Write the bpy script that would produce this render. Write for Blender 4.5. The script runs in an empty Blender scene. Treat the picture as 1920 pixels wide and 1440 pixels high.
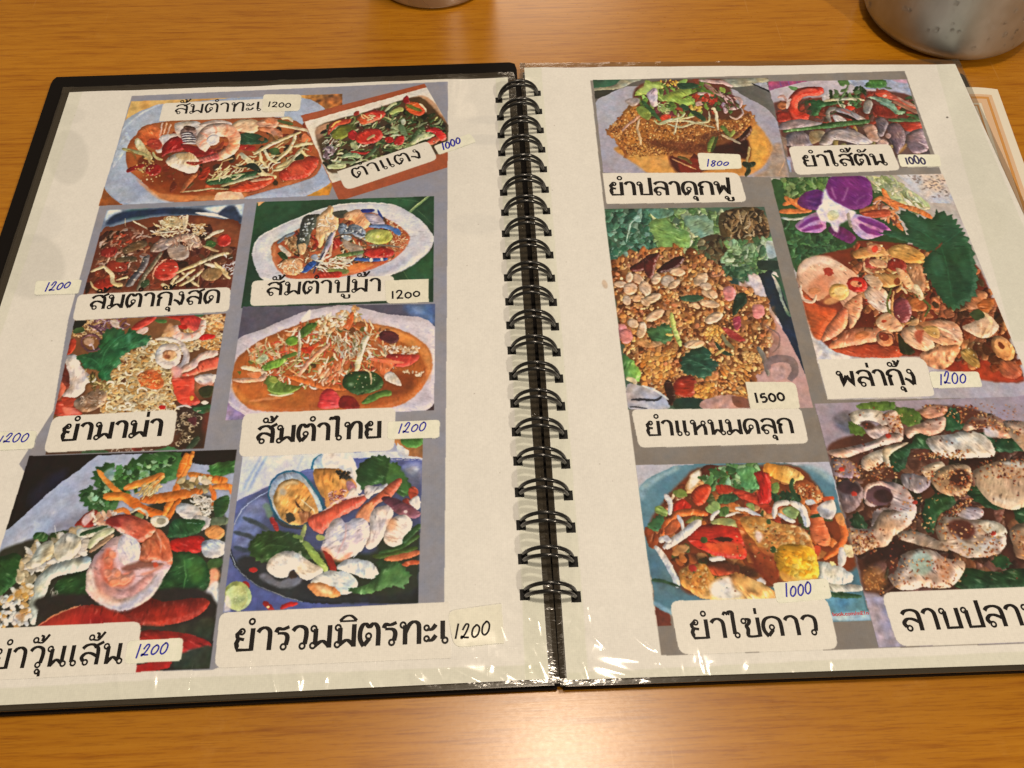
import bpy, math, random
import numpy as np
from mathutils import Matrix, Vector
from mathutils.geometry import tessellate_polygon

S = bpy.context.scene
COL = S.collection
MM = 0.001

# ------------------------------------------------------------------ camera (units: millimetres * MM; page plane is z = 0)
F_PX = 1626.2
RX, RY, RZ = 0.546, -0.0052, -0.0411
CAM = np.array([-20.26, -347.89, 296.22])

def rotm(rx, ry, rz):
    cx, sx, cy, sy, cz, sz = math.cos(rx), math.sin(rx), math.cos(ry), math.sin(ry), math.cos(rz), math.sin(rz)
    X = np.array([[1, 0, 0], [0, cx, -sx], [0, sx, cx]])
    Y = np.array([[cy, 0, sy], [0, 1, 0], [-sy, 0, cy]])
    Z = np.array([[cz, -sz, 0], [sz, cz, 0], [0, 0, 1]])
    return Z @ Y @ X
ROT = rotm(RX, RY, RZ)
cd = bpy.data.cameras.new('camera')
cam = bpy.data.objects.new('camera', cd)
COL.objects.link(cam)
m4 = Matrix([list(ROT[i]) + [CAM[i] * MM] for i in range(3)] + [[0, 0, 0, 1]])
cam.matrix_world = m4
cd.sensor_fit = 'HORIZONTAL'
cd.sensor_width = 36
cd.lens = F_PX / 1920 * 36
cd.clip_start = 0.01
cd.clip_end = 50
S.camera = cam

def W(pts, z=0.0):
    """points seen in the photograph -> places on the level surface at height z (mm)"""
    p = np.atleast_2d(np.asarray(pts, float))
    d = np.stack([(p[:, 0] - 960) / F_PX, -(p[:, 1] - 720) / F_PX, -np.ones(len(p))], 1) @ ROT.T
    t = (z - CAM[2]) / d[:, 2]
    return (CAM + d * t[:, None])[:, :2]

# ------------------------------------------------------------------ light: a dim warm dining room, lamps over the tables
world = bpy.data.worlds.new('World')
S.world = world
world.use_nodes = True
wn, wl = world.node_tree.nodes, world.node_tree.links
wt = wn.new('ShaderNodeTexCoord')
wz = wn.new('ShaderNodeTexNoise')      # the dim room around: walls, shelves and ceiling panels in soft tones
wz.inputs['Scale'].default_value = 2.2
wz.inputs['Detail'].default_value = 3
wl.new(wt.outputs['Generated'], wz.inputs['Vector'])
wr = wn.new('ShaderNodeValToRGB')
wr.color_ramp.elements[0].position, wr.color_ramp.elements[0].color = .36, (.22, .15, .09, 1)
wr.color_ramp.elements[1].position, wr.color_ramp.elements[1].color = .66, (1.9, 1.6, 1.25, 1)
wl.new(wz.outputs[0], wr.inputs[0])
wl.new(wr.outputs[0], wn['Background'].inputs[0])
wn['Background'].inputs[1].default_value = 0.17

def lamp(name, loc, size, power, color, target=(0, -0.15, 0)):
    l = bpy.data.lights.new(name, 'AREA')
    l.shape = 'DISK'
    l.size = size
    l.energy = power
    l.color = color
    o = bpy.data.objects.new(name, l)
    COL.objects.link(o)
    o.location = loc
    o.rotation_euler = (Vector(target) - Vector(loc)).to_track_quat('-Z', 'Y').to_euler()
    return o
# the lamp right over the table: mirrored in the varnish at the near edge
lamp('ceiling_lamp', (0.10, -0.09, 1.6), 0.17, 14, (1.0, 0.83, 0.635))
# lamps over the tables beyond and over the viewer's right shoulder (the latter throws the cups' shadow up and to the left)
lamp('ceiling_lamp', (0.2, 3.2, 1.7), 0.9, 17, (1.0, 0.82, 0.62))
lamp('ceiling_lamp', (1.3, -1.7, 1.6), 0.10, 24, (1.0, 0.84, 0.64))
S.view_settings.view_transform = 'Standard'
S.view_settings.look = 'None'
S.view_settings.exposure = 0
S.view_settings.gamma = 1
S.render.film_transparent = False

# ------------------------------------------------------------------ materials
def hexc(h):
    return np.array([int(h[i:i + 2], 16) / 255 for i in (0, 2, 4)])
def lin(c):
    c = np.asarray(c, float)
    return np.where(c <= 0.04045, c / 12.92, ((c + 0.055) / 1.055) ** 2.4)
PAPER_SEEN = lin(hexc('e2d3bd'))
PAPER_ALB = np.array([0.80, 0.79, 0.76])
def albedo(c):
    return np.clip(lin(c) / PAPER_SEEN * PAPER_ALB, 0.004, 0.92)

def mat(name, color=(.5, .5, .5), rough=.5, metal=0, **kw):
    m = bpy.data.materials.new(name)
    m.use_nodes = True
    b = m.node_tree.nodes['Principled BSDF']
    b.inputs['Base Color'].default_value = (*[float(v) for v in color], 1)
    b.inputs['Roughness'].default_value = rough
    b.inputs['Metallic'].default_value = metal
    for k, v in kw.items():
        b.inputs[k.replace('_', ' ')].default_value = v
    return m
def nodes(m):
    return m.node_tree.nodes, m.node_tree.links, m.node_tree.nodes['Principled BSDF']
def noise_node(N, L, vec, scale, detail=4, rough=.6):
    n = N.new('ShaderNodeTexNoise')
    n.inputs['Scale'].default_value = scale
    n.inputs['Detail'].default_value = detail
    n.inputs['Roughness'].default_value = rough
    L.new(vec, n.inputs['Vector'])
    return n
def mapping(N, L, scale=(1, 1, 1), rot=(0, 0, 0), loc=(0, 0, 0)):
    t = N.new('ShaderNodeTexCoord')
    mp = N.new('ShaderNodeMapping')
    mp.inputs['Scale'].default_value = scale
    mp.inputs['Rotation'].default_value = rot
    mp.inputs['Location'].default_value = loc
    L.new(t.outputs['Object'], mp.inputs[0])
    return mp.outputs[0]
def ramp(N, L, fac, stops):
    r = N.new('ShaderNodeValToRGB')
    e = r.color_ramp.elements
    while len(e) < len(stops):
        e.new(0.5)
    for k, (p, c) in enumerate(stops):
        e[k].position = p
        e[k].color = (*c, 1)
    L.new(fac, r.inputs[0])
    return r
def mixc(N, L, fac, a, b, mode='MIX'):
    x = N.new('ShaderNodeMix')
    x.data_type = 'RGBA'
    x.blend_type = mode
    for s, v in ((0, fac), (6, a), (7, b)):
        if hasattr(v, 'default_value'):
            L.new(v, x.inputs[s])
        else:
            x.inputs[s].default_value = v
    return x.outputs[2]
def bump(N, L, h, strength, dist, prev=None):
    b = N.new('ShaderNodeBump')
    b.inputs['Strength'].default_value = strength
    b.inputs['Distance'].default_value = dist
    L.new(h, b.inputs['Height'])
    if prev:
        L.new(prev, b.inputs['Normal'])
    return b.outputs[0]

# ------------------------------------------------------------------ objects
def link(name, me, parent=None, **props):
    o = bpy.data.objects.new(name, me)
    COL.objects.link(o)
    if parent:
        o.parent = parent
    for k, v in props.items():
        o[k] = v
    return o
def mesh(name, verts, faces, m=None, smooth=False):
    me = bpy.data.meshes.new(name)
    me.from_pydata([tuple(float(c) * MM for c in v) for v in verts], [], faces)
    if m:
        me.materials.append(m)
    if smooth:
        me.polygons.foreach_set('use_smooth', [True] * len(me.polygons))
    me.update()
    return me
def slab(name, outline, z1, z0, m, parent=None, holes=(), **props):
    """plate between z0 and z1 (mm) with an outline and optional holes, all in mm"""
    loops = [np.asarray(outline)] + [np.asarray(h) for h in holes]
    allp = np.vstack(loops)
    tris = tessellate_polygon([[Vector((p[0], p[1], 0)) for p in l] for l in loops])
    n = len(allp)
    v = [(p[0], p[1], z1) for p in allp] + [(p[0], p[1], z0) for p in allp]
    f = []
    for t in tris:
        a, b, c = (allp[i] for i in t)
        if (b[0] - a[0]) * (c[1] - a[1]) - (b[1] - a[1]) * (c[0] - a[0]) < 0:
            t = (t[0], t[2], t[1])
        f.append(tuple(t))
        f.append((t[0] + n, t[2] + n, t[1] + n))
    s = 0
    for l in loops:
        k = len(l)
        ar = sum(l[i][0] * l[(i + 1) % k][1] - l[(i + 1) % k][0] * l[i][1] for i in range(k))
        inner = l is not loops[0]
        for i in range(k):
            a, b = s + i, s + (i + 1) % k
            q = (a, a + n, b + n, b)
            if (ar < 0) != inner:
                q = q[::-1]
            f.append(q)
        s += k
    return link(name, mesh(name, v, f, m), parent, **props)
def rounded(pts, r, n=5):
    """round the corners of an outline"""
    p = np.asarray(pts, float)
    out = []
    k = len(p)
    for i in range(k):
        a, b, c = p[i - 1], p[i], p[(i + 1) % k]
        rr = r[i] if hasattr(r, '__len__') else r
        if rr <= 0:
            out.append(b)
            continue
        u = (a - b) / np.linalg.norm(a - b)
        w = (c - b) / np.linalg.norm(c - b)
        for t in np.linspace(0, 1, n):
            out.append((1 - t) ** 2 * (b + u * rr) + 2 * t * (1 - t) * b + t * t * (b + w * rr))
    return np.array(out)

# ------------------------------------------------------------------ printed artwork: a small painter that draws the printed food pictures
RES = 5.0            # print dots per mm
RNG = np.random.default_rng(7)
random.seed(5)
def blur(a, r):
    r = int(max(1, r))
    for ax in (0, 1):
        p = np.pad(a, [(r + 1, r) if i == ax else (0, 0) for i in range(a.ndim)], mode='edge')
        c = np.cumsum(p, axis=ax, dtype=np.float64)
        n = a.shape[ax]
        hi = np.take(c, range(2 * r + 1, 2 * r + 1 + n), axis=ax)
        lo = np.take(c, range(0, n), axis=ax)
        a = (hi - lo) / (2 * r + 1)
    return a
def zblur(a, r):
    r = int(max(1, r))
    a = np.pad(a, r)
    return blur(a, r)[r:-r, r:-r]
def noise_tile(sz, r):
    a = RNG.standard_normal((sz, sz))
    if r:
        a = blur(blur(np.pad(a, 3 * r, mode='wrap'), r), r)[3 * r:-3 * r, 3 * r:-3 * r]
    return a / a.std()
TS = 1024
NF = noise_tile(TS, 1) * .6 + noise_tile(TS, 0) * .2
NM = noise_tile(TS, 4)
NC = noise_tile(TS, 14)
def streaks(ang):
    a = RNG.standard_normal((TS, TS))
    n = 9
    acc = np.zeros_like(a)
    for k in range(-n, n + 1):
        acc += np.roll(np.roll(a, int(round(k * math.sin(ang))), 0), int(round(k * math.cos(ang))), 1) * (1 - abs(k) / (n + 1))
    acc = blur(np.pad(acc, 3, mode='wrap'), 1)[3:-3, 3:-3]
    return acc / acc.std()
NS = [streaks(math.pi * k / 6) for k in range(6)]
class Page:
    def __init__(self, x0, x1, y0, y1):
        self.x0, self.x1, self.y0, self.y1 = x0, x1, y0, y1
        self.w, self.h = int((x1 - x0) * RES), int((y1 - y0) * RES)
        self.cv = np.zeros((self.h, self.w, 3)) + hexc('e1d4c0')
        self.clip = np.ones((self.h, self.w), bool)
        self.hgt = np.zeros((self.h, self.w))
LEFT = Page(-250, 2, -292, 22)
RIGHT = Page(-2, 250, -292, 26)
pg = LEFT
OX = OY = 0.0
SC = 1.0
def at_page(p):
    global pg
    pg = p
def g(ox, oy, s):
    global OX, OY, SC
    OX, OY, SC = ox, oy, s
def arr(pts):
    if isinstance(pts, str):
        pts = [float(v) for v in pts.split()]
        return np.array(pts).reshape(-1, 2)
    return np.asarray(pts, float).reshape(-1, 2)
def tocv(pts):
    w = W(arr(pts) / SC + [OX, OY])
    return np.stack([(w[:, 0] - pg.x0) * RES, (pg.y1 - w[:, 1]) * RES], 1)
def raster(poly):
    """even-odd fill of a polygon in print dots -> mask, row, column"""
    x0, y0 = np.floor(poly.min(0)).astype(int) - 1
    x1, y1 = np.ceil(poly.max(0)).astype(int) + 2
    x0, y0, x1, y1 = max(x0, 0), max(y0, 0), min(x1, pg.w), min(y1, pg.h)
    if x1 <= x0 or y1 <= y0:
        return None
    w, h = x1 - x0, y1 - y0
    T = np.zeros((h, w + 1), np.int32)
    q = np.roll(poly, -1, 0)
    for (ax, ay), (bx, by) in zip(poly, q):
        if ay == by:
            continue
        if ay > by:
            ax, ay, bx, by = bx, by, ax, ay
        r0, r1 = max(int(math.ceil(ay - .5)), y0), min(int(math.ceil(by - .5)), y1)
        if r1 <= r0:
            continue
        ys = np.arange(r0, r1)
        xs = ax + (ys + .5 - ay) * (bx - ax) / (by - ay)
        xi = np.clip(np.ceil(xs - .5).astype(int) - x0, 0, w)
        np.add.at(T, (ys - y0, xi), 1)
    M = (np.cumsum(T, 1)[:, :w] & 1).astype(bool)
    M &= pg.clip[y0:y1, x0:x1]
    return (M, y0, x0) if M.any() else None
def fill(M, y0, x0, c, c2=None, vol=0., nz=.06, nm=.06, a=1., ga=60, spec=.13, soft=0, lx=-.55, ly=-.8):
    h, w = M.shape
    reg = pg.cv[y0:y0 + h, x0:x0 + w]
    c = hexc(c) if isinstance(c, str) else np.asarray(c)
    oy, ox = random.randrange(TS), random.randrange(TS)
    iy, ix = (np.arange(h) + oy) % TS, (np.arange(w) + ox) % TS
    nf, nmid = NF[np.ix_(iy, ix)], NM[np.ix_(iy, ix)]
    big = M.sum()
    if c2 is None and vol and big > 120:
        c2 = np.clip(c * np.array([.82, .77, .74]), 0, 1)
    col = np.broadcast_to(c, (h, w, 3)).astype(float)
    if c2 is not None:
        c2 = hexc(c2) if isinstance(c2, str) else c2
        yy, xx = np.mgrid[0:h, 0:w]
        r = math.radians(ga)
        t = (xx / max(w, 2) - .5) * math.cos(r) + (yy / max(h, 2) - .5) * math.sin(r)
        t = np.clip(t / (abs(math.cos(r)) + abs(math.sin(r))) + .5 + .22 * NC[np.ix_(iy, ix)] * min(1, h / 60), 0, 1)[..., None]
        col = col * (1 - t) + c2 * t
    q = 1 if big < 9000 else .3
    k = 1 + nz * .7 * q * nf + nm * q * nmid
    if big > 60 and nz > .015:
        jy, jx = (iy + 317) % TS, (ix + 129) % TS
        tint = NM[np.ix_(jy, jx)] * .6 + NC[np.ix_(jy, jx)]
        col = col * (1 + (.035 * q * tint)[..., None] * np.array([1, .2, -.9]))
    if vol and big > 250:      # fibres and wet glints
        st = NS[random.randrange(6)][np.ix_((iy + 55) % TS, (ix + 77) % TS)]
        k = k + .045 * st * min(1, vol * 1.6) * (1 if big < 12000 else .5)
        if spec:
            gl = np.clip(st + nmid * .6 - 1.75, 0, 1) * min(1, vol * 1.5) * .24 * (1 if big < 12000 else .4)
            col = col + (np.array([1, .95, .86]) - col) * gl[..., None]
            dk = np.clip(-st + nmid * .5 - 1.7, 0, 1) * .3 * min(1, vol * 1.5)
            col = col * (1 - dk[..., None])
    if vol:
        r = min(max(1, int(.15 * math.sqrt(big))), 10)
        B = zblur(zblur(M.astype(float), r), max(1, r // 2))
        gy, gx = np.gradient(B) if min(h, w) > 1 else (0, 0)
        e = (gx * lx + gy * ly) * -1
        e = -e * r * 2
        k = k * np.clip(1 + .56 * vol * (e * .95 - .14 * (1 - np.clip(B * 1.15, 0, 1))), .25, 1.7)
    col = col * k[..., None]
    if spec and vol:
        s = np.clip((e - .25) * 3, 0, 1) * spec
        col = col + (np.array([1, .96, .9]) - col) * (s * np.clip(nf * .5 + .6, 0, 1))[..., None]
    A = M.astype(float)
    if soft:
        A = zblur(A, soft) * pg.clip[y0:y0 + h, x0:x0 + w]
    A = (A * a)[..., None]
    reg[:] = reg * (1 - A) + np.clip(col, 0.02, 1) * A
def smooth(p, closed=True, n=5):
    k = len(p)
    if k < 3:
        return p
    out = []
    rng = range(k) if closed else range(k - 1)
    for i in rng:
        if closed:
            a, b, c, d = p[i - 1], p[i], p[(i + 1) % k], p[(i + 2) % k]
        else:
            a, b, c, d = p[max(i - 1, 0)], p[i], p[i + 1], p[min(i + 2, k - 1)]
        for t in np.arange(n) / n:
            out.append(.5 * ((2 * b) + (c - a) * t + (2 * a - 5 * b + 4 * c - d) * t * t + (3 * b - a - 3 * c + d) * t ** 3))
    if not closed:
        out.append(p[-1])
    return np.array(out)
def shape(pts, c, sh=0, **k):
    q = tocv(pts)
    if sh:
        r = raster(q + np.array([.35, .8]) * sh * RES * .35)
        if r:
            fill(*r, '2a1608', a=.28, soft=2)
    r = raster(q)
    if r:
        fill(*r, c, **k)
def P(c, pts, s=1, jag=0, **k):
    p = arr(pts)
    if s:
        p = smooth(p)
    if jag:
        p = p + RNG.normal(0, jag, p.shape)
    shape(p, c, **k)
def E(c, x, y, rx, ry=None, an=0, **k):
    ry = rx if ry is None else ry
    t = np.linspace(0, 2 * np.pi, max(8, min(28, int(rx / 3) + 8)), endpoint=False)
    r = math.radians(an)
    cx, sy = rx * np.cos(t), ry * np.sin(t)
    shape(np.stack([x + cx * math.cos(r) - sy * math.sin(r), y + cx * math.sin(r) + sy * math.cos(r)], 1), c, **k)
def ribbon(p, w, taper=.35, w2=None):
    p = np.asarray(p, float)
    d = np.gradient(p, axis=0)
    d /= np.linalg.norm(d, axis=1)[:, None] + 1e-9
    n = np.stack([-d[:, 1], d[:, 0]], 1)
    t = np.linspace(0, 1, len(p))
    ww = (w if w2 is None else w + (w2 - w) * t) * (1 - (1 - taper) * np.abs(2 * t - 1) ** 4) / 2
    return np.vstack([p + n * ww[:, None], (p - n * ww[:, None])[::-1]])
def L(c, w, pts, taper=.35, w2=None, **k):
    shape(ribbon(smooth(arr(pts), False), w, taper, w2), c, **k)
def inside(p, poly):
    x, y = p
    r = False
    for (ax, ay), (bx, by) in zip(poly, np.roll(poly, -1, 0)):
        if (ay > y) != (by > y) and x < (bx - ax) * (y - ay) / (by - ay) + ax:
            r = not r
    return r
def C(kind, n, region, cols, l=30, w=8, ang=(0, 180), sh=.6, vol=.5, bend=.25, **k):
    """scatter n strands / grains / chunks / dots / leaves over a region"""
    reg = arr(region)
    lo, hi = reg.min(0), reg.max(0)
    cols = cols.split()
    if kind in 'clsn' and n >= 12:
        n, l, w = int(n * 1.7), l * .76, w * .76
    done = 0
    while done < n:
        p = lo + (hi - lo) * RNG.random(2)
        if not inside(p, reg):
            continue
        done += 1
        c = hexc(random.choice(cols)) * random.uniform(.86, 1.1)
        a = math.radians(random.uniform(*ang))
        ll = l * random.uniform(.6, 1.3)
        ww = w * random.uniform(.7, 1.3)
        d = np.array([math.cos(a), math.sin(a)])
        nn = np.array([-d[1], d[0]])
        if kind == 's':
            b = random.uniform(-bend, bend) * ll
            q = smooth(np.array([p - d * ll / 2, p + nn * b, p + d * ll / 2]), False, 4)
            shape(ribbon(q, ww, .4), c, sh=sh, vol=vol, **k)
        elif kind == 'n':       # noodle curl
            t = np.linspace(0, random.uniform(2, 5), 9)
            rr = ll * .35
            q = p + np.stack([np.cos(t + a) * rr, np.sin(t + a) * rr * .7], 1)
            shape(ribbon(q, ww, .8), c, sh=sh, vol=vol, **k)
        elif kind == 'd':
            t = np.linspace(0, 2 * np.pi, 7, endpoint=False)
            shape(p + np.stack([np.cos(t) * ww, np.sin(t) * ww], 1), c, sh=sh, vol=vol, **k)
        elif kind == 'g':
            t = np.linspace(0, 2 * np.pi, 9, endpoint=False)
            shape(p + np.outer(np.cos(t) * ll / 2, d) + np.outer(np.sin(t) * ww / 2, nn), c, sh=sh, vol=vol, **k)
        elif kind in 'cl':
            m = 7 if kind == 'c' else 12
            t = np.linspace(0, 2 * np.pi, m, endpoint=False)
            rj = 1 + RNG.uniform(-.3, .3, m)
            shape(smooth(p + np.outer(np.cos(t) * ll / 2 * rj, d) + np.outer(np.sin(t) * ww / 2 * rj, nn), True, 2 if kind == 'l' else 3), c, sh=sh, vol=vol, **k)
def LF(c, pts, c2=None, jag=7, veins=(), vc='5f9060', vw=4, **k):
    """a cut herb leaf: toothed outline, veins, mottled body"""
    p = smooth(arr(pts), True, 4)
    n = len(p)
    cen = p.mean(0)
    u = (p - cen) / (np.linalg.norm(p - cen, axis=1)[:, None] + 1e-6)
    p = p + u * (np.where(np.arange(n) % 2 == 0, 1, -.6) * jag)[:, None] + RNG.normal(0, jag * .2, p.shape)
    shape(p, c, c2=c2, sh=1, vol=.5, nm=.12, **k)
    for v in veins:
        L(vc, vw, v, a=.55, taper=.2)
def SHR(pts, w, w2, c, c2, seg=7, band='e8744a', tail=None, ba=.45):
    """a curled prawn: thick tapering body with bands"""
    q = smooth(arr(pts), False, 8)
    shape(ribbon(q, w, .75, w2), c, c2=c2, sh=1.5, vol=.9, spec=.35, nm=.08)
    n = len(q)
    for i in range(1, seg):
        j = int(i * n / seg)
        d = q[min(j + 1, n - 1)] - q[j - 1]
        d = d / (np.linalg.norm(d) + 1e-6)
        nn = np.array([-d[1], d[0]])
        ww = (w + (w2 - w) * i / seg) * .42
        L(band, w * .13, [*(q[j] + nn * ww), *(q[j] + d * w * .12), *(q[j] - nn * ww)], a=ba, soft=1)
def clip_to(px):
    """following paint stays within this outline (photo pixels)"""
    global OX, OY, SC
    pg.clip[:] = True
    if px is None:
        return
    s = (OX, OY, SC)
    OX, OY, SC = 0, 0, 1
    r = raster(tocv(px))
    OX, OY, SC = s
    pg.clip[:] = False
    M, y, x = r
    pg.clip[y:y + M.shape[0], x:x + M.shape[1]] = M
# ------------------------------------------------------------------ outlines of the printed pieces, as they lie on the two pages
PH = {  # food pictures
 'L1': [(246,190),(642,176),(640,300),(617,366),(185,386)],
 'L2': [(564,217),(796,157),(841,235),(839,314),(636,377)],
 'L3': [(200,394),(458,382),(432,545),(156,553)],
 'L4': [(482,379),(814,368),(812,566),(452,578)],
 'L5': [(140,601),(424,588),(382,841),(85,853)],
 'L6': [(455,575),(816,570),(814,769),(423,788)],
 'L7': [(55,855),(444,843),(393,1254),(254,1260),(-62,1266),(0,1030)],
 'L8': [(456,845),(480,826),(793,822),(784,1131),(418,1148)],
 'R1': [(1112,150),(1440,146),(1480,334),(1131,324)],
 'R2': [(1439,153),(1700,149),(1752,312),(1481,323)],
 'R3': [(1444.6,334),(1767,326),(1942,745),(1551,750)],
 'R4': [(1133,392),(1433,388),(1525,765),(1178,768)],
 'R5': [(1192,872),(1555,866),(1634,1164),(1231,1174)],
 'R6': [(1527,757),(1990,741),(2105,1200),(1647,1214)],
}
BACK_L = [(247,180),(840,153),(833,1127),(400,1256),(393,1255),(42,862),(100,770),(125,600),(187,386)]
BACK_L = [(247,180),(840,153),(838,560),(833,1129),(784,1131),(600,1180),(398,1256),(300,1258),(36,870),(100,770),(128,600),(187,386)]
BACK_R = [(1107,151),(1696,133),(1766,328),(1930,745),(2090,1201),(1240,1229),(1190,860),(1133,392)]

def strands(reg, n, cols='e8d9a8 f0e2b4 d8c48a e4c890', l=90, w=11, ang=(0,180), **k):
    C('s', n, reg, cols, l, w, ang, **k)

# ---- L1: papaya salad with prawns on a pale blue plate
def dish_L1():
    at_page(LEFT); g(180,140,4); clip_to(PH['L1'])
    P('d9b067','150 120 1900 120 1900 1000 0 1000',0,c2='b8762e',nm=.1)
    P('a5612c','0 820 200 820 220 1000 0 1000',0,c2='7a3f18')
    P('b4803c','1500 130 1860 130 1860 330 1700 260',0,c2='8a4f22',nm=.2)
    P('dca23c','1480 920 1780 790 1770 920',0,c2='c07820')
    P('aab6c6','235 330 420 240 600 215 1250 160 1560 175 1720 260 1830 420 1820 640 1770 800 1620 890 1450 950 1000 1000 300 990 150 940 60 830 110 620 180 430',c2='9da5b8',vol=.15,nm=.04)
    P('c2cbd6','160 560 230 430 260 520 200 600 130 700',c2='aeb9c8')
    L('c6d0dc',12,'120 620 190 430 330 300 480 225',a=.7,soft=2,taper=.8); L('8c98a8',10,'65 835 150 940 300 990',a=.7,soft=1,taper=.8)
    P('b2602c','230 560 300 450 420 370 800 330 1440 330 1610 470 1690 600 1680 700 1600 780 1300 870 1130 915 1000 940 700 965 520 940 420 870 330 790 240 700',c2='8a3c18',vol=.3,sh=1)
    P('6a2a12','330 620 900 560 1100 700 900 860 600 900 420 780',c2='8c3c16',soft=3)
    P('d98a4a','300 780 420 860 560 900 1000 905 1120 880 1100 930 900 950 540 950 400 880',a=.7,soft=3)
    C('c',60,'270 480 1600 380 1640 720 1200 860 500 860',' 7a2a14 a43a1c c4552c 52301a 6b4a22 3a2a14',80,50)
    E('d9743a',400,450,95,75,-20,c2='a83c1c',vol=.6)
    for p in ('500 360 480 470','560 370 530 470','535 360 505 450'): L('ecc0a0',34,p,vol=.6,sh=1)
    P('d8d2cc','480 470 560 445 640 450 560 500 500 580 450 570',vol=.5)
    P('a01c18','500 540 560 480 650 460 680 520 640 570 540 590 500 620',c2='7a1010',vol=.7,spec=.3)
    P('9a1a14','640 520 760 540 900 570 820 620 700 600',c2='70100c',vol=.6)
    E('c4402a',440,520,60,40,20,vol=.5)
    L('dccfa0',60,'300 480 350 560 420 640',vol=.7,sh=1,c2='b89a60')
    L('b8b070',26,'200 555 300 580 400 610',vol=.6,sh=1); L('c8c488',22,'430 580 450 620 500 640',vol=.6)
    strands('250 580 420 560 500 700 300 740',10,'c8a868 d8c080 a87838',70,14)
    E('a81a16',430,715,60,45,-10,vol=.7,spec=.4); L('8a1414',36,'225 730 290 700 360 680',vol=.6)
    C('d',26,'250 640 480 660 520 800 340 800','e8c070 d89a50 f0d8a0',8,6)
    # squid and shellfish at the top
    P('e0d4c8','590 370 760 350 820 430 780 470 640 480',vol=.6); P('e4cfc0','780 370 900 340 1010 360 1000 410 850 420 800 400',vol=.7)
    P('a08478','640 420 690 385 740 400 760 470 800 480 780 520 700 520 640 480',vol=.7,sh=1)
    for i in range(5): L('3a3034',9,f'{640+i*4} {440+i*17} {690+i*6} {432+i*18} {735+i*10} {452+i*14}'); L('d8d4d4',9,f'{640+i*4} {450+i*17} {690+i*6} {442+i*18} {735+i*10} {460+i*14}')
    E('4a3028',700,402,45,20,10,vol=.5)
    P('ecd0a8','1020 370 1100 335 1210 345 1230 400 1180 440 1090 430 1030 410',c2='d8a070',vol=.8,sh=1)
    P('e8b090','1210 350 1340 330 1370 360 1340 400 1240 400',vol=.7); E('e08858',1310,345,50,25,10,vol=.5)
    L('e8d8b0',22,'1360 380 1500 400 1620 430',vol=.5); L('506030',24,'1360 345 1420 360 1480 370'); L('e8d0a0',22,'1390 330 1440 325 1480 350',vol=.5)
    P('205030','1070 450 1180 440 1290 490 1240 520 1060 520',c2='163a22',vol=.3)
    P('e89060','1220 390 1340 400 1400 440 1380 480 1300 440 1230 420',vol=.6); L('e8a078',40,'1310 400 1360 470 1400 480',vol=.5)
    L('a82418',40,'1060 540 1130 550 1200 550',vol=.6)
    P('d87848','1560 440 1610 480 1600 500 1540 500',soft=1)
    C('c',14,'1230 480 1500 450 1600 600 1350 700',' 7a4a24 a06a34 3c3a1c b88848',60,40)
    # prawn
    SHR('850 545 800 500 850 430 960 415 1030 450 1030 540 960 600 900 625',120,70,'f0cdb4','e09a74',9)
    SHR('920 610 830 635 740 655 690 660',60,22,'e89a80','b84a44',3)
    E('e8e0dc',880,490,50,40,-20,vol=.5); P('7a2a18','890 560 950 500 940 470 960 520 900 580',a=.8)
    P('ead8bc','525 640 600 590 700 585 770 640 760 720 690 740 600 710 540 680',c2='d4b080',vol=.8,sh=1.5,spec=.2); P('f0e6d4','560 680 640 670 760 700 700 738 620 710',soft=2,a=.8); P('c89c58','600 600 700 590 740 630 640 640',soft=2,a=.6)
    L('a83424',24,'680 658 740 668 800 655',vol=.5)
    # shredded papaya, right
    C('s',26,'930 600 1280 560 1560 460 1600 560 1350 760 900 780','e8dca8 dcc88c f0e6c0 d8b878',110,15,(-70,20),sh=1)
    for p,w in (('1180 600 1320 520 1540 430',26),('1080 590 1160 660 1260 750 1350 770',44),('1340 650 1450 560 1510 430',26),('1350 700 1480 640 1540 560',36),('1320 720 1440 690 1500 620 1530 580',30),('1410 800 1400 730 1440 690 1490 640',20),('1260 560 1300 630 1360 660',26),('1540 560 1570 600 1620 620',18),('1230 570 1240 640 1290 700',20),('1480 540 1560 520 1640 515',22)):
        L('ebe0b0',w,p,vol=.7,sh=1.2,c2='d2bc80')
    P('c83a20','1370 740 1440 690 1480 650 1550 640 1600 610 1670 630 1650 700 1580 770 1480 790 1400 790',c2='9a2416',vol=.7,spec=.3,sh=1)
    P('e06038','1450 700 1540 670 1560 740 1460 760',soft=2,a=.6,vol=.4)
    P('1f2a1a','1110 690 1180 660 1240 720 1220 740 1150 700'); P('3a5a2a','1300 560 1360 550 1370 590 1320 600'); P('24301a','1490 640 1540 590 1560 630')
    P('2c5a2c','820 800 900 770 1180 725 1190 760 1000 810 860 830',c2='1c4420',vol=.6,sh=1); L('a8b870',12,'830 800 950 765 1120 745')
    L('c9c795',20,'930 840 1060 800 1240 755',vol=.6,sh=1); L('ddd098',12,'630 880 760 870 860 855 990 860',vol=.6,sh=1)
    L('c06838',34,'640 880 700 800 760 740',vol=.6,sh=1); L('b03018',60,'770 780 820 740 830 690',vol=.7); 
    strands('820 740 1100 700 1080 770 860 790',14,l=80,w=13,ang=(-60,10))
    P('d04820','990 860 1100 810 1200 790 1240 760 1330 770 1310 820 1200 870 1080 880',c2='a02a14',vol=.7,spec=.3,sh=1); L('e8b080',20,'1160 800 1230 790 1320 780',vol=.6)
    P('f0c8a0','880 940 905 885 1000 875 1095 880 1120 945',0,c2='e4b490')
    C('d',50,'300 500 1600 450 1600 750 600 860','f0d8a0 e8c080 c85a2c 4a6a2c',8,4,a=.8)

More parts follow.
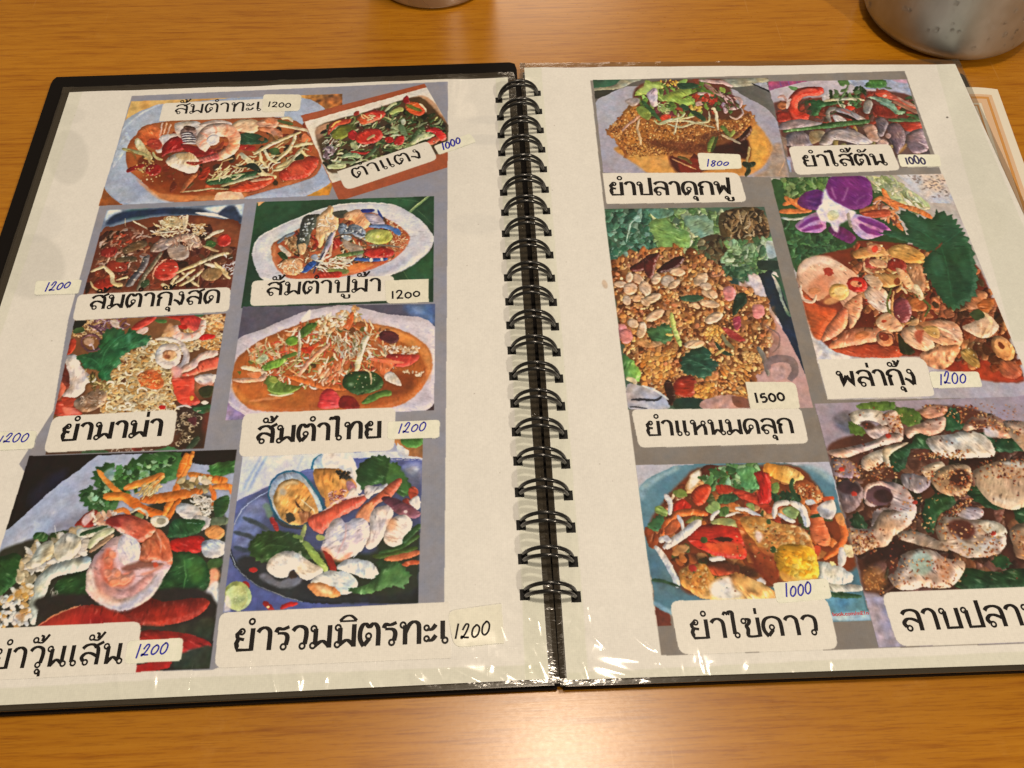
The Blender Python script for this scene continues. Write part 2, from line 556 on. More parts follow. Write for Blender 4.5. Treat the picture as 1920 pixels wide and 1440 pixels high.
# ---- L2: cucumber salad, turned photo with a rust-red frame
def dish_L2():
    at_page(LEFT); g(560,140,5.647); clip_to(PH['L2'])
    P('a4502e','0 0 1700 0 1700 1440 0 1440',0,nm=.03)
    P('e4dccb','60 500 1355 135 1640 600 1600 720 1400 800 350 1150',0,c2='d8cdb8',nm=.02)
    P('5c4024','190 560 420 470 700 400 1000 300 1200 240 1300 240 1420 340 1580 520 1600 740 1300 900 700 980 350 1040 260 900 210 760',c2='38281a',vol=.2,soft=2)
    P('b87848','1180 260 1290 235 1400 330 1590 540 1580 480 1440 300 1300 220',a=.7,soft=2); P('c89878','180 570 330 510 300 620 200 700 230 820 200 700',a=.8,soft=3)
    C('c',90,'230 580 1000 380 1400 350 1560 600 1500 720 600 960 300 980',' 1e2414 2c3a1c 44502c 1a140c 5a3020 38481e',110,60)
    C('s',90,'240 560 640 420 1000 330 1150 700 900 900 300 980','9aae6a c8cf94 5c7a40 3a5a30 e0dcae 7a9050',110,20,(-70,20),sh=1)
    C('s',40,'900 480 1500 420 1560 700 1000 800','5c7a40 3a5a30 88a068 a8b480',120,24,(-60,30),sh=1)
    E('e0622c',1230,360,110,65,25,c2='c43a1c',vol=.7,sh=1,spec=.3); L('6a7a30',36,'1140 320 1210 350 1300 380',vol=.5,sh=.5); L('ead8b0',22,'1270 310 1330 350 1350 400',vol=.5)
    P('a81c24','1105 260 1140 220 1165 240 1170 300 1120 300',vol=.8,spec=.5)
    L('3c5430',44,'930 420 1000 330 1090 290',vol=.6,sh=1); L('c6cc7c',46,'960 420 1060 370 1110 380',c2='a0b050',vol=.6,sh=1); L('b8c490',30,'910 390 990 320 1040 300',vol=.5)
    P('d8622a','620 460 700 400 800 375 910 400 900 450 800 500 680 530 640 500',c2='c02c1c',vol=.8,sh=1,spec=.4,ga=0); C('s',10,'660 420 880 400 880 450 680 500','f0c080 e8d8a0',60,12)
    E('c03020',610,410,34,24,-20,vol=.7)
    P('c84428','310 600 340 520 420 480 560 470 520 520 420 540 350 600 320 640',c2='a83820',vol=.7,sh=1); L('e8c060',18,'340 560 400 510 450 490')
    E('808c30',460,610,115,70,-25,c2='5a6420',vol=.8,sh=1.5,spec=.15); P('4a5420','500 560 600 520 610 570 540 640',a=.7,soft=3)
    E('b41c20',575,640,50,55,-20,vol=.8,sh=1); E('cc3020',745,655,150,82,-10,c2='a81c14',vol=.8,sh=1.5,spec=.4); L('d8b070',30,'720 690 770 660 810 640',vol=.5)
    P('c41c24','1340 600 1400 555 1480 570 1560 640 1560 690 1500 700 1450 640 1400 610',c2='e05038',vol=.9,sh=1,spec=.5)
    P('d0d8a0','1180 730 1230 660 1320 620 1440 635 1400 670 1300 700 1220 740',c2='a8b878',vol=.6,sh=1); L('48683a',50,'1200 680 1260 610 1330 560',vol=.5,sh=1)
    P('5f8058','1055 540 1110 530 1150 620 1140 650 1080 620',vol=.5,sh=1); E('c8ccb0',1110,500,26,34,0,vol=.6)
    L('a8b880',30,'910 630 990 605 1060 600',vol=.5,sh=1); L('b8c8a0',22,'960 660 1050 640 1150 690',vol=.5)
    P('c82020','1010 710 1060 650 1120 660 1100 730 1040 745',vol=.8,sh=1,spec=.4); E('b01818',960,690,50,34,10,vol=.7,sh=1); P('b02820','1350 720 1440 660 1500 690 1420 740',c2='e08060',vol=.5)
    L('c42824',26,'550 815 660 830 770 820',vol=.7,sh=1); L('6a9060',50,'460 870 560 850 660 870',vol=.6,sh=1,c2='a8bc90'); L('d0d4a0',56,'300 975 420 970 500 960',c2='a8b070',vol=.6,sh=1)
    L('5a7a48',40,'700 890 780 820 830 770',vol=.6,sh=1); L('a8b888',60,'560 720 590 760 620 780',vol=.5,sh=1); L('8aa070',30,'440 930 560 930 600 920',vol=.5)
    C('s',14,'260 700 430 680 420 800 300 880','c8c8b0 e8e4d0 6a6450',90,14,(-60,-20)); C('c',14,'260 780 380 760 360 900 270 900','a89098 c8b8c0 685058',60,36)
    C('d',60,'260 560 1400 420 1500 700 400 920','f0ecd0 c8d098 d84030 f0e0c0',8,5,a=.8)

# ---- L3: papaya salad in brown broth in a steel bowl
def dish_L3():
    at_page(LEFT); g(60,370,4.571); clip_to(PH['L3'])
    P('6a3a24','400 0 1900 0 1900 900 400 900',0,c2='4a2014')
    P('8a98a8','580 100 1850 40 1850 240 1650 200 1300 160 1000 180 800 230 580 300',0,c2='5a6a80')
    P('d0d8e0','640 120 760 105 740 170 640 210',soft=3); P('3a7060','820 110 1000 95 960 170 800 190',soft=4,a=.7); P('1c2c44','700 150 900 110 1300 90 1500 120 1400 150 1100 150 850 180 640 240',soft=4); P('e4e8ec','1480 90 1680 70 1680 130 1560 130',soft=3); P('dce2e8','1740 70 1830 60 1820 150 1770 130',soft=3); P('2c3850','1660 80 1740 80 1780 150 1820 180 1820 230 1600 170',soft=3)
    P('f0f0f0','1400 130 1560 140 1700 190 1600 170 1450 150',soft=1)
    P('7a3c22','590 310 700 250 900 195 1100 165 1400 155 1600 185 1790 250 1760 800 430 850',c2='5a2414',vol=.2)
    P('8c4a28','1400 180 1600 200 1780 260 1760 420 1600 400 1450 300',a=.7,soft=4)
    C('c',80,'600 320 1500 250 1700 450 1650 760 460 800','4a2018 6a3020 7a4a30 5a3a22 8a3a20 3a2012',130,70,(0,180),vol=.7)
    C('s',50,'620 300 980 260 1000 560 560 600','9a6a50 b88a70 7a4a34 c8a890 a03820',90,20,(-80,30))
    E('9c2218',660,470,75,45,-10,vol=.7,spec=.2); E('a0301c',730,590,90,50,10,vol=.6); P('a82818','520 740 600 700 700 700 690 760 560 800',vol=.7)
    L('6a5034',70,'780 470 880 420 990 390',vol=.6,c2='4a3a24'); L('5a4a30',50,'720 540 820 530 900 540',vol=.6)
    P('6a6a6a','800 760 850 680 920 600 950 520 1010 500 980 600 900 700 860 760',c2='4a4648',vol=.9,spec=.5,sh=1); L('7a7058',36,'900 800 960 680 1050 560 1110 470',vol=.7,sh=1,spec=.3)
    P('a89080','1010 460 1060 390 1140 350 1200 400 1160 440 1080 470',vol=.8,sh=1,c2='8a6a58')
    C('s',46,'1000 250 1120 180 1260 160 1480 240 1480 340 1020 340','f0ddb0 e8c890 f4e8c8 d8b078',80,14,(-60,60),sh=1)
    P('ecd8a4','1110 220 1160 170 1240 165 1290 220 1260 260 1150 250',vol=.6); C('n',18,'1100 180 1280 170 1300 240 1120 250','fff0c8 e0c088 c89860',60,9); C('n',14,'1360 230 1500 230 1480 330 1380 330','fff0c8 e0c088 c89860',60,9)
    for p in ('1290 160 1310 230 1320 290','1330 150 1320 230 1300 280','860 200 930 240 990 270','800 180 800 250','1020 320 1140 300 1260 290','1480 360 1560 310 1640 280'): L('f0e0b8',26 if '1290' in p or '1330' in p or '1480' in p else 14,p,vol=.6,sh=1)
    P('b8a090','1160 440 1240 400 1330 430 1350 500 1280 540 1190 520',c2='8a786c',vol=.6,spec=.3); P('d8b8a0','1140 380 1260 320 1400 320 1450 400 1380 440 1280 380 1160 420',c2='b08870',vol=.8,sh=1); C('s',20,'1150 330 1450 330 1440 460 1200 420','c8a890 e8ccb0 9a7058',80,16)
    E('d03020',1645,370,62,55,-20,c2='a01c14',vol=.8,sh=1,spec=.5); E('3c6a2c',1530,400,45,32,10,vol=.7); L('c8b080',22,'1460 415 1530 440 1600 465',vol=.6)
    E('a01a16',1150,620,110,90,-25,c2='c03828',vol=.8,sh=1,spec=.4); L('e0a080',14,'1040 700 1050 620 1120 550 1160 530')
    for p,w in (('1230 650 1400 580 1560 510 1690 475',30),('1240 690 1240 760',20),('1280 640 1370 720 1430 770',26),('1200 760 1330 660 1400 620',24),('1260 760 1370 700 1460 630',26),('1480 570 1600 610 1700 700',34),('1560 560 1640 620 1680 660',24),('1440 640 1420 760',14),('1180 780 1220 700 1260 670',26),('1110 740 1160 770 1200 780',36),('610 590 680 650 700 740 780 750',38),('500 640 600 600 620 590',24),('500 720 540 780 600 800',20),('720 710 800 690 830 680',20)): L('e4d0a0',w,p,vol=.7,sh=1,c2='c8a870')
    E('b08850',1540,660,90,55,-10,c2='8a5a30',vol=.7,sh=1); E('34502c',970,740,45,30,-40,vol=.7,sh=1)
    C('s',20,'1640 480 1740 540 1720 660 1640 620','f4f4f4 d8d8e0 fff',50,8,a=.8) if 0 else C('s',16,'1640 480 1740 540 1720 660 1640 620','f4f4f4 d8d8e0 ffffff',50,8)
    C('d',90,'600 320 1500 280 1700 700 500 780','f0d0a8 e8b890 d89870 ffe8c8',6,5,a=.85)
    C('g',14,'640 400 1300 450 1250 640 560 720','ffe8c8 f0d8b8',26,10,(-20,20),a=.85)

# ---- L4: blue crab papaya salad on an oval plate over banana leaf
def dish_L4():
    at_page(LEFT); g(430,360,4.8); clip_to(PH['L4'])
    P('24522f','80 0 1900 0 1900 1100 80 1100',0,c2='1a3a22',nm=.12); P('347a44','1100 60 1640 50 1600 130 1300 110',a=.5,soft=5); P('1c3826','100 700 300 400 260 900 120 1000',a=.5,soft=5); P('2e6a3c','1600 620 1850 520 1850 760 1640 800',a=.6,soft=5)
    P('e0a060','250 90 320 90 260 130',0)
    L('7a9a5a',16,'1620 190 1720 100 1810 30',taper=.9); L('b0c48a',8,'1615 180 1715 92 1800 30'); L('5c7c4a',9,'1480 50 1700 92'); L('5c7c4a',9,'1690 160 1840 300'); L('6c8c54',9,'1560 700 1610 790')
    for p in ('110 915 220 915','220 400 300 440','240 280 420 300','1600 700 1840 760'): L('355c3c',4,p,a=.8)
    P('d9d6d6','205 560 230 460 300 380 420 320 600 240 800 160 1000 110 1250 95 1450 105 1600 170 1740 270 1820 370 1835 440 1790 540 1640 660 1480 740 1200 830 600 830 320 800 240 700',c2='c4bfc4',vol=.25,sh=2,nm=.03)
    P('c2cbc4','420 400 560 320 800 240 640 360 440 460 400 560 380 660 340 560',a=.7,soft=6); P('b8b4be','1200 720 1500 640 1700 480 1740 380 1640 600 1400 740',a=.6,soft=6)
    P('c06a3a','385 480 480 410 620 340 820 240 1200 170 1450 260 1590 360 1620 430 1560 540 1450 620 1200 720 900 780 560 780 440 700 390 600',c2='a84424',vol=.3,soft=1)
    P('d98c58','390 500 420 480 430 640 520 740 460 720 400 620',soft=3,a=.8)
    C('c',60,'460 440 800 260 1400 240 1540 420 1300 640 700 740 480 660','5a3a20 8a5430 3a2c1c 7a2a1a a86a3a',90,50)
    C('s',70,'480 440 1000 300 1500 360 1500 600 700 740','e8cc98 d8b078 c8905a f0e0b8 4a5a30 a84428',80,13)
    C('n',46,'1420 250 1580 330 1620 440 1520 570 1440 480','eac090 d8a068 f0d8b0 b8703c',50,11,sh=1)
    L('7a8490',34,'435 460 520 400 590 370',vol=.5,c2='4a6478',sh=1); L('e0d4c0',44,'450 480 520 550 560 570',vol=.6,sh=1); P('2a4a24','440 550 480 540 530 590 520 620 470 600',vol=.4)
    E('c89868',570,450,60,50,0,vol=.6); C('s',16,'480 420 640 380 620 560 520 540','b89060 7a5430 d8b888',70,20)
    L('f2eeec',10,'215 560 235 470 300 390 420 325 600 245 800 165 1000 115 1250 100 1450 110',a=.7,soft=1,taper=.8); L('a8a4aa',8,'1830 450 1780 545 1640 662 1480 742',a=.7,soft=1,taper=.8)
    # crab legs and shells
    P('3a4034','640 300 680 220 760 200 830 210 800 280 740 360 720 440 680 540 620 540 610 440 630 380',c2='5a6054',vol=.8,sh=1)
    C('g',50,'640 280 780 220 760 320 700 420 680 520 630 500 640 400','c0ccd0 98a8b0 e0e8e8 2a2c2a 6a7468',22,14,vol=.8)
    P('d8b88c','620 470 690 470 680 550 640 560',vol=.6)
    P('f0cfa4','800 220 880 150 890 125 930 130 940 190 980 230 980 300 960 360 900 400 870 390 840 480 800 500 780 400 780 300',c2='e0a068',vol=.8,sh=1.5); C('s',16,'800 240 940 220 960 340 800 380','ffe8c8 e8b888 fff0d8',60,16,vol=.6)
    for p,w in (('800 400 810 490',22),('870 380 880 470 850 560',26),('960 340 920 440 910 580',30)): L('e8cca4',w,p,vol=.7,sh=1)
    P('4a4a3c','930 180 1060 165 1040 230 960 230',vol=.5); P('e8b080','1040 190 1160 160 1240 220 1260 300 1180 340 1100 260 1040 250',c2='d88850',vol=.8,sh=1)
    P('1c2c7a','1190 160 1300 158 1290 180 1200 190',vol=.4,sh=1); P('26408a','1335 155 1390 245 1350 235',vol=.4); P('c0a8a8','1220 200 1340 210 1400 290 1290 300',c2='8888a0',vol=.7)
    L('8a98b4',36,'1250 310 1400 310 1480 340 1540 380',vol=.7,sh=1,c2='3a66a8'); E('4a80c0',1510,360,40,28,40,vol=.5)
    for cx,cy,a in ((1040,360,60),(1150,350,30)):
        E('6a7480',cx,cy,90,50,a,vol=.8,sh=1.5,c2='9aa4b0'); 
    C('g',44,'990 300 1080 300 1200 320 1240 440 1100 420 1000 440','d8e0e8 a0b0c0 f0f4f4 404858 586878',26,16,vol=.9)
    P('b09880','1010 420 1100 460 1200 500 1180 600 1120 560 1040 500',c2='8a8078',vol=.7,sh=1); L('5a4a3c',14,'960 400 1060 380 1200 440 1240 480'); L('7a7060',16,'1250 480 1400 480 1540 500')
    P('b8bc68','1220 420 1240 360 1320 335 1420 345 1465 385 1450 440 1380 470 1280 460',c2='98a040',vol=.6,sh=1.5,spec=.2); E('d0d08c',1320,400,60,28,-10,a=.6,soft=2) if 0 else None
    P('c83424','1210 530 1280 510 1400 500 1480 540 1460 580 1340 600 1230 580',c2='a82018',vol=.8,sh=1,spec=.4); P('6a8a48','930 590 1040 550 1200 530 1190 560 1040 590 960 610',vol=.5,sh=1)
    L('2c5aa8',32,'1110 600 1220 610 1330 610 1430 600',vol=.6,sh=1); E('f0e8d8',1275,610,18,20); E('f0d8c0',1370,605,16,16)
    P('e0883c','1060 660 1200 640 1300 650 1160 720 1070 730',c2='c8603a',vol=.3,soft=1)
    E('a8b8cc',770,590,34,30,0,vol=.7); P('2458a8','640 720 680 670 740 620 780 640 700 720',c2='1c3c80',vol=.7,sh=1)
    L('a8a8b4',44,'760 700 840 580 900 440 930 360',vol=.8,sh=1,c2='38405c'); L('e8d8c0',18,'780 690 850 610 920 570'); L('22284a',14,'750 740 800 640 860 540'); L('d8c0e0',12,'870 560 920 440 950 350')
    P('e8bc84','440 670 500 610 600 600 660 640 650 700 600 750 520 740 480 700',c2='e0905c',vol=.8,sh=1); C('s',24,'440 640 640 600 660 720 500 740','fff0d0 f0d0a0 e8a878',60,12)
    C('s',26,'800 620 1100 580 1060 700 820 720','f4e8c8 e8d0a0 fff4d8',110,14,(-40,30),sh=1); P('8a9a48','900 690 1060 700 1060 740 920 730',vol=.5); P('c02c1c','800 730 1000 720 980 780 800 790',vol=.6)
    L('a83020',30,'740 380 790 460 760 520',vol=.6); P('9a2418','940 430 990 420 1000 480 930 520',vol=.6)
    C('d',60,'480 420 1500 380 1450 640 600 740','f8e8c8 e89868 f0c890',8,4,a=.8)

# ---- L5: instant noodle salad with parsley, prawn, squid
def dish_L5():
    at_page(LEFT); g(80,580,5.142); clip_to(PH['L5'])
    P('8a5a34','0 0 1900 0 1900 1440 0 1440',0,c2='5a3420')
    P('1a1818','1250 1000 1650 900 1650 1440 0 1440 0 1340 1250 1340',a=.6,soft=6)
    C('n',430,'640 720 760 460 1000 330 1700 60 1740 300 1300 420 1280 980 560 1000','e8cc94 f0dcae d8b070 c89858 f6e8c4',135,25,sh=1)
    C('n',60,'1540 60 1760 60 1700 420 1400 300','f0c890 e8b070 f8e0b0 d89850',120,26,sh=1)
    C('n',70,'280 110 620 100 600 300 300 260','e8cca0 d8b078 c8a060',60,14); C('n',60,'640 740 1200 720 1300 980 620 980','ecd4a0 d8b478 f4e4bc b88c50',140,26,sh=1.4)
    C('s',26,'420 110 850 90 800 180 560 220','6a4050 8a5a70 54303c c8a8b0',90,18,(-60,40),sh=1); P('e8d8c0','650 110 720 100 740 170 680 170',a=.7)
    P('1c1c16','290 120 420 110 400 150 300 200'); P('3c5a2c','310 190 380 170 400 210 300 240')
    P('b83a20','230 400 270 290 320 300 310 380 250 440',vol=.7); 
    L('6a4450',26,'370 290 440 250 520 260 560 320 530 380 450 400 390 350 370 290',vol=.7,sh=1); E('c8a080',450,310,55,36,10,vol=.5); L('5c3848',20,'440 150 520 190 580 240 600 260',vol=.6); L('c8b8c8',16,'450 350 480 340 500 390')
    P('b02a1c','860 180 940 110 1040 75 1100 80 1020 150 900 200',c2='c84030',vol=.7,sh=1); E('4a8038',1145,115,60,20,5,vol=.5); P('3a6a40','1450 50 1560 50 1520 75')
    P('c83420','1180 60 1420 60 1340 110 1240 90',vol=.5)
    P('c8251c','1330 90 1440 60 1540 100 1550 180 1480 220 1400 180 1340 160',c2='e06050',vol=.6)
    SHR('1260 160 1290 240 1380 270 1480 250 1540 190 1550 110',100,60,'f4e0d8','f0b8a8',6); P('c82018','1300 160 1380 150 1400 190 1340 190',vol=.4); P('c82020','1510 280 1560 240 1660 250 1640 280 1540 300',vol=.5,sh=1)
    P('f0d4cc','900 210 1000 170 1020 200 960 240',vol=.6,sh=1); P('e0a878','1150 260 1220 140 1260 180 1250 260',a=.7,soft=2)
    # squid rings
    for x,y,rx,ry in ((1230,330,150,70),):
        L('ecdccc',40,'1080 290 1180 280 1300 310 1360 360 1380 460 1340 540',vol=.8,sh=1.5)
    E('f0ece8',1210,450,130,125,-20,vol=.7,sh=2); E('c09068',1225,450,70,55,10,c2='e0b888',vol=.7,sh=0); E('8a5030',1200,460,30,22,0,soft=1)
    L('d8d0d0',70,'1340 350 1390 450 1360 540 1300 560',vol=.6,a=.8)
    # tomato and prawn at the right
    L('f0d0c8',80,'1320 600 1440 540 1560 450 1690 420',vol=.8,sh=1.5); P('d04830','1340 640 1480 560 1520 500 1690 460 1690 560 1560 600 1440 640',c2='e87058',vol=.7,sh=1)
    P('e04c34','1250 640 1330 660 1460 640 1460 800 1520 900 1420 930 1320 900 1260 780',c2='d03424',vol=.6,sh=1.5,spec=.2); P('eaa090','1250 560 1330 560 1340 640 1260 660',soft=3)
    P('f4e8e0','1480 650 1600 620 1680 640 1640 720 1560 740 1480 700',vol=.7,sh=1); P('d07850','1470 700 1560 720 1640 700 1640 760 1500 780',a=.7,soft=3); P('3a3c1c','1500 770 1640 740 1620 840 1540 850',vol=.5,sh=1)
    E('e8b040',1440,858,22,22,vol=.6); L('f0e8dc',22,'1280 950 1380 930 1440 950',vol=.6,sh=1); P('2f6a38','1440 960 1520 930 1620 920 1610 990 1500 1000',vol=.5,sh=1); P('e8e4d8','1520 900 1560 880 1600 900 1560 920',vol=.5)
    P('a03828','1560 1000 1660 980 1640 1200 1560 1200',soft=6,a=.6)
    # carrot clump
    P('e87838','920 640 980 600 1060 580 1130 640 1170 720 1120 770 1020 760 940 700',c2='d85c28',vol=.6); C('n',18,'920 620 1140 600 1160 740 960 740','f0a058 e06828 f8b878 c84c20',60,18,sh=1)
    # left side: squid, tomato
    P('7a3424','180 640 220 520 260 600 260 760 200 760',vol=.4); P('eae4e0','220 470 280 430 340 460 380 560 440 620 500 640 520 690 420 720 400 790 320 850 240 850 190 830 250 760 260 640 230 560',c2='d8c8c4',vol=.8,sh=2); P('f0c0b8','230 480 260 560 290 640 270 600 250 520',a=.8,soft=2)
    P('e07050','140 760 180 700 220 760 190 830 120 900',vol=.5); P('c84834','100 900 200 880 300 940 380 1010 200 1030 90 1000',c2='a83424',vol=.7,sh=1); P('f09080','200 940 300 960 360 1010 220 1010',a=.7,soft=2); P('c04428','190 850 320 860 300 930 220 940',vol=.5)
    P('c0a890','310 880 400 830 520 770 600 800 600 900 480 980 380 990 310 940',c2='8a6a50',vol=.6,sh=1,nm=.15); C('n',26,'330 860 560 800 590 900 400 970','d8c4b0 a88870 7a5840',60,10)
    C('s',20,'400 560 640 720 600 800 500 780','8a7a40 c8b078 5a4a24 a89858',80,18)
    LF('35703a','330 450 470 420 540 400 560 310 620 200 760 190 800 240 840 190 940 240 1040 260 1000 340 880 380 780 440 740 480 760 520 660 600 660 680 580 680 530 640 540 590 400 560 380 510','1f6434',12,('560 560 600 420 700 300 800 240','560 560 480 480 380 460','700 380 840 350 980 290','560 560 600 620 600 680'),'4fa060',7)
    P('58a070','820 240 860 260 850 340 820 320',a=.6,soft=3); P('185028','720 300 760 420 700 460 600 480 700 400',a=.6,soft=4); P('164a26','470 470 560 560 660 560 640 600 540 600 460 540',a=.5,soft=5)
    C('n',40,'1280 1010 1520 990 1460 1280 1300 1300','b8a080 8a7458 e0ccac 54443c',80,14); P('3c4a30','1380 1340 1480 1220 1520 1260 1440 1350',vol=.5); P('6a3038','1400 1060 1480 1040 1470 1120',vol=.4)
    E('c01c1c',1155,945,36,22,-10,vol=.5); P('3a5a30','400 1370 620 1360 600 1400 400 1410'); C('n',20,'660 1350 1060 1340 1040 1400 680 1400','c8b4a0 8a7060',60,12); P('8a2c1c','860 1340 960 1340 920 1380')
    P('3f7a3c','1080 1360 1240 1330 1360 1370 1340 1440 900 1440',jag=6)

# ---- L6: papaya salad in a white bowl of orange broth
def dish_L6():
    at_page(LEFT); g(400,570,4.364); clip_to(PH['L6'])
    P('5c5662','50 0 1900 0 1900 1000 50 1000',0,c2='4a4858'); P('4e6a9a','1560 0 1820 0 1820 180 1640 110',soft=8); P('8898b8','1640 20 1720 40 1700 80 1640 60',soft=5,a=.6)
    P('8a6e98','100 800 300 820 300 960 90 960',0,c2='a890a8'); P('3a2c30','1640 860 1830 770 1830 900 1640 900',0)
    P('d8ccd0','180 310 420 200 700 80 900 30 1120 15 1400 80 1820 190 1820 790 1560 900 1200 950 420 950 240 900 110 780 140 560',c2='c4b8c0',vol=.25,nm=.03)
    L('f0e4ec',14,'130 800 200 850 270 890'); P('b8a4b8','120 700 200 780 320 880 240 880 130 790',a=.7,soft=4)
    P('c0662a','155 620 170 500 240 400 420 280 640 190 900 110 1300 160 1560 220 1740 340 1790 450 1780 560 1680 720 1500 840 1200 880 420 880 260 820 170 720',c2='a85420',vol=.35,soft=1)
    P('d9863c','170 660 300 780 500 840 380 860 220 780 150 680',soft=5,a=.8); P('e0944c','1300 170 1560 230 1740 350 1790 470 1760 640 1740 500 1640 360 1440 260',soft=4,a=.8); P('7a3616','1380 600 1640 560 1620 700 1400 760',soft=8,a=.8); P('b86428','300 680 800 740 760 840 460 840',soft=6,a=.7)
    C('c',70,'300 420 700 200 1240 120 1500 300 1480 560 900 720 300 620',' 7a4a24 9a5a30 54421c c8643a a83c24 6a6a30 d88a54',80,46)
    C('c',24,'250 400 560 260 700 300 640 420 360 480','e8a878 e07848 f0c8a0 d85c38',90,40)
    C('s',190,'260 420 700 180 1180 60 1460 300 1500 520 900 700 420 640','f0e0c0 e8c898 e09058 d87038 dcb888 c84830 f6ecd8 a8a860',135,17,sh=1)
    C('c',46,'820 120 1180 20 1200 130 860 280','f0d8b0 e8c090 d8a068 f8e8c8',56,34,sh=1); P('e06a30','1080 190 1100 100 1140 60 1150 120 1110 210',vol=.5,sh=1); C('c',40,'1380 330 1700 350 1640 420 1440 400','e8ccb0 d8b088 f0e0cc',40,24,sh=1)
    P('e4dcd8','720 120 780 50 800 60 780 130 730 150',a=.8,soft=1); P('4a7a28','710 220 780 160 850 160 820 210 730 280',vol=.7,sh=1); P('7aa830','590 300 640 260 690 280 680 330 620 340',c2='5a8a28',vol=.7,sh=1)
    P('88b83c','400 520 440 480 540 450 600 450 560 500 440 550',c2='5a8a2c',vol=.7,sh=1); P('d8e0a8','350 450 420 410 450 440 400 480 360 490',vol=.5,sh=1); L('5a8030',34,'560 440 640 420 690 400',vol=.5)
    L('f0e8cc',36,'230 520 320 530 440 575',vol=.6,sh=1); L('e8b898',44,'160 620 280 625 400 610 420 570',vol=.6,sh=1); P('5a7a30','190 550 230 550 220 580',0); P('e88850','280 560 380 560 370 610 300 600',vol=.5)
    P('7d9a3c','430 640 450 590 500 590 560 640 680 670 740 660 660 720 560 750 470 730',c2='5a7428',vol=.6,sh=1.5); L('a8c058',12,'440 700 520 730 620 730 700 690'); E('98a848',490,620,40,28,20,vol=.5); L('e0d4a8',14,'450 740 540 755 660 730')
    L('d8d0b0',24,'700 220 710 340 700 440',vol=.6,sh=1); L('e8c0a0',36,'700 590 760 500 860 400 950 330',vol=.6,sh=1,c2='e09070'); L('e06030',36,'740 320 800 360 860 320',vol=.5); P('d0381c','720 360 820 350 800 400 740 400',vol=.5)
    L('e87830',44,'580 580 680 610 800 650 900 680 1090 700',vol=.6,sh=1.4); C('s',24,'860 520 1060 500 1040 660 880 640','e89868 f0c098 d87040',90,26,(-90,-40),sh=1)
    L('e6e0c4',50,'1170 560 1200 420 1240 300 1270 260',vol=.5,sh=1.5,c2='c8c89c'); L('d8c8a0',24,'1060 320 1110 400 1150 440',vol=.5); C('s',26,'980 260 1240 240 1200 420 1020 440','d8c8a8 b8a078 f0e4cc 787048',100,18,(40,130),sh=1)
    E('6a2a2c',1440,270,80,50,10,c2='4a1c20',vol=.7,sh=1); P('b83028','1420 420 1520 410 1680 420 1640 480 1540 520 1430 490',c2='d86050',vol=.6,sh=1); P('e07038','1290 460 1400 440 1480 470 1450 540 1400 590 1350 550',vol=.5,sh=1); L('e87850',26,'1280 450 1400 470 1560 480'); C('c',12,'1540 540 1720 560 1700 590 1560 560','e8c8a0 f0d8b8',40,22,sh=1)
    P('2c5a24','1060 640 1100 570 1200 550 1320 560 1390 620 1380 680 1280 730 1160 740 1080 690',c2='1c4018',vol=.8,sh=2,spec=.2); E('a8c098',1130,660,20,12,30,a=.7,soft=2); L('ecdcb8',16,'1220 530 1270 550 1295 600 1290 660',vol=.5,sh=1)
    P('e0dcd4','1400 590 1450 550 1510 600 1540 670 1460 650 1410 620',vol=.6,sh=1); L('3f6c28',56,'1220 810 1320 760 1400 730 1460 740',vol=.7,sh=1,c2='5a8a3c')
    P('c82c2c','850 830 880 750 930 690 1000 720 1040 800 1030 850 900 860',c2='d84040',vol=.6,sh=1.5,spec=.2); P('8a1c18','1040 760 1140 760 1200 850 1040 850',vol=.5)
    L('e89860',20,'300 800 420 780 560 770',a=.7,soft=1)
    C('d',110,'280 400 700 200 1180 80 1600 400 1300 700 500 640','fff0d0 e89860 f0d0a0 a8b060',8,5,a=.8)

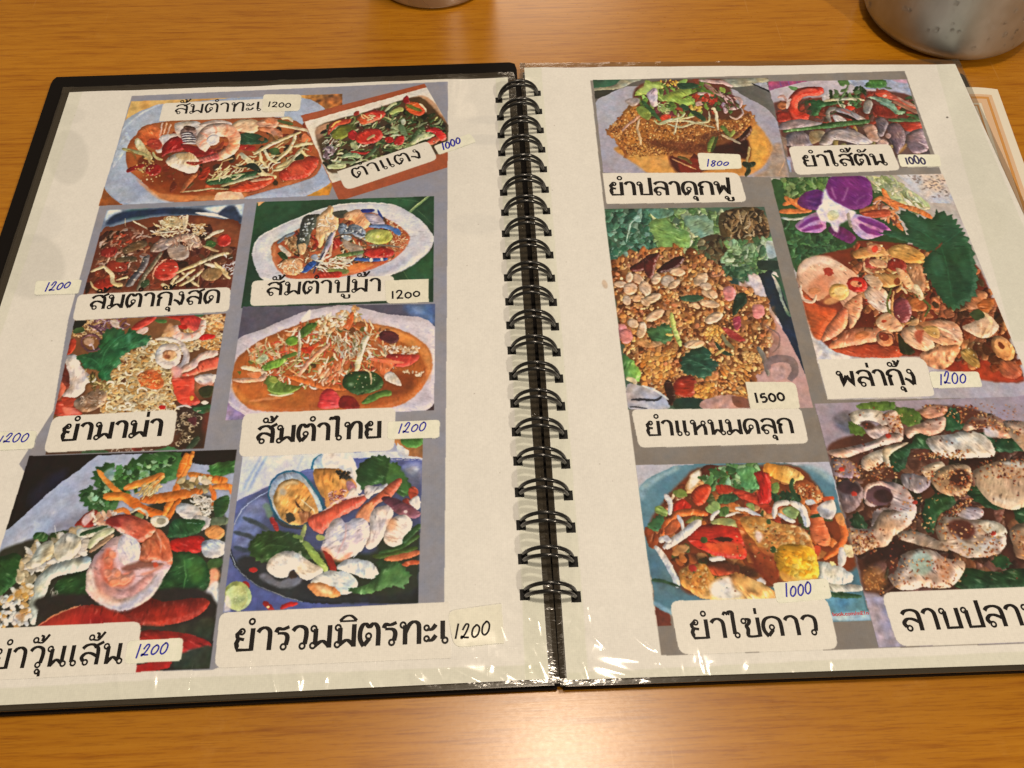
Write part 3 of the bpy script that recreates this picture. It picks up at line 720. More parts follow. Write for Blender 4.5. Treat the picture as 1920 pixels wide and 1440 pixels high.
# ---- L7: glass noodle salad with a big curled prawn
def dish_L7():
    at_page(LEFT); g(0,840,3.273); clip_to(PH['L7'])
    P('1c1412','-300 0 1500 0 1500 1450 -300 1450',0); P('20223a','200 250 420 120 300 340 180 360',soft=8,a=.6)
    P('a8b0c6','-200 620 60 490 330 250 600 45 1000 30 1180 90 1440 130 1430 800 1300 1050 0 1150 -260 1150',0,c2='9aa0b4',nm=.03); P('c0c4d0','20 620 340 330 420 300 200 560 20 680',a=.5,soft=8); P('7a747c','300 500 430 420 560 380 520 480 360 520',soft=8,a=.6)
    P('2a2a1c','-60 700 200 560 560 480 1300 300 1330 1100 -100 1140',soft=3,a=.95)
    LF('3c7a34','490 290 520 250 600 260 570 190 600 120 700 100 690 200 760 120 880 40 1100 30 1110 140 1000 220 820 230 740 300 700 380 600 390 520 350','2a5a26',16); C('l',60,'500 280 700 120 1100 50 900 220 640 360','4a9040 2c5c28 6aa860 1f4a1e 8ab888',50,36,sh=1)
    P('b0b8cc','640 150 700 120 690 200 640 200',a=.6,soft=2)
    LF('3f8034','1290 110 1400 80 1460 90 1440 150 1300 170','2a6024',8)
    # carrots
    for p,w,c in (('600 130 660 210 760 290 860 330',34,'e89038'),('630 300 760 300 880 380 1040 420',60,'e8842c'),('760 250 880 210 1010 160',42,'e88830'),('1000 420 1080 260 1130 140 1190 20',46,'ea9038'),('1090 180 1130 90 1150 30',40,'e88028'),('860 320 1040 300 1260 260',60,'e87a28'),('1150 160 1280 190 1400 200',50,'ea8a30'),('1260 210 1310 280 1300 380',34,'e88838'),('1020 460 1060 380 1110 310',34,'e87828'),('900 290 960 210 1010 170',30,'e89848'),('1300 240 1410 240 1430 290',40,'e8903c'),('680 400 760 380 800 420',30,'e89040')):
        L(c,w,p,vol=.6,sh=1.3,c2='d86820')
    strands('820 260 1010 180 1000 240 900 300',14,'f0d8a0 e8c078 d8b068',90,12,(-60,-20)); C('c',16,'1080 190 1300 180 1260 260 1120 240','a89868 c8b888 88784c e8dcc0',70,36,sh=1)
    C('n',30,'1180 300 1320 320 1300 440 1240 420','e8e0d0 c8bca8 f4f0e8',70,12)
    E('e8e4e0',1160,390,85,50,20,vol=.8,sh=1); E('d8d4d0',1230,460,60,50,0,vol=.7); P('2c5a28','1310 340 1400 290 1400 380 1330 440',vol=.4); P('708058','1300 430 1400 430 1390 470 1300 480',vol=.4)
    P('b8402c','460 480 520 410 580 375 620 410 600 470 540 490',c2='8a2018',vol=.8,sh=1); P('f0d8d0','500 440 570 385 575 420 520 480',a=.8,soft=1)
    C('c',14,'560 400 720 400 700 480 600 490','e8c0a0 f0e4d8 d89878',80,30)
    L('e0e0c8',16,'800 400 850 375 900 400 900 440',vol=.5); E('7a9a58',855,420,30,22,0,vol=.5); E('e0dcc8',980,450,60,36,0,vol=.6); E('a8a088',990,450,30,20)
    P('2c6a34','1030 520 1080 440 1250 445 1240 500 1180 540 1040 555',c2='1c4a24',vol=.5,sh=1); L('8ab0a0',8,'1150 460 1240 462'); P('c82018','1050 570 1240 545 1230 640 1070 635',c2='a81814',vol=.5,sh=1); E('d88840',1320,520,60,44,0,c2='e8a868',vol=.6); P('c8ccd0','1240 580 1370 570 1370 660 1260 670',vol=.5,nm=.12); P('3c5c28','1280 690 1360 680 1350 730 1280 740'); P('e89870','1290 750 1340 745 1330 830 1270 850',soft=2); P('e0dcdc','1270 860 1340 830 1320 1040 1240 1020',soft=3)
    # left: squid, noodles, mushrooms
    P('20481e','-20 700 40 660 100 645 150 700 130 780 60 860 -60 940',c2='2c6028',vol=.6,sh=1); E('2c6028',250,545,50,30,0,vol=.7,sh=1); P('30501e','310 530 400 510 400 550 330 580',vol=.5); L('e8e8e8',10,'335 480 345 530')
    E('c02c24',205,620,30,18,-30,vol=.5)
    C('c',46,'180 620 330 560 500 500 540 620 330 700 240 760 60 900 20 980','e8e0cc d8ccac f0ece0 c8b890',100,70,sh=1,vol=.8)
    P('e0dccc','330 600 400 530 480 540 500 610 440 680 360 690 330 650',c2='c8b890',vol=.7,sh=1,nm=.12); P('dcd4be','190 690 250 590 320 570 330 640 280 700 200 740',c2='c0b088',vol=.7,nm=.12)
    L('d8dcc8',60,'470 520 560 520 680 490',vol=.6,sh=1); L('c0cca8',50,'550 620 600 550 700 500',vol=.6,sh=1); L('2f5c2c',22,'490 535 570 510 660 480',vol=.4); L('a88868',30,'550 640 620 590 700 530',vol=.5)
    P('cfd6cc','180 1060 180 900 240 780 340 710 450 680 550 670 540 740 440 770 330 800 290 880 240 980 220 1080',c2='aeb8a8',vol=.8,sh=2)
    LF('26521f','340 850 400 790 530 760 560 860 600 930 520 970 400 1000 340 960','1c4018',5); C('s',16,'300 880 350 860 330 990 260 1020','c8c8b8 a0a090',80,8,(-80,-50))
    C('g',90,'0 920 180 780 200 900 180 1080 -40 1110','e8e4dc d0ccc0 f0ecdc b8b4a8 d8a860',44,34,sh=1,vol=.9); P('c88c3c','90 880 190 840 180 900 100 930',a=.6,soft=4); P('c89050','90 1030 150 1020 140 1070',a=.7,soft=2)
    # greens right of prawn
    P('2a5a28','1060 650 1200 650 1280 740 1270 860 1160 920 1040 930 940 900 1000 780',c2='1c4a1e',vol=.5,sh=1,nm=.12); P('4a8a38','1120 690 1220 690 1260 780 1200 840 1140 760',a=.6,soft=5); L('5a9a48',8,'1120 900 1140 780 1130 680',a=.7)
    # tomatoes and chillies below
    P('2a2420','200 960 700 900 1300 900 1310 1450 800 1450',soft=3); P('c43424','240 1090 400 1000 560 965 700 980 760 1020 850 1060 850 1180 240 1180',c2='8a1414',vol=.5,sh=1); L('f09868',10,'240 1095 330 1030 420 990 500 968',a=.8)
    P('6a1812','700 960 860 900 1000 940 1240 920 1280 970 1180 1050 1000 1090 850 1080',c2='a82c1c',vol=.5,sh=1); P('3a3028','880 1090 1080 1090 1300 1040 1310 1180 1180 1150 880 1140',c2='2a3a28',soft=3); P('c42c20','860 1130 1000 1120 1180 1150 1290 1200 1280 1240 1160 1270 860 1230',c2='901818',vol=.6,sh=1); L('e8c0b8',8,'1130 1245 1180 1245'); P('2c3a2c','1100 1270 1310 1220 1300 1360 1080 1360',soft=2); P('a81c1c','830 1330 1060 1290 1040 1350 830 1390',0)
    # the prawn
    P('ecc4bc','530 790 560 700 640 600 720 540 800 530 860 590 880 660 1000 680 1050 720 1000 800 930 880 860 950 760 1000 660 970 560 920 530 860',c2='d8b0b4',vol=.6,sh=3,nm=.05)
    L('f2e2de',74,'575 730 562 820 600 900 690 950 780 955 870 915 940 850 985 775',taper=.5,vol=.5,soft=1,spec=.3)
    L('dfa098',60,'640 650 605 720 605 800 640 860 720 890 810 880 880 830 940 770',taper=.4,vol=.4,soft=2,a=.85)
    P('c8c0c8','600 930 760 950 900 860 980 760 1010 760 960 860 860 950 760 1000 650 970',c2='b8b0bc',soft=4)
    P('d07850','870 600 900 540 960 490 1020 540 1055 640 1050 720 960 700 870 700 850 660',c2='b8583c',vol=.7,spec=.5,sh=1)
    P('b04030','650 450 700 415 800 410 900 450 960 500 900 560 860 580 780 530 720 510',c2='d07858',vol=.7,spec=.5,sh=1); P('7a2020','650 450 690 425 720 440 740 480 700 490',a=.8,soft=2)
    P('f0e8ec','730 560 780 530 850 580 860 660 820 720 740 700 720 620',c2='dcd0d8',vol=.5); P('e0643c','640 640 680 620 700 700 720 780 800 760 820 800 780 850 700 850 630 800',c2='d05a34',soft=4,a=.9)
    P('f0a890','660 780 710 740 760 780 820 760 800 820 740 840 680 830',vol=.5,soft=1); P('6a3018','740 740 860 690 1000 700 960 730 860 740 800 760',a=.7,soft=3)
    for x,y,rx,ry in ((668,700,26,34),(660,770,28,26),(700,825,36,24),(765,815,34,26),(720,775,22,18),(690,655,20,26)): E('f0a888',x,y,rx,ry,-20,c2='d86840',vol=.8,soft=1)
    L('8a2c1c',9,'640 640 620 720 640 800 690 850',a=.5,soft=2); L('7a2418',8,'860 600 900 560 950 560 990 620 1000 680',a=.55,soft=1); L('8a3020',8,'880 690 920 640 930 560',a=.5,soft=1)
    for p in ('560 720 600 800 620 880 680 930','600 660 640 740 620 820 660 880'): L('e88a78',14,p,a=.4,soft=3)
    L('f4dcd8',30,'540 800 570 880 650 940 750 960',a=.7,soft=3); L('fff4ec',10,'690 480 780 540 860 570',a=.7,soft=1); L('ffe8d8',6,'960 510 990 580 985 640',a=.7,soft=1); L('e07a50',16,'860 780 930 760 1000 720',a=.6,soft=2); E('d85030',955,720,14,16,soft=1); L('ecc8c0',16,'930 700 1000 700 1040 730',a=.7,soft=1)
    P('e8a080','560 900 600 930 700 960 760 930 700 900 620 860',a=.4,soft=5)

# ---- L8: mixed seafood salad with mussels on a glass plate
def dish_L8():
    at_page(LEFT); g(400,840,4.174); clip_to(PH['L8'])
    P('c8c4cc','0 -100 1700 -100 1700 1320 0 1320',0,c2='6a74a8'); P('d9d8e0','200 60 1640 20 1640 300 400 300 180 420',0,c2='c4c8dc')
    P('a86e3c','1380 -80 1660 -80 1640 80 1520 60',0); E('2f6a24',1560,-60,90,60,0,c2='5a9a40',vol=.6); P('ccd4e4','1440 -40 1530 20 1530 80 1440 70',0)
    for p in ('420 60 340 200 270 340','700 60 660 170','380 60 300 200 230 330'): L('8aa4cc',22,p,a=.7,soft=2)
    P('5c669c','180 420 440 300 700 180 800 150 1100 80 1640 100 1640 1300 60 1300 100 900 150 600',0,c2='4a5490',nm=.12); P('8890bc','1480 150 1620 120 1620 290 1540 280',soft=4); P('e0e0ec','1500 170 1600 150 1560 210',soft=3); L('4a5a9c',10,'1100 92 1300 78 1640 95'); L('6874a4',12,'700 190 900 150 1100 92')
    P('3c4252','160 620 250 430 500 300 1300 200 1620 240 1620 1200 800 1200 420 1110 200 950 130 780',soft=4,a=.55); P('7a86b8','160 620 220 500 320 400 420 420 360 620 280 760 160 780',soft=5,a=.8)
    L('a8b4d4',8,'155 640 190 540 270 440 430 340'); L('1c2026',26,'130 780 170 900 300 1030 500 1130 760 1200 1000 1210',taper=.8); L('c8ccd0',7,'135 800 180 920 310 1050 520 1150 700 1200')
    for p in ('230 540 340 590 440 650','160 660 260 680 340 710','160 780 240 800 290 800'): L('3e4a54',36,p,soft=1)
    P('26282c','200 860 400 860 800 1060 1100 1150 1620 1060 1620 1210 800 1200 420 1110 220 970',c2='34383c',soft=3); P('7c7c88','360 1010 420 980 520 1040 620 1000 700 1030 620 1090 480 1080',soft=2,a=.8)
    P('2c3038','1000 1150 1620 1060 1610 1220 1000 1210',0,c2='1c2420')
    E('b02424',315,950,32,20,0,vol=.5); E('a82024',260,1070,34,24,40,vol=.6)
    E('a8b868',190,1160,112,118,0,c2='c4cc88',vol=.3,sh=1); E('c8d494',185,1170,90,96,0,c2='b8c47c')
    for a in range(0,360,36): L('dfe4b8',5,[185,1170,185+88*math.cos(a/57.3),1170+90*math.sin(a/57.3)],a=.8)
    P('f0e8e0','80 1150 130 1190 130 1290 70 1290',soft=2,a=.8)
    L('a81c20',44,'390 1200 430 1240 460 1280',vol=.7); L('c02020',34,'520 1260 580 1230 660 1210',vol=.7); E('e8d890',425,1245,14,10)
    # mussels
    P('206a88','430 330 470 240 560 185 660 185 740 240 820 350 880 470 820 520 720 600 600 620 500 570 440 440',c2='1c4a60',sh=1); P('c2ccd6','440 330 480 250 560 200 660 200 730 260 800 360 860 480 800 500 720 590 620 600 520 550 460 440',c2='a8b4bc',vol=.5)
    P('3c3c3c','480 540 560 590 680 620 700 640 560 620 490 570'); P('e0a050','470 380 520 280 600 245 680 260 760 350 820 470 810 520 700 600 620 600 540 560 490 470',c2='c88c48',vol=.7,sh=1,nm=.1); L('e8c890',30,'500 420 530 320 600 270 670 280',a=.7,soft=2)
    E('c0b8a8',545,345,30,28,soft=2,a=.8); P('3a3a30','570 520 620 510 640 560 590 580',jag=4); P('4a3020','640 420 700 490 780 540 700 480 650 460'); P('a87048','660 500 740 500 780 540 700 600 680 540',vol=.6,soft=1); L('e8d4a8',10,'680 400 760 460 800 520')
    L('206a88',16,'770 170 790 90 850 50',taper=.9); P('bccad8','780 180 800 90 860 50 1060 60 1120 150 1160 300 1140 360 1060 280 980 180 840 160',c2='dcdce4',vol=.3); P('e6e2e0','870 40 1040 40 1100 120 980 180 870 160',soft=1)
    P('dc9a4a','780 180 860 160 1000 170 1080 230 1120 320 1040 400 900 470 870 400 820 340',c2='c8884c',vol=.7,sh=1,nm=.1); L('b87838',18,'850 200 860 300 880 400',a=.8); C('c',16,'960 170 1060 190 1080 240 1000 240','2a2a24 3a3c34 18140f',40,26)
    P('d8a8a8','1040 270 1090 270 1120 340 1060 340',c2='7a3848',vol=.5); C('n',24,'890 360 1040 330 1030 410 920 440','c88890 7a3040 e8c8c8 9a4858',50,10); P('efe8e0','1040 380 1090 320 1130 340 1120 400 1060 420',vol=.6)
    P('e8ece8','1040 40 1120 150 1160 300 1140 340 1100 200',soft=2)
    # herbs
    LF('2c5a24','1120 180 1200 90 1300 60 1380 80 1380 120 1440 120 1480 200 1540 280 1560 340 1480 380 1380 300 1280 280 1160 330','234a1e',12); P('4a8034','1380 120 1460 150 1530 290 1520 350 1440 300 1360 270',a=.7,soft=2,jag=5); P('1f4a20','1160 160 1260 90 1290 200 1240 290 1160 280',a=.6,soft=4)
    E('b84830',1560,350,40,50,0,vol=.6); P('8a3028','1480 400 1560 400 1600 460 1500 450',vol=.5); P('e8e4e0','1530 420 1600 370 1620 440 1590 480',vol=.6)
    P('2a3424','280 780 340 700 440 660 600 660 700 720 800 800 1250 820 1300 700 1620 640 1620 1080 1100 1140 900 960 420 900',soft=4)
    LF('2f5224','280 790 350 680 440 650 580 660 660 700 720 760 780 860 600 900 440 900 340 880','27461e',12,('340 800 460 760 600 780',),'4a7040',6)
    P('d9634a','740 560 860 490 1040 410 1190 370 1200 400 1130 470 1000 540 880 640 860 670 780 640',c2='c84434',vol=.7,sh=1.5,spec=.3); L('f0c8b8',14,'860 490 1020 400 1180 370',a=.8)
    P('e8e0dc','1180 360 1190 300 1290 300 1360 280 1350 330 1260 360 1210 400',vol=.7,sh=1)
    P('d46a44','1120 560 1150 470 1240 400 1360 300 1440 240 1470 245 1460 300 1380 390 1270 450 1220 560',c2='b84a34',vol=.8,sh=1.5,spec=.4); P('e88c58','1120 540 1150 480 1250 420 1220 580',c2='e8a078',vol=.5,soft=2)
    P('6a3440','1320 400 1380 380 1480 420 1600 490 1610 540 1540 550 1420 500',c2='8a5460',vol=.7,sh=1); E('e8d0c8',1505,500,14,14)
    P('f0e4dc','1230 520 1270 470 1360 450 1410 500 1380 580 1340 680 1280 770 1210 790 1190 720 1220 600',c2='d8c0b8',vol=.7,sh=1.5); P('f0e6e0','1400 560 1460 520 1530 540 1550 620 1500 720 1420 770 1340 740 1340 660',c2='dcc4b8',vol=.7,sh=1.5); P('d89c70','1360 560 1420 550 1420 640 1360 640',a=.7,soft=4); L('c89880',8,'1340 690 1440 710 1520 690',a=.6)
    P('f2e8e6','850 770 890 640 940 560 1000 550 1040 590 1100 550 1180 560 1225 640 1200 740 1140 820 1040 870 960 870 880 830',c2='d8c4c4',vol=.6,sh=2.5); P('e8a080','850 780 900 790 960 860 1040 830 1110 810 1040 880 940 880 870 850',c2='d88058',a=.8,soft=3); L('d8a8a0',12,'1040 600 1030 700 990 790 960 860',a=.8,soft=1); L('f4f0f0',12,'1200 680 1160 780 1100 860',a=.9)
    P('b02c20','860 800 940 870 970 950 920 960 880 870',vol=.6,sh=1)
    L('86a850',60,'700 730 780 820 840 900 890 970',vol=.6,sh=1.5,c2='a8c070'); L('aac078',36,'680 740 700 680 720 600',vol=.5,sh=1); L('6a9040',30,'620 690 680 700 700 720',vol=.5); E('b0bc68',840,700,34,26,0,vol=.5)
    P('f0e8dc','415 930 450 860 520 815 620 810 700 850 780 900 850 940 850 980 760 1030 700 1030 660 980 620 950 580 1010 500 1010 440 980',c2='e0d0bc',vol=.7,sh=2,nm=.08); C('g',30,'440 860 700 830 700 900 460 950','faf4ea e8dccc',50,36,vol=.6,sh=0,a=.5); P('3a2c24','590 970 640 960 660 1010 600 1020',soft=1)
    P('f2ece4','970 930 1020 880 1120 865 1230 890 1290 960 1290 1000 1200 1020 1100 990 1010 960',c2='e0d4c8',vol=.7,sh=2); P('ecebe4','760 1060 830 990 940 955 1060 980 1130 1050 1100 1120 1000 1150 860 1090',c2='d4d8d0',vol=.6,sh=2); P('e8a060','740 1080 800 1050 900 1070 980 1120 980 1165 860 1165 780 1140',c2='d88848',vol=.6,sh=1); P('f0c890','790 1080 880 1090 940 1140 860 1140',soft=2,a=.8,nm=.2)
    LF('2c5a28','1060 1100 1160 1080 1240 1040 1300 960 1280 900 1340 870 1440 880 1500 940 1540 1000 1480 1100 1380 1080 1240 1140 1100 1140','4a8040',12); P('5a9048','1340 960 1480 920 1500 1080 1400 1060 1300 1100',a=.5,soft=4); P('1e3a1c','1270 900 1350 860 1440 900 1340 950',a=.7,soft=3)
    L('3f7030',40,'1300 820 1450 780 1610 690',vol=.5,sh=1); L('4a6a28',44,'1250 850 1400 830 1600 780',vol=.6,sh=1); L('e07848',50,'1340 870 1480 850 1620 820',vol=.6,sh=1); L('c85a30',40,'1480 910 1560 900 1620 890',vol=.6); L('2f6030',50,'1480 740 1560 660 1620 600',vol=.5)
    L('a82c30',40,'450 540 480 600 510 650',vol=.6); L('7aa870',50,'400 440 430 480 440 550',a=.6,soft=2)

BRUSH = [dish_L1, dish_L2, dish_L3, dish_L4, dish_L5, dish_L6, dish_L7, dish_L8]
# ---- R1: crispy catfish salad
def dish_R1():
    at_page(RIGHT); g(1100,120,5.053); clip_to(PH['R1'])
    P('5c544c','0 100 2000 100 2000 1100 0 1100',0,c2='6c645c'); P('1e4a30','50 140 320 140 260 200 60 230',c2='2c6a44'); P('a8a88c','60 230 260 210 330 150 520 145 430 180 300 240 60 260',vol=.3); P('2c2a20','60 260 300 240 560 200 400 260 90 330')
    P('5a5850','1320 200 1560 180 1760 300 1800 520 1500 380 1300 260',c2='6a6660'); P('a8a890','1280 150 1640 130 1720 160 1600 200 1400 220 1300 200',vol=.4); P('a0a0a8','1560 190 1700 170 1740 260',0); P('1c1c20','1560 180 1740 255 1740 275 1580 200',0)
    P('aaa8b0','80 380 200 290 340 230 500 210 1300 230 1480 300 1700 420 1800 540 1860 700 1920 900 1940 1100 140 1100 100 700',c2='a098a4',nm=.04); P('a88c74','1750 780 1860 760 1920 900 1940 1100 1500 1100 1700 1000',soft=6)
    P('d09444','300 780 360 880 520 980 600 1030 1100 1060 1500 1060 1680 960 1760 820 1740 740 1640 600 1500 540 1000 700',c2='c07c34',soft=3,vol=.2); P('dba050','520 860 800 900 860 1030 620 1030 460 940',soft=6,a=.8); P('e0a848','1560 620 1700 720 1720 820 1640 980 1560 960',soft=6,a=.8)
    P('5c1c10','780 860 1000 820 1200 800 1500 700 1540 900 1400 900 1060 1030 860 1030',c2='3c1810',soft=4); P('7a2414','880 920 1050 900 1080 1040 900 1040',soft=3)
    P('b8742c','190 620 260 570 320 480 420 400 520 360 1400 380 1520 460 1600 500 1560 620 1400 700 1200 840 960 880 760 860 520 830 400 880 340 850 280 730 200 680',c2='8e4e22',vol=.4,sh=1,nm=.2,jag=13)
    reg='200 620 330 480 440 400 1450 440 1580 500 1500 640 1300 700 1100 840 780 860 560 830 380 870 290 720'
    C('c',420,reg,'c88038 d8944c a86428 8a4a20 e0a058 74401c b87030',34,24,vol=.9,sh=.8); C('c',130,'360 760 760 780 760 860 400 880','d8984c e8ac5c c07830 8a5020',26,18,vol=.9); C('d',700,reg,'e8b468 5a2c14 c88a44 f0c078 74401c',9,7,a=.85)
    P('5a2814','560 720 900 740 1150 780 1100 850 860 840 640 780',a=.65,soft=6); P('4a2010','1060 700 1300 640 1440 660 1300 800 1120 840',a=.6,soft=6)
    # dark chilli and stems
    P('34140c','1390 740 1470 670 1530 600 1555 590 1560 640 1500 720 1420 770 1380 770',c2='50200f',vol=.7,spec=.5,sh=1); P('30100a','1200 780 1380 760 1520 720 1480 860 1200 860',soft=3)
    L('7a9038',44,'1160 840 1170 760 1210 690',vol=.6,sh=1); L('5a7830',40,'1270 590 1310 620 1350 680',vol=.6,sh=1); L('98a848',34,'1350 690 1380 660 1400 630',vol=.6); L('c8b48c',24,'1270 670 1360 710 1460 760',vol=.6,sh=1); L('3c4a20',26,'1180 840 1220 740 1240 690')
    L('c89868',14,'810 900 920 950 1040 1000',sh=1,vol=.5); L('6a5a2c',30,'860 880 940 900 1000 950',vol=.5); L('b8a468',24,'1510 940 1530 860 1540 780',sh=1,vol=.5); L('20301a',50,'1470 940 1530 960 1600 940',vol=.6,sh=1); L('24341c',40,'1530 960 1530 1020 1500 1060',vol=.6); L('e0b080',10,'1820 1040 1860 960 1880 900',a=.6)
    # herbs, shallots on top
    P('6a3020','440 280 560 180 1000 150 1300 160 1400 340 1480 440 1400 520 1200 520 900 480 600 520 480 400',soft=3,c2='4a2c18')
    C('l',50,'460 200 1100 150 1360 260 1400 440 700 520 480 400','7aa83c 5c8a30 3c6428 9ac050 a04028 7c3038',110,60,sh=1)
    P('9cb44c','480 250 540 210 560 150 620 170 700 170 730 230 680 240 690 300 760 290 840 250 960 240 1000 280 900 320 960 330 1020 320 1010 380 900 390 820 360 700 350 620 300 560 290 460 300',c2='82a040',vol=.5,sh=1.5,nm=.1,jag=4); P('b4c468','500 230 600 190 680 210 640 260 520 280',a=.7,soft=3); P('86a444','470 420 520 400 600 450 600 520 560 530 500 480',vol=.5,sh=1)
    P('a888a0','570 300 600 250 660 240 668 380 650 405 620 400',c2='c8b8bc',vol=.6,sh=1.2); P('b8a8a0','440 320 500 330 490 380 420 400 360 350',vol=.5,soft=1); L('2c5a2c',36,'520 350 600 430 700 540',vol=.6,sh=1.2,c2='3a6a34'); L('284c28',44,'970 420 1050 480 1130 540',vol=.6,sh=1.2); P('2c5030','900 380 960 400 960 440 900 420')
    C('n',14,'690 380 760 380 780 460 700 450','a8c070 7a9c48 d0dca0',90,12,sh=1); E('c8442c',750,510,50,34,0,vol=.6)
    for p,w,c in (('670 570 780 530 900 520 1020 500',20,'d4dca4'),('760 570 900 600 1020 560 1140 550 1160 500 1155 450',20,'dce0b0'),('700 560 860 540 1000 550 1210 605',18,'d8d4a4'),('870 470 860 520 830 670',20,'dcd8b4'),('1180 430 1210 430 1235 520 1245 630',30,'e0d4ac'),('330 640 400 570 510 490',26,'d0a088'),('500 520 480 600 500 680 520 770',26,'dcbc90'),('800 540 900 500 940 470',18,'c8d498'),('640 530 680 570 760 560',16,'d0d8a0')): L(c,w,p,vol=.5,sh=1)
    for p,w,c in (('1120 190 1200 250 1300 300 1380 350',44,'9c7068'),('1060 150 1200 170 1300 180 1380 220',34,'b89890'),('1280 380 1310 400 1320 470',50,'b090a0'),('1340 430 1440 410 1460 350 1400 310',34,'b09088'),('1350 490 1420 520 1480 470 1470 420',20,'a8a088'),('1020 290 1100 280 1190 300',30,'b49ca0'),('1030 380 1080 370 1110 350',44,'d09880')): L(c,w,p,vol=.6,sh=1,c2='c8a8a4')
    C('c',24,'1080 280 1240 300 1220 400 1100 380','c03820 a82818 3a5a2c d86848',50,30,sh=1); C('c',16,'680 150 880 150 880 220 700 210','e0b040 d8a030 4a6a28 f0d080',34,20); P('1f4a2c','860 190 1000 180 1060 220 900 240',vol=.5); C('c',10,'990 300 1060 300 1050 330','c84020',40,30); C('s',20,'1200 220 1380 300 1460 400 1300 440','6a3a30 3c2a1c c8a098 5a6a30',70,16,(20,70))
    C('c',12,'980 390 1080 400 1070 450 990 430','d8b048 e0c060',40,26)

# ---- R2: stuffed squid and intestine salad
def dish_R2():
    at_page(RIGHT); g(1430,120,5.486); clip_to(PH['R2'])
    P('a898a4','0 100 2000 100 2000 1200 0 1200',0,c2='7a6860'); P('b04468','60 180 460 170 300 220 90 280',c2='785090'); 
    for i in range(7): L('5c4a94' if i%2 else 'c05878',16,f'{130+i*44} 175 {150+i*46} 260',a=.7)
    P('c0b4b8','60 290 250 230 500 180 1100 160 1100 400 100 400',c2='b0a8b0'); P('a4acc0','900 165 1500 160 1560 380 1300 280 1000 250',c2='98a0bc'); P('b890a8','1330 160 1480 160 1490 200 1400 190',soft=2)
    P('6a2c20','110 400 700 330 1200 280 1560 360 1640 700 1720 940 200 940 120 500',c2='584038',soft=3)
    C('c',80,'120 420 700 360 1200 300 1560 420 1640 640 160 600','6a2c20 8a3a28 a8402c 5a4a38 3c4a28 785048',120,60)
    C('c',40,'200 640 1700 700 1720 920 240 900','6c5c64 584850 8a7880 4a3a38 a08c50',160,90)
    L('d8a89c',26,'150 350 210 330 250 390',vol=.5); E('b86838',200,430,50,40,0,vol=.6); P('a82c1c','130 520 200 490 280 510 300 570 160 600',vol=.7); P('5a8a48','270 230 340 240 380 270 300 270')
    # pepper ring
    P('d03c24','260 470 250 400 280 340 340 270 430 240 540 235 615 245 620 300 560 330 460 330 400 360 360 420 370 480 420 500 480 530 460 580 380 605 310 590 280 540',c2='c42818',vol=.9,spec=.3,sh=1.5); L('e86850',30,'300 440 330 350 420 280 560 270',a=.6,soft=2); L('e86850',24,'300 500 340 550 420 570',a=.6,soft=2); P('d8ccc0','250 380 290 360 270 440 240 460',a=.8)
    P('c8c4c4','610 330 680 310 680 380 640 400 610 380',vol=.4)
    # herbs
    C('l',20,'690 300 1000 220 1100 300 900 400 700 380','3c5c30 28461f 5c8048 1e3818',90,44,sh=1); P('5a8a40','770 170 840 160 890 180 880 220 800 220',vol=.5,jag=4); LF('4a8438','1050 230 1100 170 1180 155 1260 170 1270 230 1200 250 1110 250','3c7030',6); P('5c7058','1250 240 1300 235 1330 260 1280 260'); P('3c5c34','1460 350 1520 330 1540 360 1480 365')
    LF('2c6030','460 390 520 370 640 380 760 400 700 430 620 440 580 490 570 530 500 530 500 480 460 470 500 420','1f4a24',7); L('ccc8a4',26,'620 385 780 365 920 360 1050 375',vol=.5,sh=1); L('5c8850',18,'890 200 850 280 790 380 740 420',sh=1,vol=.4); L('dcd8c8',10,'890 170 940 240'); C('l',14,'780 380 1000 380 960 440 800 440','2f5a2c 4a7a40 c8c4a0',70,30)
    E('c83c28',900,455,50,24,0,vol=.5); P('847c70','1040 400 1080 370 1125 390 1130 440 1090 510 1030 490',vol=.6,sh=1,c2='948c80')
    P('d04428','1150 310 1190 270 1270 270 1330 310 1420 350 1560 420 1590 470 1440 420 1330 370 1240 350',c2='b86048',vol=.6,sh=1); E('f0c0a0',1255,330,22,14); L('a87860',34,'1330 380 1460 440 1600 510',vol=.6,sh=1); L('c8a090',24,'1380 340 1480 400 1580 440',vol=.5); P('8a2c1c','1140 420 1240 440 1400 510 1340 560 1200 540 1130 480',vol=.6,c2='742418')
    LF('8aa88c','1080 345 1160 340 1280 360 1350 420 1400 480 1475 490 1430 520 1360 510 1290 450 1210 410 1150 370','6c9470',8,('1100 350 1250 400 1420 510',),'b8ccb0',5); L('44703c',26,'1480 520 1540 530 1620 570',vol=.5); L('4f7c48',34,'1290 580 1440 580 1640 575',vol=.5,sh=1)
    P('c03822','1430 600 1620 600 1650 650 1580 690 1480 690 1440 640',c2='a82c1c',vol=.7,sh=1,spec=.2)
    # onion rings
    L('8c8474',44,'700 600 670 530 690 470 760 460',vol=.8,sh=1); L('988c88',56,'740 470 860 490 960 540 1090 610',vol=.8,sh=1.5,c2='a89c9c'); L('b46050',26,'800 470 860 490 900 510',a=.6,soft=1); P('d0c8c0','720 530 780 530 860 580 800 605 750 600',vol=.5,sh=1); P('2c1c14','740 500 860 520 980 580 900 570 780 520')
    L('3a6230',54,'210 690 400 660 700 630 1100 590',vol=.7,sh=1.5,c2='48763c',taper=.6)
    P('948890','170 640 240 590 400 570 540 590 600 620 200 680',vol=.6); P('847880','240 740 330 700 440 710 500 780 490 840 250 840',c2='746870',vol=.8,sh=1.5,spec=.15)
    P('9a8c70','490 700 620 690 640 740 580 800 500 820',vol=.4)
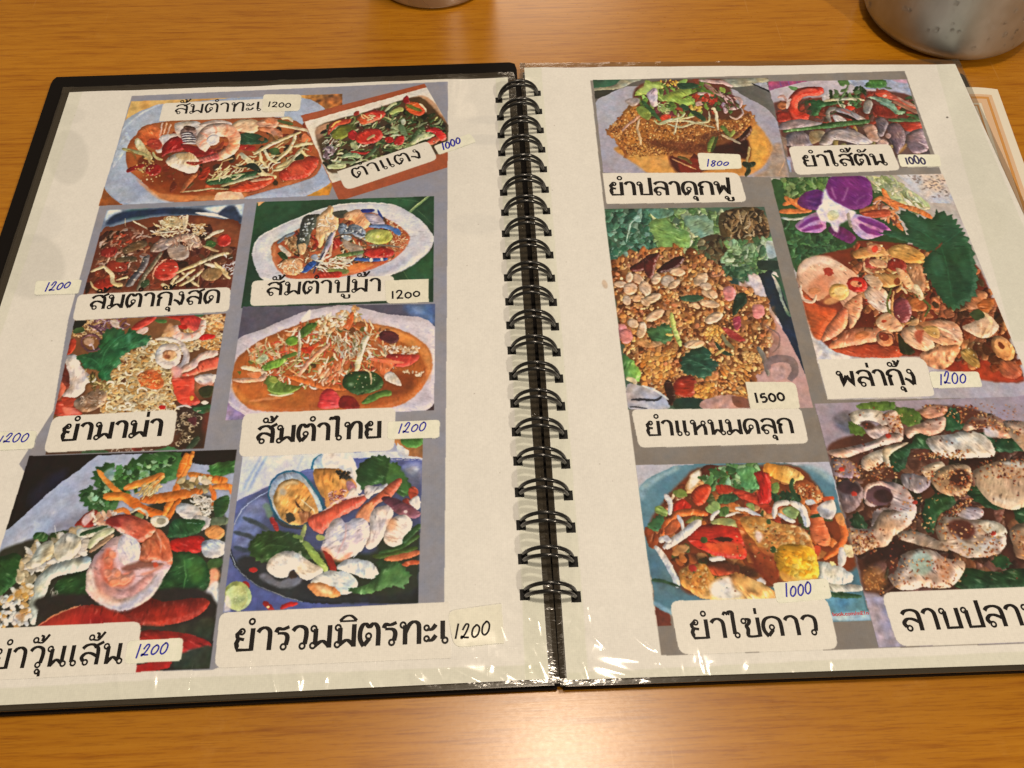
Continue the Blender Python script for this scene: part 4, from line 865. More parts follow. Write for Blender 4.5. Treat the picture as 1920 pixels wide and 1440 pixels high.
    P('8e8486','590 830 600 770 660 700 760 665 880 670 980 700 1060 750 1130 810 1000 830 860 800 740 780 700 830',c2='a09494',vol=.9,sh=2,spec=.2); L('b8b0b0',24,'680 720 780 690 900 710',a=.6,soft=3)
    P('b08878','1030 640 1120 620 1170 660 1190 740 1220 790 1150 800 1090 770 1050 700',c2='a08880',vol=.8,sh=1.5); P('6c5c5c','1160 570 1220 550 1290 600 1280 660 1240 740 1190 740 1180 650',c2='807074',vol=.8,sh=1.5,spec=.3)
    P('7a6068','1280 660 1320 610 1410 620 1460 700 1465 800 1420 900 1370 920 1320 800 1300 720',c2='64505c',vol=.9,sh=1.5,spec=.3); E('b89ca0',1290,740,30,28,0,vol=.6); P('8c7078','1470 760 1520 700 1620 660 1680 720 1720 820 1680 900 1560 920 1490 850',c2='6e5866',vol=.9,sh=1.5,spec=.4); L('d8ccd8',10,'1600 800 1680 840 1710 810',a=.8); P('c0a8a8','1180 800 1240 770 1290 810 1280 840 1180 840',vol=.6); L('a87830',30,'1400 920 1460 860 1480 820',a=.7,soft=2)
    P('8898b8','220 960 280 1000 300 1120 260 1120',0,c2='a8b0c0'); P('8a7060','180 740 240 760 260 960 200 900',0)

# ---- R3: prawn salad with an orchid
def dish_R3():
    at_page(RIGHT); g(1440,320,3.273); clip_to(PH['R3'])
    P('b4a89c','-20 0 1700 0 1700 1450 -20 1450',0,c2='c0b8b8'); P('c8c0bc','780 20 1080 20 1140 200 1000 200',0,nm=.02)
    C('g',60,'860 30 1070 30 1120 190 1000 160','8a7870 9c8c88 74645c',20,9,(-20,40),sh=0,vol=0,a=.8)
    P('ccc0b8','250 960 330 1040 520 1150 420 1200 300 1180 240 1000',c2='dcd4d0'); P('a49ca4','980 1230 1571 1270 1700 1400 1000 1420',c2='b4acb4')
    P('2f5a2c','20 60 120 60 380 40 640 80 700 140 860 440 700 560 300 540 170 620 60 240',c2='26481f',nm=.15); C('l',60,'90 50 360 50 340 140 120 160','6a9a4c 4c7c38 8ab068 3c6830',80,40); C('l',70,'90 320 400 400 520 520 180 620','2f6434 3c7840 245028 4a8848',70,36,vol=.6)
    P('c8d098','600 40 760 60 960 180 980 240 800 200 680 120',c2='b0c080'); C('s',46,'600 40 780 70 980 220 940 270 800 200 640 110','dce0b4 c0cc90 eceac8 98ac68',100,22,(10,70),sh=.8)
    for p,w in (('90 210 160 190 220 170',30),('70 250 150 250 270 245',32),('100 160 160 200 230 240',34),('700 110 740 180 800 240',30),('820 220 900 240 1010 290',30),('680 160 780 200 860 230',26),('740 230 770 300 830 370',28),('560 250 640 240 740 230',46),('640 190 700 170 750 210',26)): L('e0803c',w,p,vol=.6,sh=1,c2='d06830')
    L('c8ccb0',16,'80 290 160 300 280 275',vol=.5,sh=1); C('s',16,'640 180 800 260 800 340 660 280','e89860 a85838 d0a088 6a3a2c',80,18,sh=1); P('c05030','560 260 640 240 740 240 740 280 640 290',vol=.6)
    # sauce bed
    P('7a3018','180 640 250 540 520 470 560 430 760 440 950 470 1260 560 1420 900 1560 1240 1560 1300 1420 1290 1180 1220 980 1150 800 1140 520 1140 330 1050 240 880',c2='5c1c0c',vol=.2,soft=2)
    P('c85828','200 720 290 820 420 860 360 960 320 1040 260 980',c2='c85020',vol=.4,soft=2); P('c04c28','370 1080 560 1070 800 1080 800 1145 520 1140',c2='a83818',vol=.4); P('982c14','1080 1180 1300 1150 1560 1260 1500 1300 1300 1280 1080 1220',c2='b84020',soft=2)
    C('c',210,'520 460 940 480 1260 600 1400 860 1400 1100 900 1100 640 920 520 640','a85c30 c8804c 7a2c18 d89c64 5a2412 b8683c 8a4a20 4a3418',100,60,sh=1,vol=.8)
    C('c',60,'1060 860 1420 800 1540 1220 1100 1160','6a2c14 8a3c18 4a2814 a8603c c88450',120,70,sh=1,vol=.8)
    C('s',50,'540 470 940 500 980 760 620 700','e0b070 c88c50 e8c890 d8a060 a83c20',90,24,sh=1,vol=.7); C('n',26,'560 520 960 560 960 760 600 640','e8c080 d09850 b86038',90,18,sh=1)
    P('d4a054','740 480 820 450 940 500 960 560 860 570 760 530',c2='b88038',vol=.7,sh=1); P('c08040','520 500 600 470 700 480 740 520 640 530 540 540',c2='d89c5c',vol=.7,sh=1); E('d89060',650,480,46,34,0,vol=.7); E('c84028',655,482,18,22); E('a83c2c',640,570,60,30,0,vol=.6); L('d8b080',14,'590 560 600 610 660 640'); E('e0a878',680,570,60,26,10,vol=.6)
    E('a02c1c',790,580,60,40,10,vol=.7,spec=.3); P('c88444','640 640 700 630 800 640 820 690 740 720 680 700',c2='e0b068',vol=.7,sh=1); E('8a4020',790,680,22,22)
    # lower-middle pieces
    P('e8d0b8','590 740 640 700 720 740 760 840 700 870 640 830 600 790',c2='d8a480',vol=.8,sh=1.5); P('ecc8a0','590 650 640 640 700 690 680 740 620 700',vol=.7,sh=1)
    P('a8504c','760 840 800 780 860 800 880 880 840 940 780 900',c2='7a2c30',vol=.8,spec=.6,sh=1.5); L('e0a860',16,'770 740 760 850 790 940 880 930',sh=1,vol=.5); E('c8682c',920,820,60,34,30,c2='b04c20',vol=.8,sh=1,spec=.3); L('5c6a30',16,'760 720 730 820 760 900'); L('506028',14,'960 900 990 830 900 760')
    P('e8c098','780 600 840 620 900 700 960 790 880 740 820 680',c2='d89c68',vol=.7,sh=1); P('c08c60','850 590 930 570 960 640 960 740 890 690',c2='a87048',vol=.7,sh=1); L('f0e0b0',34,'900 700 930 750 940 800',vol=.6)
    P('e8bc94','660 930 720 870 800 920 820 980 720 990',c2='d08c60',vol=.7,sh=1); E('c04424',712,925,14,10)
    # prawns
    P('e8b896','175 640 200 570 270 530 380 540 480 590 560 660 540 740 580 800 560 900 500 960 490 900 440 800 380 760 300 800 240 760 190 700',c2='d8946c',vol=.7,sh=2,spec=.15); L('f0d4bc',50,'190 640 250 560 360 550 470 610',a=.7,soft=3); P('c87850','250 700 330 640 420 650 380 700 400 760 330 800 260 770',a=.7,soft=5); P('b83c28','345 600 390 600 400 640 350 640',jag=3); L('f0d8b8',20,'200 700 210 780 270 810 300 760',vol=.6,a=.9)
    E('e0a850',435,745,62,52,10,c2='e8b868',vol=.7,sh=1.5); E('f0cc84',440,740,36,28,0,soft=1); E('d89858',390,800,50,22,-10,soft=2,a=.8); E('c8281c',545,700,64,48,15,c2='a81c14',vol=.7,sh=1.5,spec=.4); E('e8a070',540,695,36,20,10,vol=.5); E('6a1c10',560,690,12,10); E('e0905c',285,740,38,22,0,a=.8,vol=.5)
    P('d88858','560 760 580 830 540 930 500 970 490 880 470 820',c2='e0a078',vol=.7,sh=1); P('cc6038','330 1030 380 930 460 840 490 870 480 950 440 1000 350 1050',c2='e08c60',vol=.8,sh=1.5,spec=.3); P('d07048','370 1080 440 1000 520 970 640 960 700 980 690 1040 600 1060 480 1080 400 1090',c2='e09468',vol=.8,sh=1.5,spec=.3); E('d8804c',580,1010,50,26,-5,vol=.6); E('c05830',410,1030,16,12,spec=.8,vol=.6)
    E('e0a070',720,1030,56,50,20,c2='c87040',vol=.8,sh=1.5); E('7a2c18',712,1020,34,24,20); L('5a2c20',8,'700 1000 760 1010 770 1060')
    P('e8c4a0','820 980 880 950 960 960 1000 1010 1020 1080 960 1110 880 1080 830 1030',c2='dca078',vol=.8,sh=2,spec=.2); P('d8a078','900 960 1000 920 1140 930 1190 1000 1180 1080 1100 1080 1000 1040',c2='c88050',vol=.7,sh=1.5); P('e0b060','950 960 1040 960 1050 1030 990 1010',vol=.6,sh=1); L('f0d0b0',12,'1040 960 1120 1000 1180 1060'); P('a83420','900 990 950 980 940 1060 900 1030',a=.7,soft=2)
    P('d89c70','930 1130 1050 1080 1170 1070 1160 1140 1080 1220 980 1200',c2='cc8458',vol=.6,sh=1,nm=.12); P('2c3014','800 1000 850 1060 900 1110 860 1130 810 1110',vol=.4); P('c89c50','1180 1110 1240 1090 1280 1140 1300 1210 1220 1180',c2='7a5a24',vol=.7,sh=1)
    P('e4c4a0','1190 960 1260 930 1330 870 1400 930 1410 980 1330 1030 1240 1000',c2='d4a47c',vol=.7,sh=2,spec=.2); L('e8c090',18,'1310 860 1370 930 1330 1000'); P('3c4a24','1240 880 1290 850 1330 890 1280 920'); P('d08c5c','1220 800 1300 740 1350 760 1300 840 1220 850',vol=.7,sh=1); P('c0682c','1280 820 1360 780 1390 820 1330 870',vol=.6)
    E('e09c60',1440,1090,90,56,50,c2='c8783c',vol=.8,sh=2); E('d08848',1436,1085,62,34,50,c2='e8b078'); E('7a3818',1430,1075,26,14,50); P('c87444','1420 1180 1500 1170 1560 1230 1520 1280 1440 1260',c2='a84c2c',vol=.6,sh=1); P('3a2412','1200 1040 1340 1060 1380 1140 1260 1120',a=.6,soft=6)
    C('d',90,'260 560 900 500 1300 900 1400 1240 700 1100','f0d0a0 e88850 c03820 f8e8c8',9,5,a=.8)
    # orchid
    P('712a6e','180 190 220 140 300 115 360 150 380 210 320 240 250 240 200 220',c2='5c1f5c',vol=.3,sh=1.5); P('7c2a78','360 90 380 45 440 30 580 35 630 80 640 160 620 210 540 240 460 230 380 180 350 130',c2='641f66',vol=.3,sh=2); P('e8dce4','350 110 380 170 460 220 500 250 460 260 380 230 330 200',soft=3)
    P('c8a0c4','170 330 240 280 320 260 360 340 320 380 230 380 180 360',c2='a060a0',vol=.4,sh=1.5); for_p=('190 350 250 310 320 290','210 370 280 350 340 340')
    for p in for_p: L('7c2e7c',26,p,soft=2)
    P('d8b8d4','500 270 560 270 660 300 760 370 700 400 600 420 540 390 500 320',c2='a858a0',vol=.4,sh=1.5)
    for p in ('550 290 640 320 730 360','560 330 620 370 700 390'): L('7c2c7a',34,p,soft=2)
    P('5c2050','370 350 420 340 470 350 520 390 540 420 500 450 440 420 390 390',c2='6c2260',vol=.5,sh=1)
    P('ece2e6','300 240 340 200 420 200 500 240 540 260 480 310 440 330 430 380 400 360 380 320 330 310 310 280',c2='dccce0',soft=2)
    E('d8d4a8',400,275,38,34,0,soft=2); L('b8b0a0',22,'490 260 500 310 510 350',vol=.4)
    for p in ('460 190 480 140 490 100','420 180 400 140 390 100','300 200 260 190 230 180','540 200 560 170 600 150'): L('e8d8e4' if p[0] in '4' else 'b080b0',10,p,a=.35,soft=2)
    # big herb leaf
    LF('2a5a34','690 380 780 370 850 400 850 340 800 270 860 250 940 290 1020 290 1030 255 1120 280 1170 340 1200 380 1240 460 1265 560 1285 660 1270 760 1200 820 1140 850 1070 800 1010 700 960 620 960 540 1010 500 940 480 860 440 760 410','1f4a2a',13,('1060 460 980 400 860 330','1060 460 1100 600 1130 800','1060 460 1150 400 1180 370','720 385 900 430 1050 470'),'2c6a40',7)
    P('1a3c22','1090 480 1140 560 1200 700 1150 800 1120 640',a=.5,soft=5); P('3c7048','860 280 960 320 1000 380 900 350',a=.4,soft=5); P('38704a','1000 540 1060 520 1080 620 1020 640',a=.5,soft=4); P('3a7048','1180 560 1240 560 1260 680 1200 660',a=.4,soft=5); L('7a3020',12,'1020 490 1060 455 1070 440',a=.7)

# ---- R4: crispy rice salad with peanuts
def dish_R4():
    at_page(RIGHT); g(1120,380,3); clip_to(PH['R4'])
    P('4a6a50','20 0 1300 0 1300 1200 20 1200',0,c2='3a5040')
    P('18262c','880 400 980 380 1060 560 1120 740 1180 980 1180 1000 1080 820 1000 640',c2='1c2c48'); P('d0c0c0','780 400 900 400 960 560 1040 700 1000 720 900 560 780 500',c2='c0b4bc')
    P('c89890','940 600 1000 660 1060 740 1120 860 1190 1020 1215 1155 860 1160 900 800',c2='b8948c',nm=.04); P('d8c4b4','980 400 1010 400 1050 560 1090 640 1060 620 1000 460',c2='3c6a4c'); P('2c5a3c','980 400 1030 440 1060 540 1010 440')
    # herbs at the top
    C('l',120,'50 40 330 40 330 300 80 330','4c8c68 2f6a4c 6aa888 1f4a38 88b8a0 3c7858',60,40,sh=1,vol=.7); C('l',90,'300 40 720 40 700 260 520 290 340 240','6a9a50 88b068 4a7c3c a8c490 5c8c54 c0d4a8',80,50,sh=1,vol=.7)
    P('7aa858','300 110 380 80 430 140 510 160 520 240 440 270 360 270 330 200 300 160',c2='6a9a4c',vol=.5,sh=1,jag=5); P('5f9a84','290 40 420 40 420 70 340 90',vol=.4); L('a8c8b8',8,'160 230 190 120 240 80'); P('8ab48c','480 90 560 70 640 100 650 180 600 200 540 170',vol=.5,sh=1,jag=5)
    P('4a3c20','700 60 800 30 900 30 960 100 960 200 860 230 720 220 680 130',c2='6a5030',vol=.4); C('l',60,'720 60 900 40 960 180 740 210','6a4c28 8a6c40 3c2c18 a88c5c 503820',80,44,sh=1,vol=.9); C('s',26,'720 80 920 60 940 190 740 200','b8a078 8a7048 2c2010',70,12,sh=1)
    P('3a3020','570 220 660 180 740 220 740 320 620 350',c2='5a4a30'); C('l',36,'570 230 740 200 720 340 600 340','6a5838 3a2c18 8a8058 50603c',60,36,sh=1,vol=.9)
    C('l',70,'720 230 960 210 1000 260 940 380 700 400','7ab068 5c9454 98c48c 4a7848 b8d4b0',70,44,sh=1,vol=.7); C('l',30,'650 370 860 370 860 430 700 440','3c7048 2a5a38 5a8a60',70,30,sh=1); P('a8b8a8','950 220 1000 230 1010 300 960 310',c2='ccc8c0'); P('1c3c38','700 430 790 430 790 480 720 480',soft=2)
    P('22362a','900 330 1020 330 1030 370 920 380')
    P('a86c3c','90 340 240 290 480 265 640 340 780 470 930 560 970 740 940 900 860 1010 820 1100 600 1110 440 1100 250 1020 160 860 100 560',c2='8a5228',vol=.2,jag=9)
    reg='78 330 240 275 490 250 655 330 800 462 948 550 990 745 950 890 880 970 850 1112 640 1114 460 1104 250 1030 150 860 88 560'
    C('l',80,reg,'5a3018 8a4c24 c07c40 44240f',120,80,soft=3,a=.45,sh=0,vol=0)
    C('c',260,reg,'c88448 b87038 a05c2c c88c54 8a4a20 b87a54',84,62,vol=.9,sh=1.4); C('c',420,reg,'dca468 c88444 d89850 b06c34 e0ac70 74401c 5a3016 c87c50',40,30,vol=.9,sh=.9); C('d',650,reg,'e8b870 d8a058 5a2c14 f0cc90 a86838 4a240f',8,7,vol=.5,sh=.5)
    C('c',44,'250 850 430 830 430 1040 260 1030','d89448 e8a858 c07830',40,32,vol=.8,sh=1); C('g',60,'680 860 860 900 860 1120 700 1080','e0a050 e8b468 c88440 b87434',36,14,(10,60),vol=.9,sh=1); C('c',40,'620 680 700 700 690 790 600 760','e8a850 f0b868 d09040',28,22,vol=.8,sh=1); C('c',40,'820 840 920 850 920 900 820 890','e8b878 d8a060',26,20,vol=.8)
    for x,y in ((130,720),(740,510),(900,610),(160,750)): P('d88c88',f'{x-30} {y-30} {x+24} {y-34} {x+40} {y+10} {x+10} {y+44} {x-24} {y+30}',vol=.6,sh=1,c2='c87070')
    P('a83020','470 980 540 980 560 1030 530 1090 440 1080 430 1020',c2='7a2414',vol=.7,spec=.3,sh=1); C('c',30,'550 1020 650 1020 640 1100 550 1100','d88838 e8a048 b86c28',36,26,vol=.9); L('3a1c14',50,'390 1000 410 1070 420 1140',vol=.6,sh=1)
    # dried chillies
    P('3c1210','180 370 240 330 300 290 340 290 300 360 220 390',vol=.8,spec=.5,sh=1.5,c2='5a1c18'); P('4a1614','260 350 300 310 350 280 330 350 310 420 280 420',vol=.8,spec=.6,sh=1.5,c2='6a2820'); P('3a1012','330 390 380 340 460 300 490 315 460 360 390 390',vol=.8,spec=.6,sh=1.5)
    # greens
    LF('28583c','470 900 500 850 560 820 620 830 640 880 680 900 660 940 600 990 540 970 490 960','1c4430',8,('510 880 600 920 660 960',),'4a8860',5); P('204a34','540 800 600 810 640 850 560 840'); LF('3c6c3c','280 710 340 700 380 680 420 710 410 780 340 790 290 750','28502c',7); P('2c5a3c','470 530 560 520 600 540 540 560 480 550',vol=.5,sh=1); P('1c3824','780 520 830 510 840 560 800 600 770 640 760 600',vol=.4); P('2c4a30','660 780 720 830 760 860 700 850',vol=.4)
    L('b8c870',28,'415 620 430 700 470 810',vol=.7,sh=1.5,c2='a0b450'); L('e8c870',16,'660 860 690 840 720 820',vol=.5,sh=1); P('a8384c','760 660 800 640 810 680 780 720',vol=.6); P('c84c40','700 700 760 720 830 770 800 780 740 750',vol=.6,sh=1,c2='7a2020'); L('8a8058',22,'700 740 730 790 770 820',vol=.5,sh=1); L('c89460',34,'220 780 290 800 360 790',vol=.6,sh=1); E('e8b860',405,745,24,8,0,vol=.5)
    P('4a8c44','140 860 200 890 240 940 230 1010 160 980',c2='8ac050',jag=5,vol=.6,sh=1); L('d8d0b0',26,'160 990 200 1000 220 1020',vol=.5)
    # peanuts
    for x,y,rx,ry,a in ((130,460,36,18,5),(185,485,36,40,80),(225,430,40,24,40),(268,482,44,30,60),(165,550,28,24,60),(230,540,34,20,-10),(300,540,62,26,-20),(395,440,38,32,0),(450,390,46,24,5),(582,430,46,32,-35),(325,635,56,28,-30),(250,715,26,48,15),(632,512,50,24,20),(632,570,56,22,8),(655,648,56,28,-25),(545,797,60,24,-5),(200,680,34,24,20),(430,460,40,20,-30),(610,470,34,22,10),(555,580,26,14,30),(330,430,26,34,30),(180,420,20,30,10),(270,560,30,18,40)):
        E('e2c09e',x,y,rx,ry,a,c2='c89c74',vol=.8,sh=4,spec=.15,nm=.06); L('a07448',3,[x-rx*.6*math.cos(a/57.3),y-rx*.6*math.sin(a/57.3),x+rx*.6*math.cos(a/57.3),y+rx*.6*math.sin(a/57.3)],a=.35)
    # plate at the lower right, pattern rings, bottom
    L('8a8478',26,'900 810 940 880 960 980',vol=.6,sh=1); P('a07870','940 680 1000 740 1030 840 1000 900 960 940 940 860 980 780',soft=4,a=.6); L('6a5c5c',44,'960 940 960 900 1010 880 1090 890 1110 950 1080 1000',a=.7,taper=.8); E('c8a098',1020,955,44,50,0,soft=2); L('6a5450',10,'950 700 1020 740 1020 800 980 850',a=.6)
    P('a8a4ac','165 1030 250 1030 350 1070 400 1130 380 1160 180 1160',c2='b8b4bc'); L('2c2c34',14,'190 1110 260 1110 330 1110 360 1090'); L('3c3c44',8,'180 1150 220 1150 280 1160'); L('c8d0d8',12,'250 1030 330 1060 400 1110')
    P('1e3a2c','450 1100 600 1110 600 1160 440 1160'); P('b08880','600 1110 760 1080 860 1160 600 1160'); P('7a4c3c','760 1090 860 1110 860 1150 780 1150')

# ---- R5: fried egg salad in a blue bowl
def dish_R5():
    at_page(RIGHT); g(1180,860,3.79); clip_to(PH['R5'])
    P('b8b4bc','0 0 1500 0 1500 600 0 600',0); P('5c8492','60 220 130 140 300 60 540 30 1100 30 1260 60 1440 130 1720 1160 1000 1200 260 1100 190 1060 130 700',0,c2='4a7482',nm=.05); P('82a0ac','60 230 130 150 320 60 360 70 160 190 90 300',soft=4); P('8aa8b8','1180 50 1320 100 1440 180 1440 120 1300 50',soft=5); P('4a6a78','120 600 200 700 340 900 500 1000 300 980 180 900',soft=6,a=.7); P('6a2c1c','180 1050 290 1110 300 1190 200 1190',0); P('7aa0b0','170 1010 300 1080 300 1110 190 1050',soft=2)
    P('6fa0ae','1400 1000 1640 900 1710 1160 1440 1140',0,c2='5a8c9c'); P('a8bcc0','1440 1110 1700 1090 1710 1150 1450 1150',soft=3)
    P('6a3018','130 500 260 280 400 130 520 60 900 50 1200 60 1380 260 1480 420 1600 680 1600 780 1340 860 1050 900 800 960 420 960 340 820 200 640',c2='803818',soft=3)
    C('c',110,'160 500 420 160 860 80 1280 180 1500 500 1400 700 900 860 400 800','8a3c1c a85828 5a2c14 c87838 4a5a28 c04424 d89858',130,70,sh=1)
    # egg pieces at the top
    P('e0b078','400 190 440 110 500 70 600 50 620 120 540 200 460 240 400 240',c2='d09050',vol=.6,sh=1); P('5a2414','500 80 560 45 640 60 630 120 560 130 510 160',vol=.5); P('ecd8bc','430 130 500 80 500 150 420 220',soft=2)
    P('dc9030','950 80 960 35 1040 40 1120 60 1200 90 1240 140 1160 180 1060 150 990 110',c2='e8b868',vol=.6,sh=1,jag=3); P('a05024','1170 180 1240 150 1320 190 1370 250 1360 310 1280 290 1200 240',c2='b8703c',vol=.6,sh=1,jag=5); C('c',40,'1180 170 1340 200 1360 300 1220 260','e0a868 8a3c18 f0c890 b86830',34,24,vol=.9)
    P('8a5030','250 300 320 240 400 220 380 300 300 360 260 360',vol=.6,nm=.2); C('c',20,'250 280 380 230 360 320 270 350','d89c68 6a3018 e8c8a0',40,26)
    # herbs
    C('l',40,'520 140 680 60 900 50 960 150 880 230 620 240','5c9a4c 7ab068 3c7434 4a8a48 9ac88c',110,50,sh=1,vol=.6); P('68b060','760 80 880 60 900 160 920 220 820 220 780 140',c2='4a8c48',vol=.5,sh=1,jag=5); LF('2c5c30','620 290 680 250 780 270 740 310 640 320','204824',6); C('l',14,'1000 240 1220 260 1200 310 1040 300','24502c 1c3c20 3c7040',90,36,sh=1); L('2f5c30',30,'1160 140 1150 220 1200 300',vol=.4); P('7a9c48','1010 180 1060 170 1060 240 1010 240',vol=.5)
    P('7c9c48','310 230 380 220 410 260 360 280 320 260',vol=.5,sh=1); P('86a850','180 350 220 335 270 370 260 410 200 390',vol=.6,sh=1); LF('2f6034','120 490 170 430 220 400 250 440 200 520 150 510','3a7840',8); P('a8c478','540 350 600 300 650 340 620 400 560 380',c2='7ca04c',vol=.6,sh=1); P('9ab86c','1090 370 1130 340 1200 370 1180 430 1120 410',vol=.6,sh=1); P('4a7a3c','640 360 700 340 700 400 640 410',vol=.5); P('a8b06c','580 440 700 420 780 460 760 490 620 480',vol=.5); P('8ab060','830 320 880 320 890 370 840 350',vol=.5)
    # tomatoes and peppers
    P('d04824','440 250 480 200 560 180 580 230 540 310 490 335 450 300',c2='c03418',vol=.8,sh=1,spec=.3); P('c82818','320 320 380 290 440 340 400 380 320 380',vol=.7,sh=1); P('b8341c','620 190 700 190 760 230 640 250',vol=.5); L('c03c20',60,'740 230 860 280 960 330 1010 390',vol=.7,sh=1)
    P('c4241c','880 100 960 95 1000 160 1010 300 960 320 910 310 920 200 900 140',c2='b01c14',vol=.7,sh=1.5,spec=.3); P('a0481c','110 490 160 510 210 560 180 640 130 600',vol=.6)
    L('d4682c',50,'240 560 260 470 330 400 440 380 560 400',vol=.8,sh=1.5,c2='c05424'); P('c86434','260 480 330 430 360 480 300 540 250 550',vol=.5); L('8a8c40',34,'400 460 460 430 520 430',vol=.5)
    L('d87030',56,'1500 450 1530 540 1480 640 1380 710',vol=.8,sh=1.5,c2='d06028'); P('cc5c2c','1280 480 1300 340 1340 330 1380 430 1420 540 1420 620 1340 610 1300 560',c2='d87040',vol=.6,sh=1.5); P('d8582c','1370 280 1440 265 1460 290 1400 310',vol=.5); P('e89850','1460 400 1510 390 1530 480 1480 460',vol=.5); L('24502c',24,'1290 420 1330 405 1370 405'); P('c84828','1310 620 1360 630 1340 690 1310 680')
    P('c82c1c','410 560 430 500 500 470 640 470 760 490 820 520 830 700 740 710 620 690 520 650 450 610',c2='b8241a',vol=.7,sh=1.5,spec=.3); P('d85c2c','540 600 680 590 800 610 820 680 700 680 580 650',soft=2,a=.9,c2='cc4020'); P('3c1c10','600 570 680 555 740 575 680 590'); L('7a140c',10,'410 570 520 580 620 600',a=.7); E('3c5a28',530,575,22,22,vol=.5)
    P('c44c28','560 760 650 730 750 760 720 820 620 830 570 800',c2='b8401c',vol=.6,sh=1); P('2c1c10','440 680 700 720 900 800 900 860 700 800 500 740',soft=4,a=.7)
    # onion strips
    for p,w in (('250 255 290 320 285 400',34),('340 405 370 450 380 510',30),('240 640 380 540 510 440',64),('180 620 260 720 330 860 345 920',44),('210 590 260 570 290 600',44),('1030 430 1040 340 1090 315 1140 320',40),('1060 390 1120 430 1180 450',30),('1140 310 1220 350 1250 420 1270 490',54),('750 350 840 370 940 420',30),('680 410 740 390 790 390',24),('580 440 600 400 640 370',30),('560 715 620 710 680 710',34),('920 850 940 870 970 890',44),('1320 870 1340 800 1330 740',0)):
        if w: L('dcd8d4',w,p,vol=.7,sh=1.3,c2='c8c4c8')
    P('d8d0cc','1340 340 1440 290 1470 350 1440 430 1360 410',vol=.5,sh=1,nm=.1); P('d8d0c8','1490 640 1540 650 1540 720 1500 780 1480 740',vol=.5); P('d0d4cc','1340 730 1420 740 1520 780 1590 830 1560 890 1440 890 1350 860',c2='c0c8cc',vol=.7,sh=1.5); P('c4ccc8','1400 880 1520 900 1640 900 1650 940 1500 950 1420 930',vol=.6,sh=1); P('e8dcb0','1520 620 1580 620 1590 700 1540 690',vol=.5); P('f0e8a0','1420 735 1450 730 1470 750 1440 765',0); P('d4d4d0','1250 300 1300 290 1320 320 1270 330',vol=.4)
    P('2c5a34','1420 950 1500 950 1640 970 1630 990 1500 990 1430 980',vol=.5); L('2c5a38',22,'155 860 240 870 360 910',vol=.4,sh=1)
    # fried egg
    P('d8903c','360 800 430 760 540 750 600 830 720 830 760 810 860 850 1000 920 1040 1000 560 1000 440 950 370 900',c2='e0a860',vol=.6,sh=1.5,nm=.14); P('ecdcc8','580 900 660 850 720 850 740 920 800 960 760 1000 600 990',soft=4); P('e8b868','760 850 880 860 960 920 900 940 780 900',soft=4,a=.7); C('c',36,'380 800 560 770 560 940 420 920','e8b468 c87c30 f0c888 b8682c',34,24,vol=.7,a=.7); E('c03028',447,778,28,26,0,vol=.7,sh=1)
    P('b8642c','750 400 840 400 960 420 1000 460 1020 640 1040 780 1040 900 960 840 860 700 800 560',c2='8a3818',vol=.6,sh=2,nm=.14); P('6a2414','800 520 860 640 960 740 1040 800 1050 900 960 860 860 720',soft=4,a=.8)
    P('dc9c4c','790 420 940 420 1060 460 1180 480 1260 530 1300 600 1300 680 1060 700 960 680 900 600 820 500',c2='cc8438',vol=.5,sh=1,nm=.12); P('f0c890','1150 470 1230 500 1290 580 1240 560 1160 500',soft=2); C('c',60,'820 440 1240 510 1280 620 1000 660','e8b060 c87c34 f0c884 b8682c d89048',50,34,vol=.7,a=.6)
    P('8a3c1c','900 640 1040 670 1060 860 1000 860 920 760',a=.7,soft=5); P('e0a020','1030 680 1080 620 1200 610 1300 640 1340 740 1340 850 1250 870 1100 870 1060 800',c2='e8b030',vol=.7,sh=1.5,nm=.1); C('c',34,'1060 650 1300 660 1320 840 1100 850','f0c840 e09818 f8d860 d08810',60,40,vol=.8,sh=0,a=.7); P('d89048','1070 800 1200 850 1330 840 1340 870 1100 875',soft=3,a=.7)
    E('2c4c24',1022,650,22,24,vol=.5); E('3a5c2c',990,450,16,18); P('d8c0b8','890 520 930 520 950 560 920 600',soft=2); C('d',60,'820 440 1200 520 1000 860 700 960 400 840','5a2410 f0d898 2c5020',7,6,a=.7)

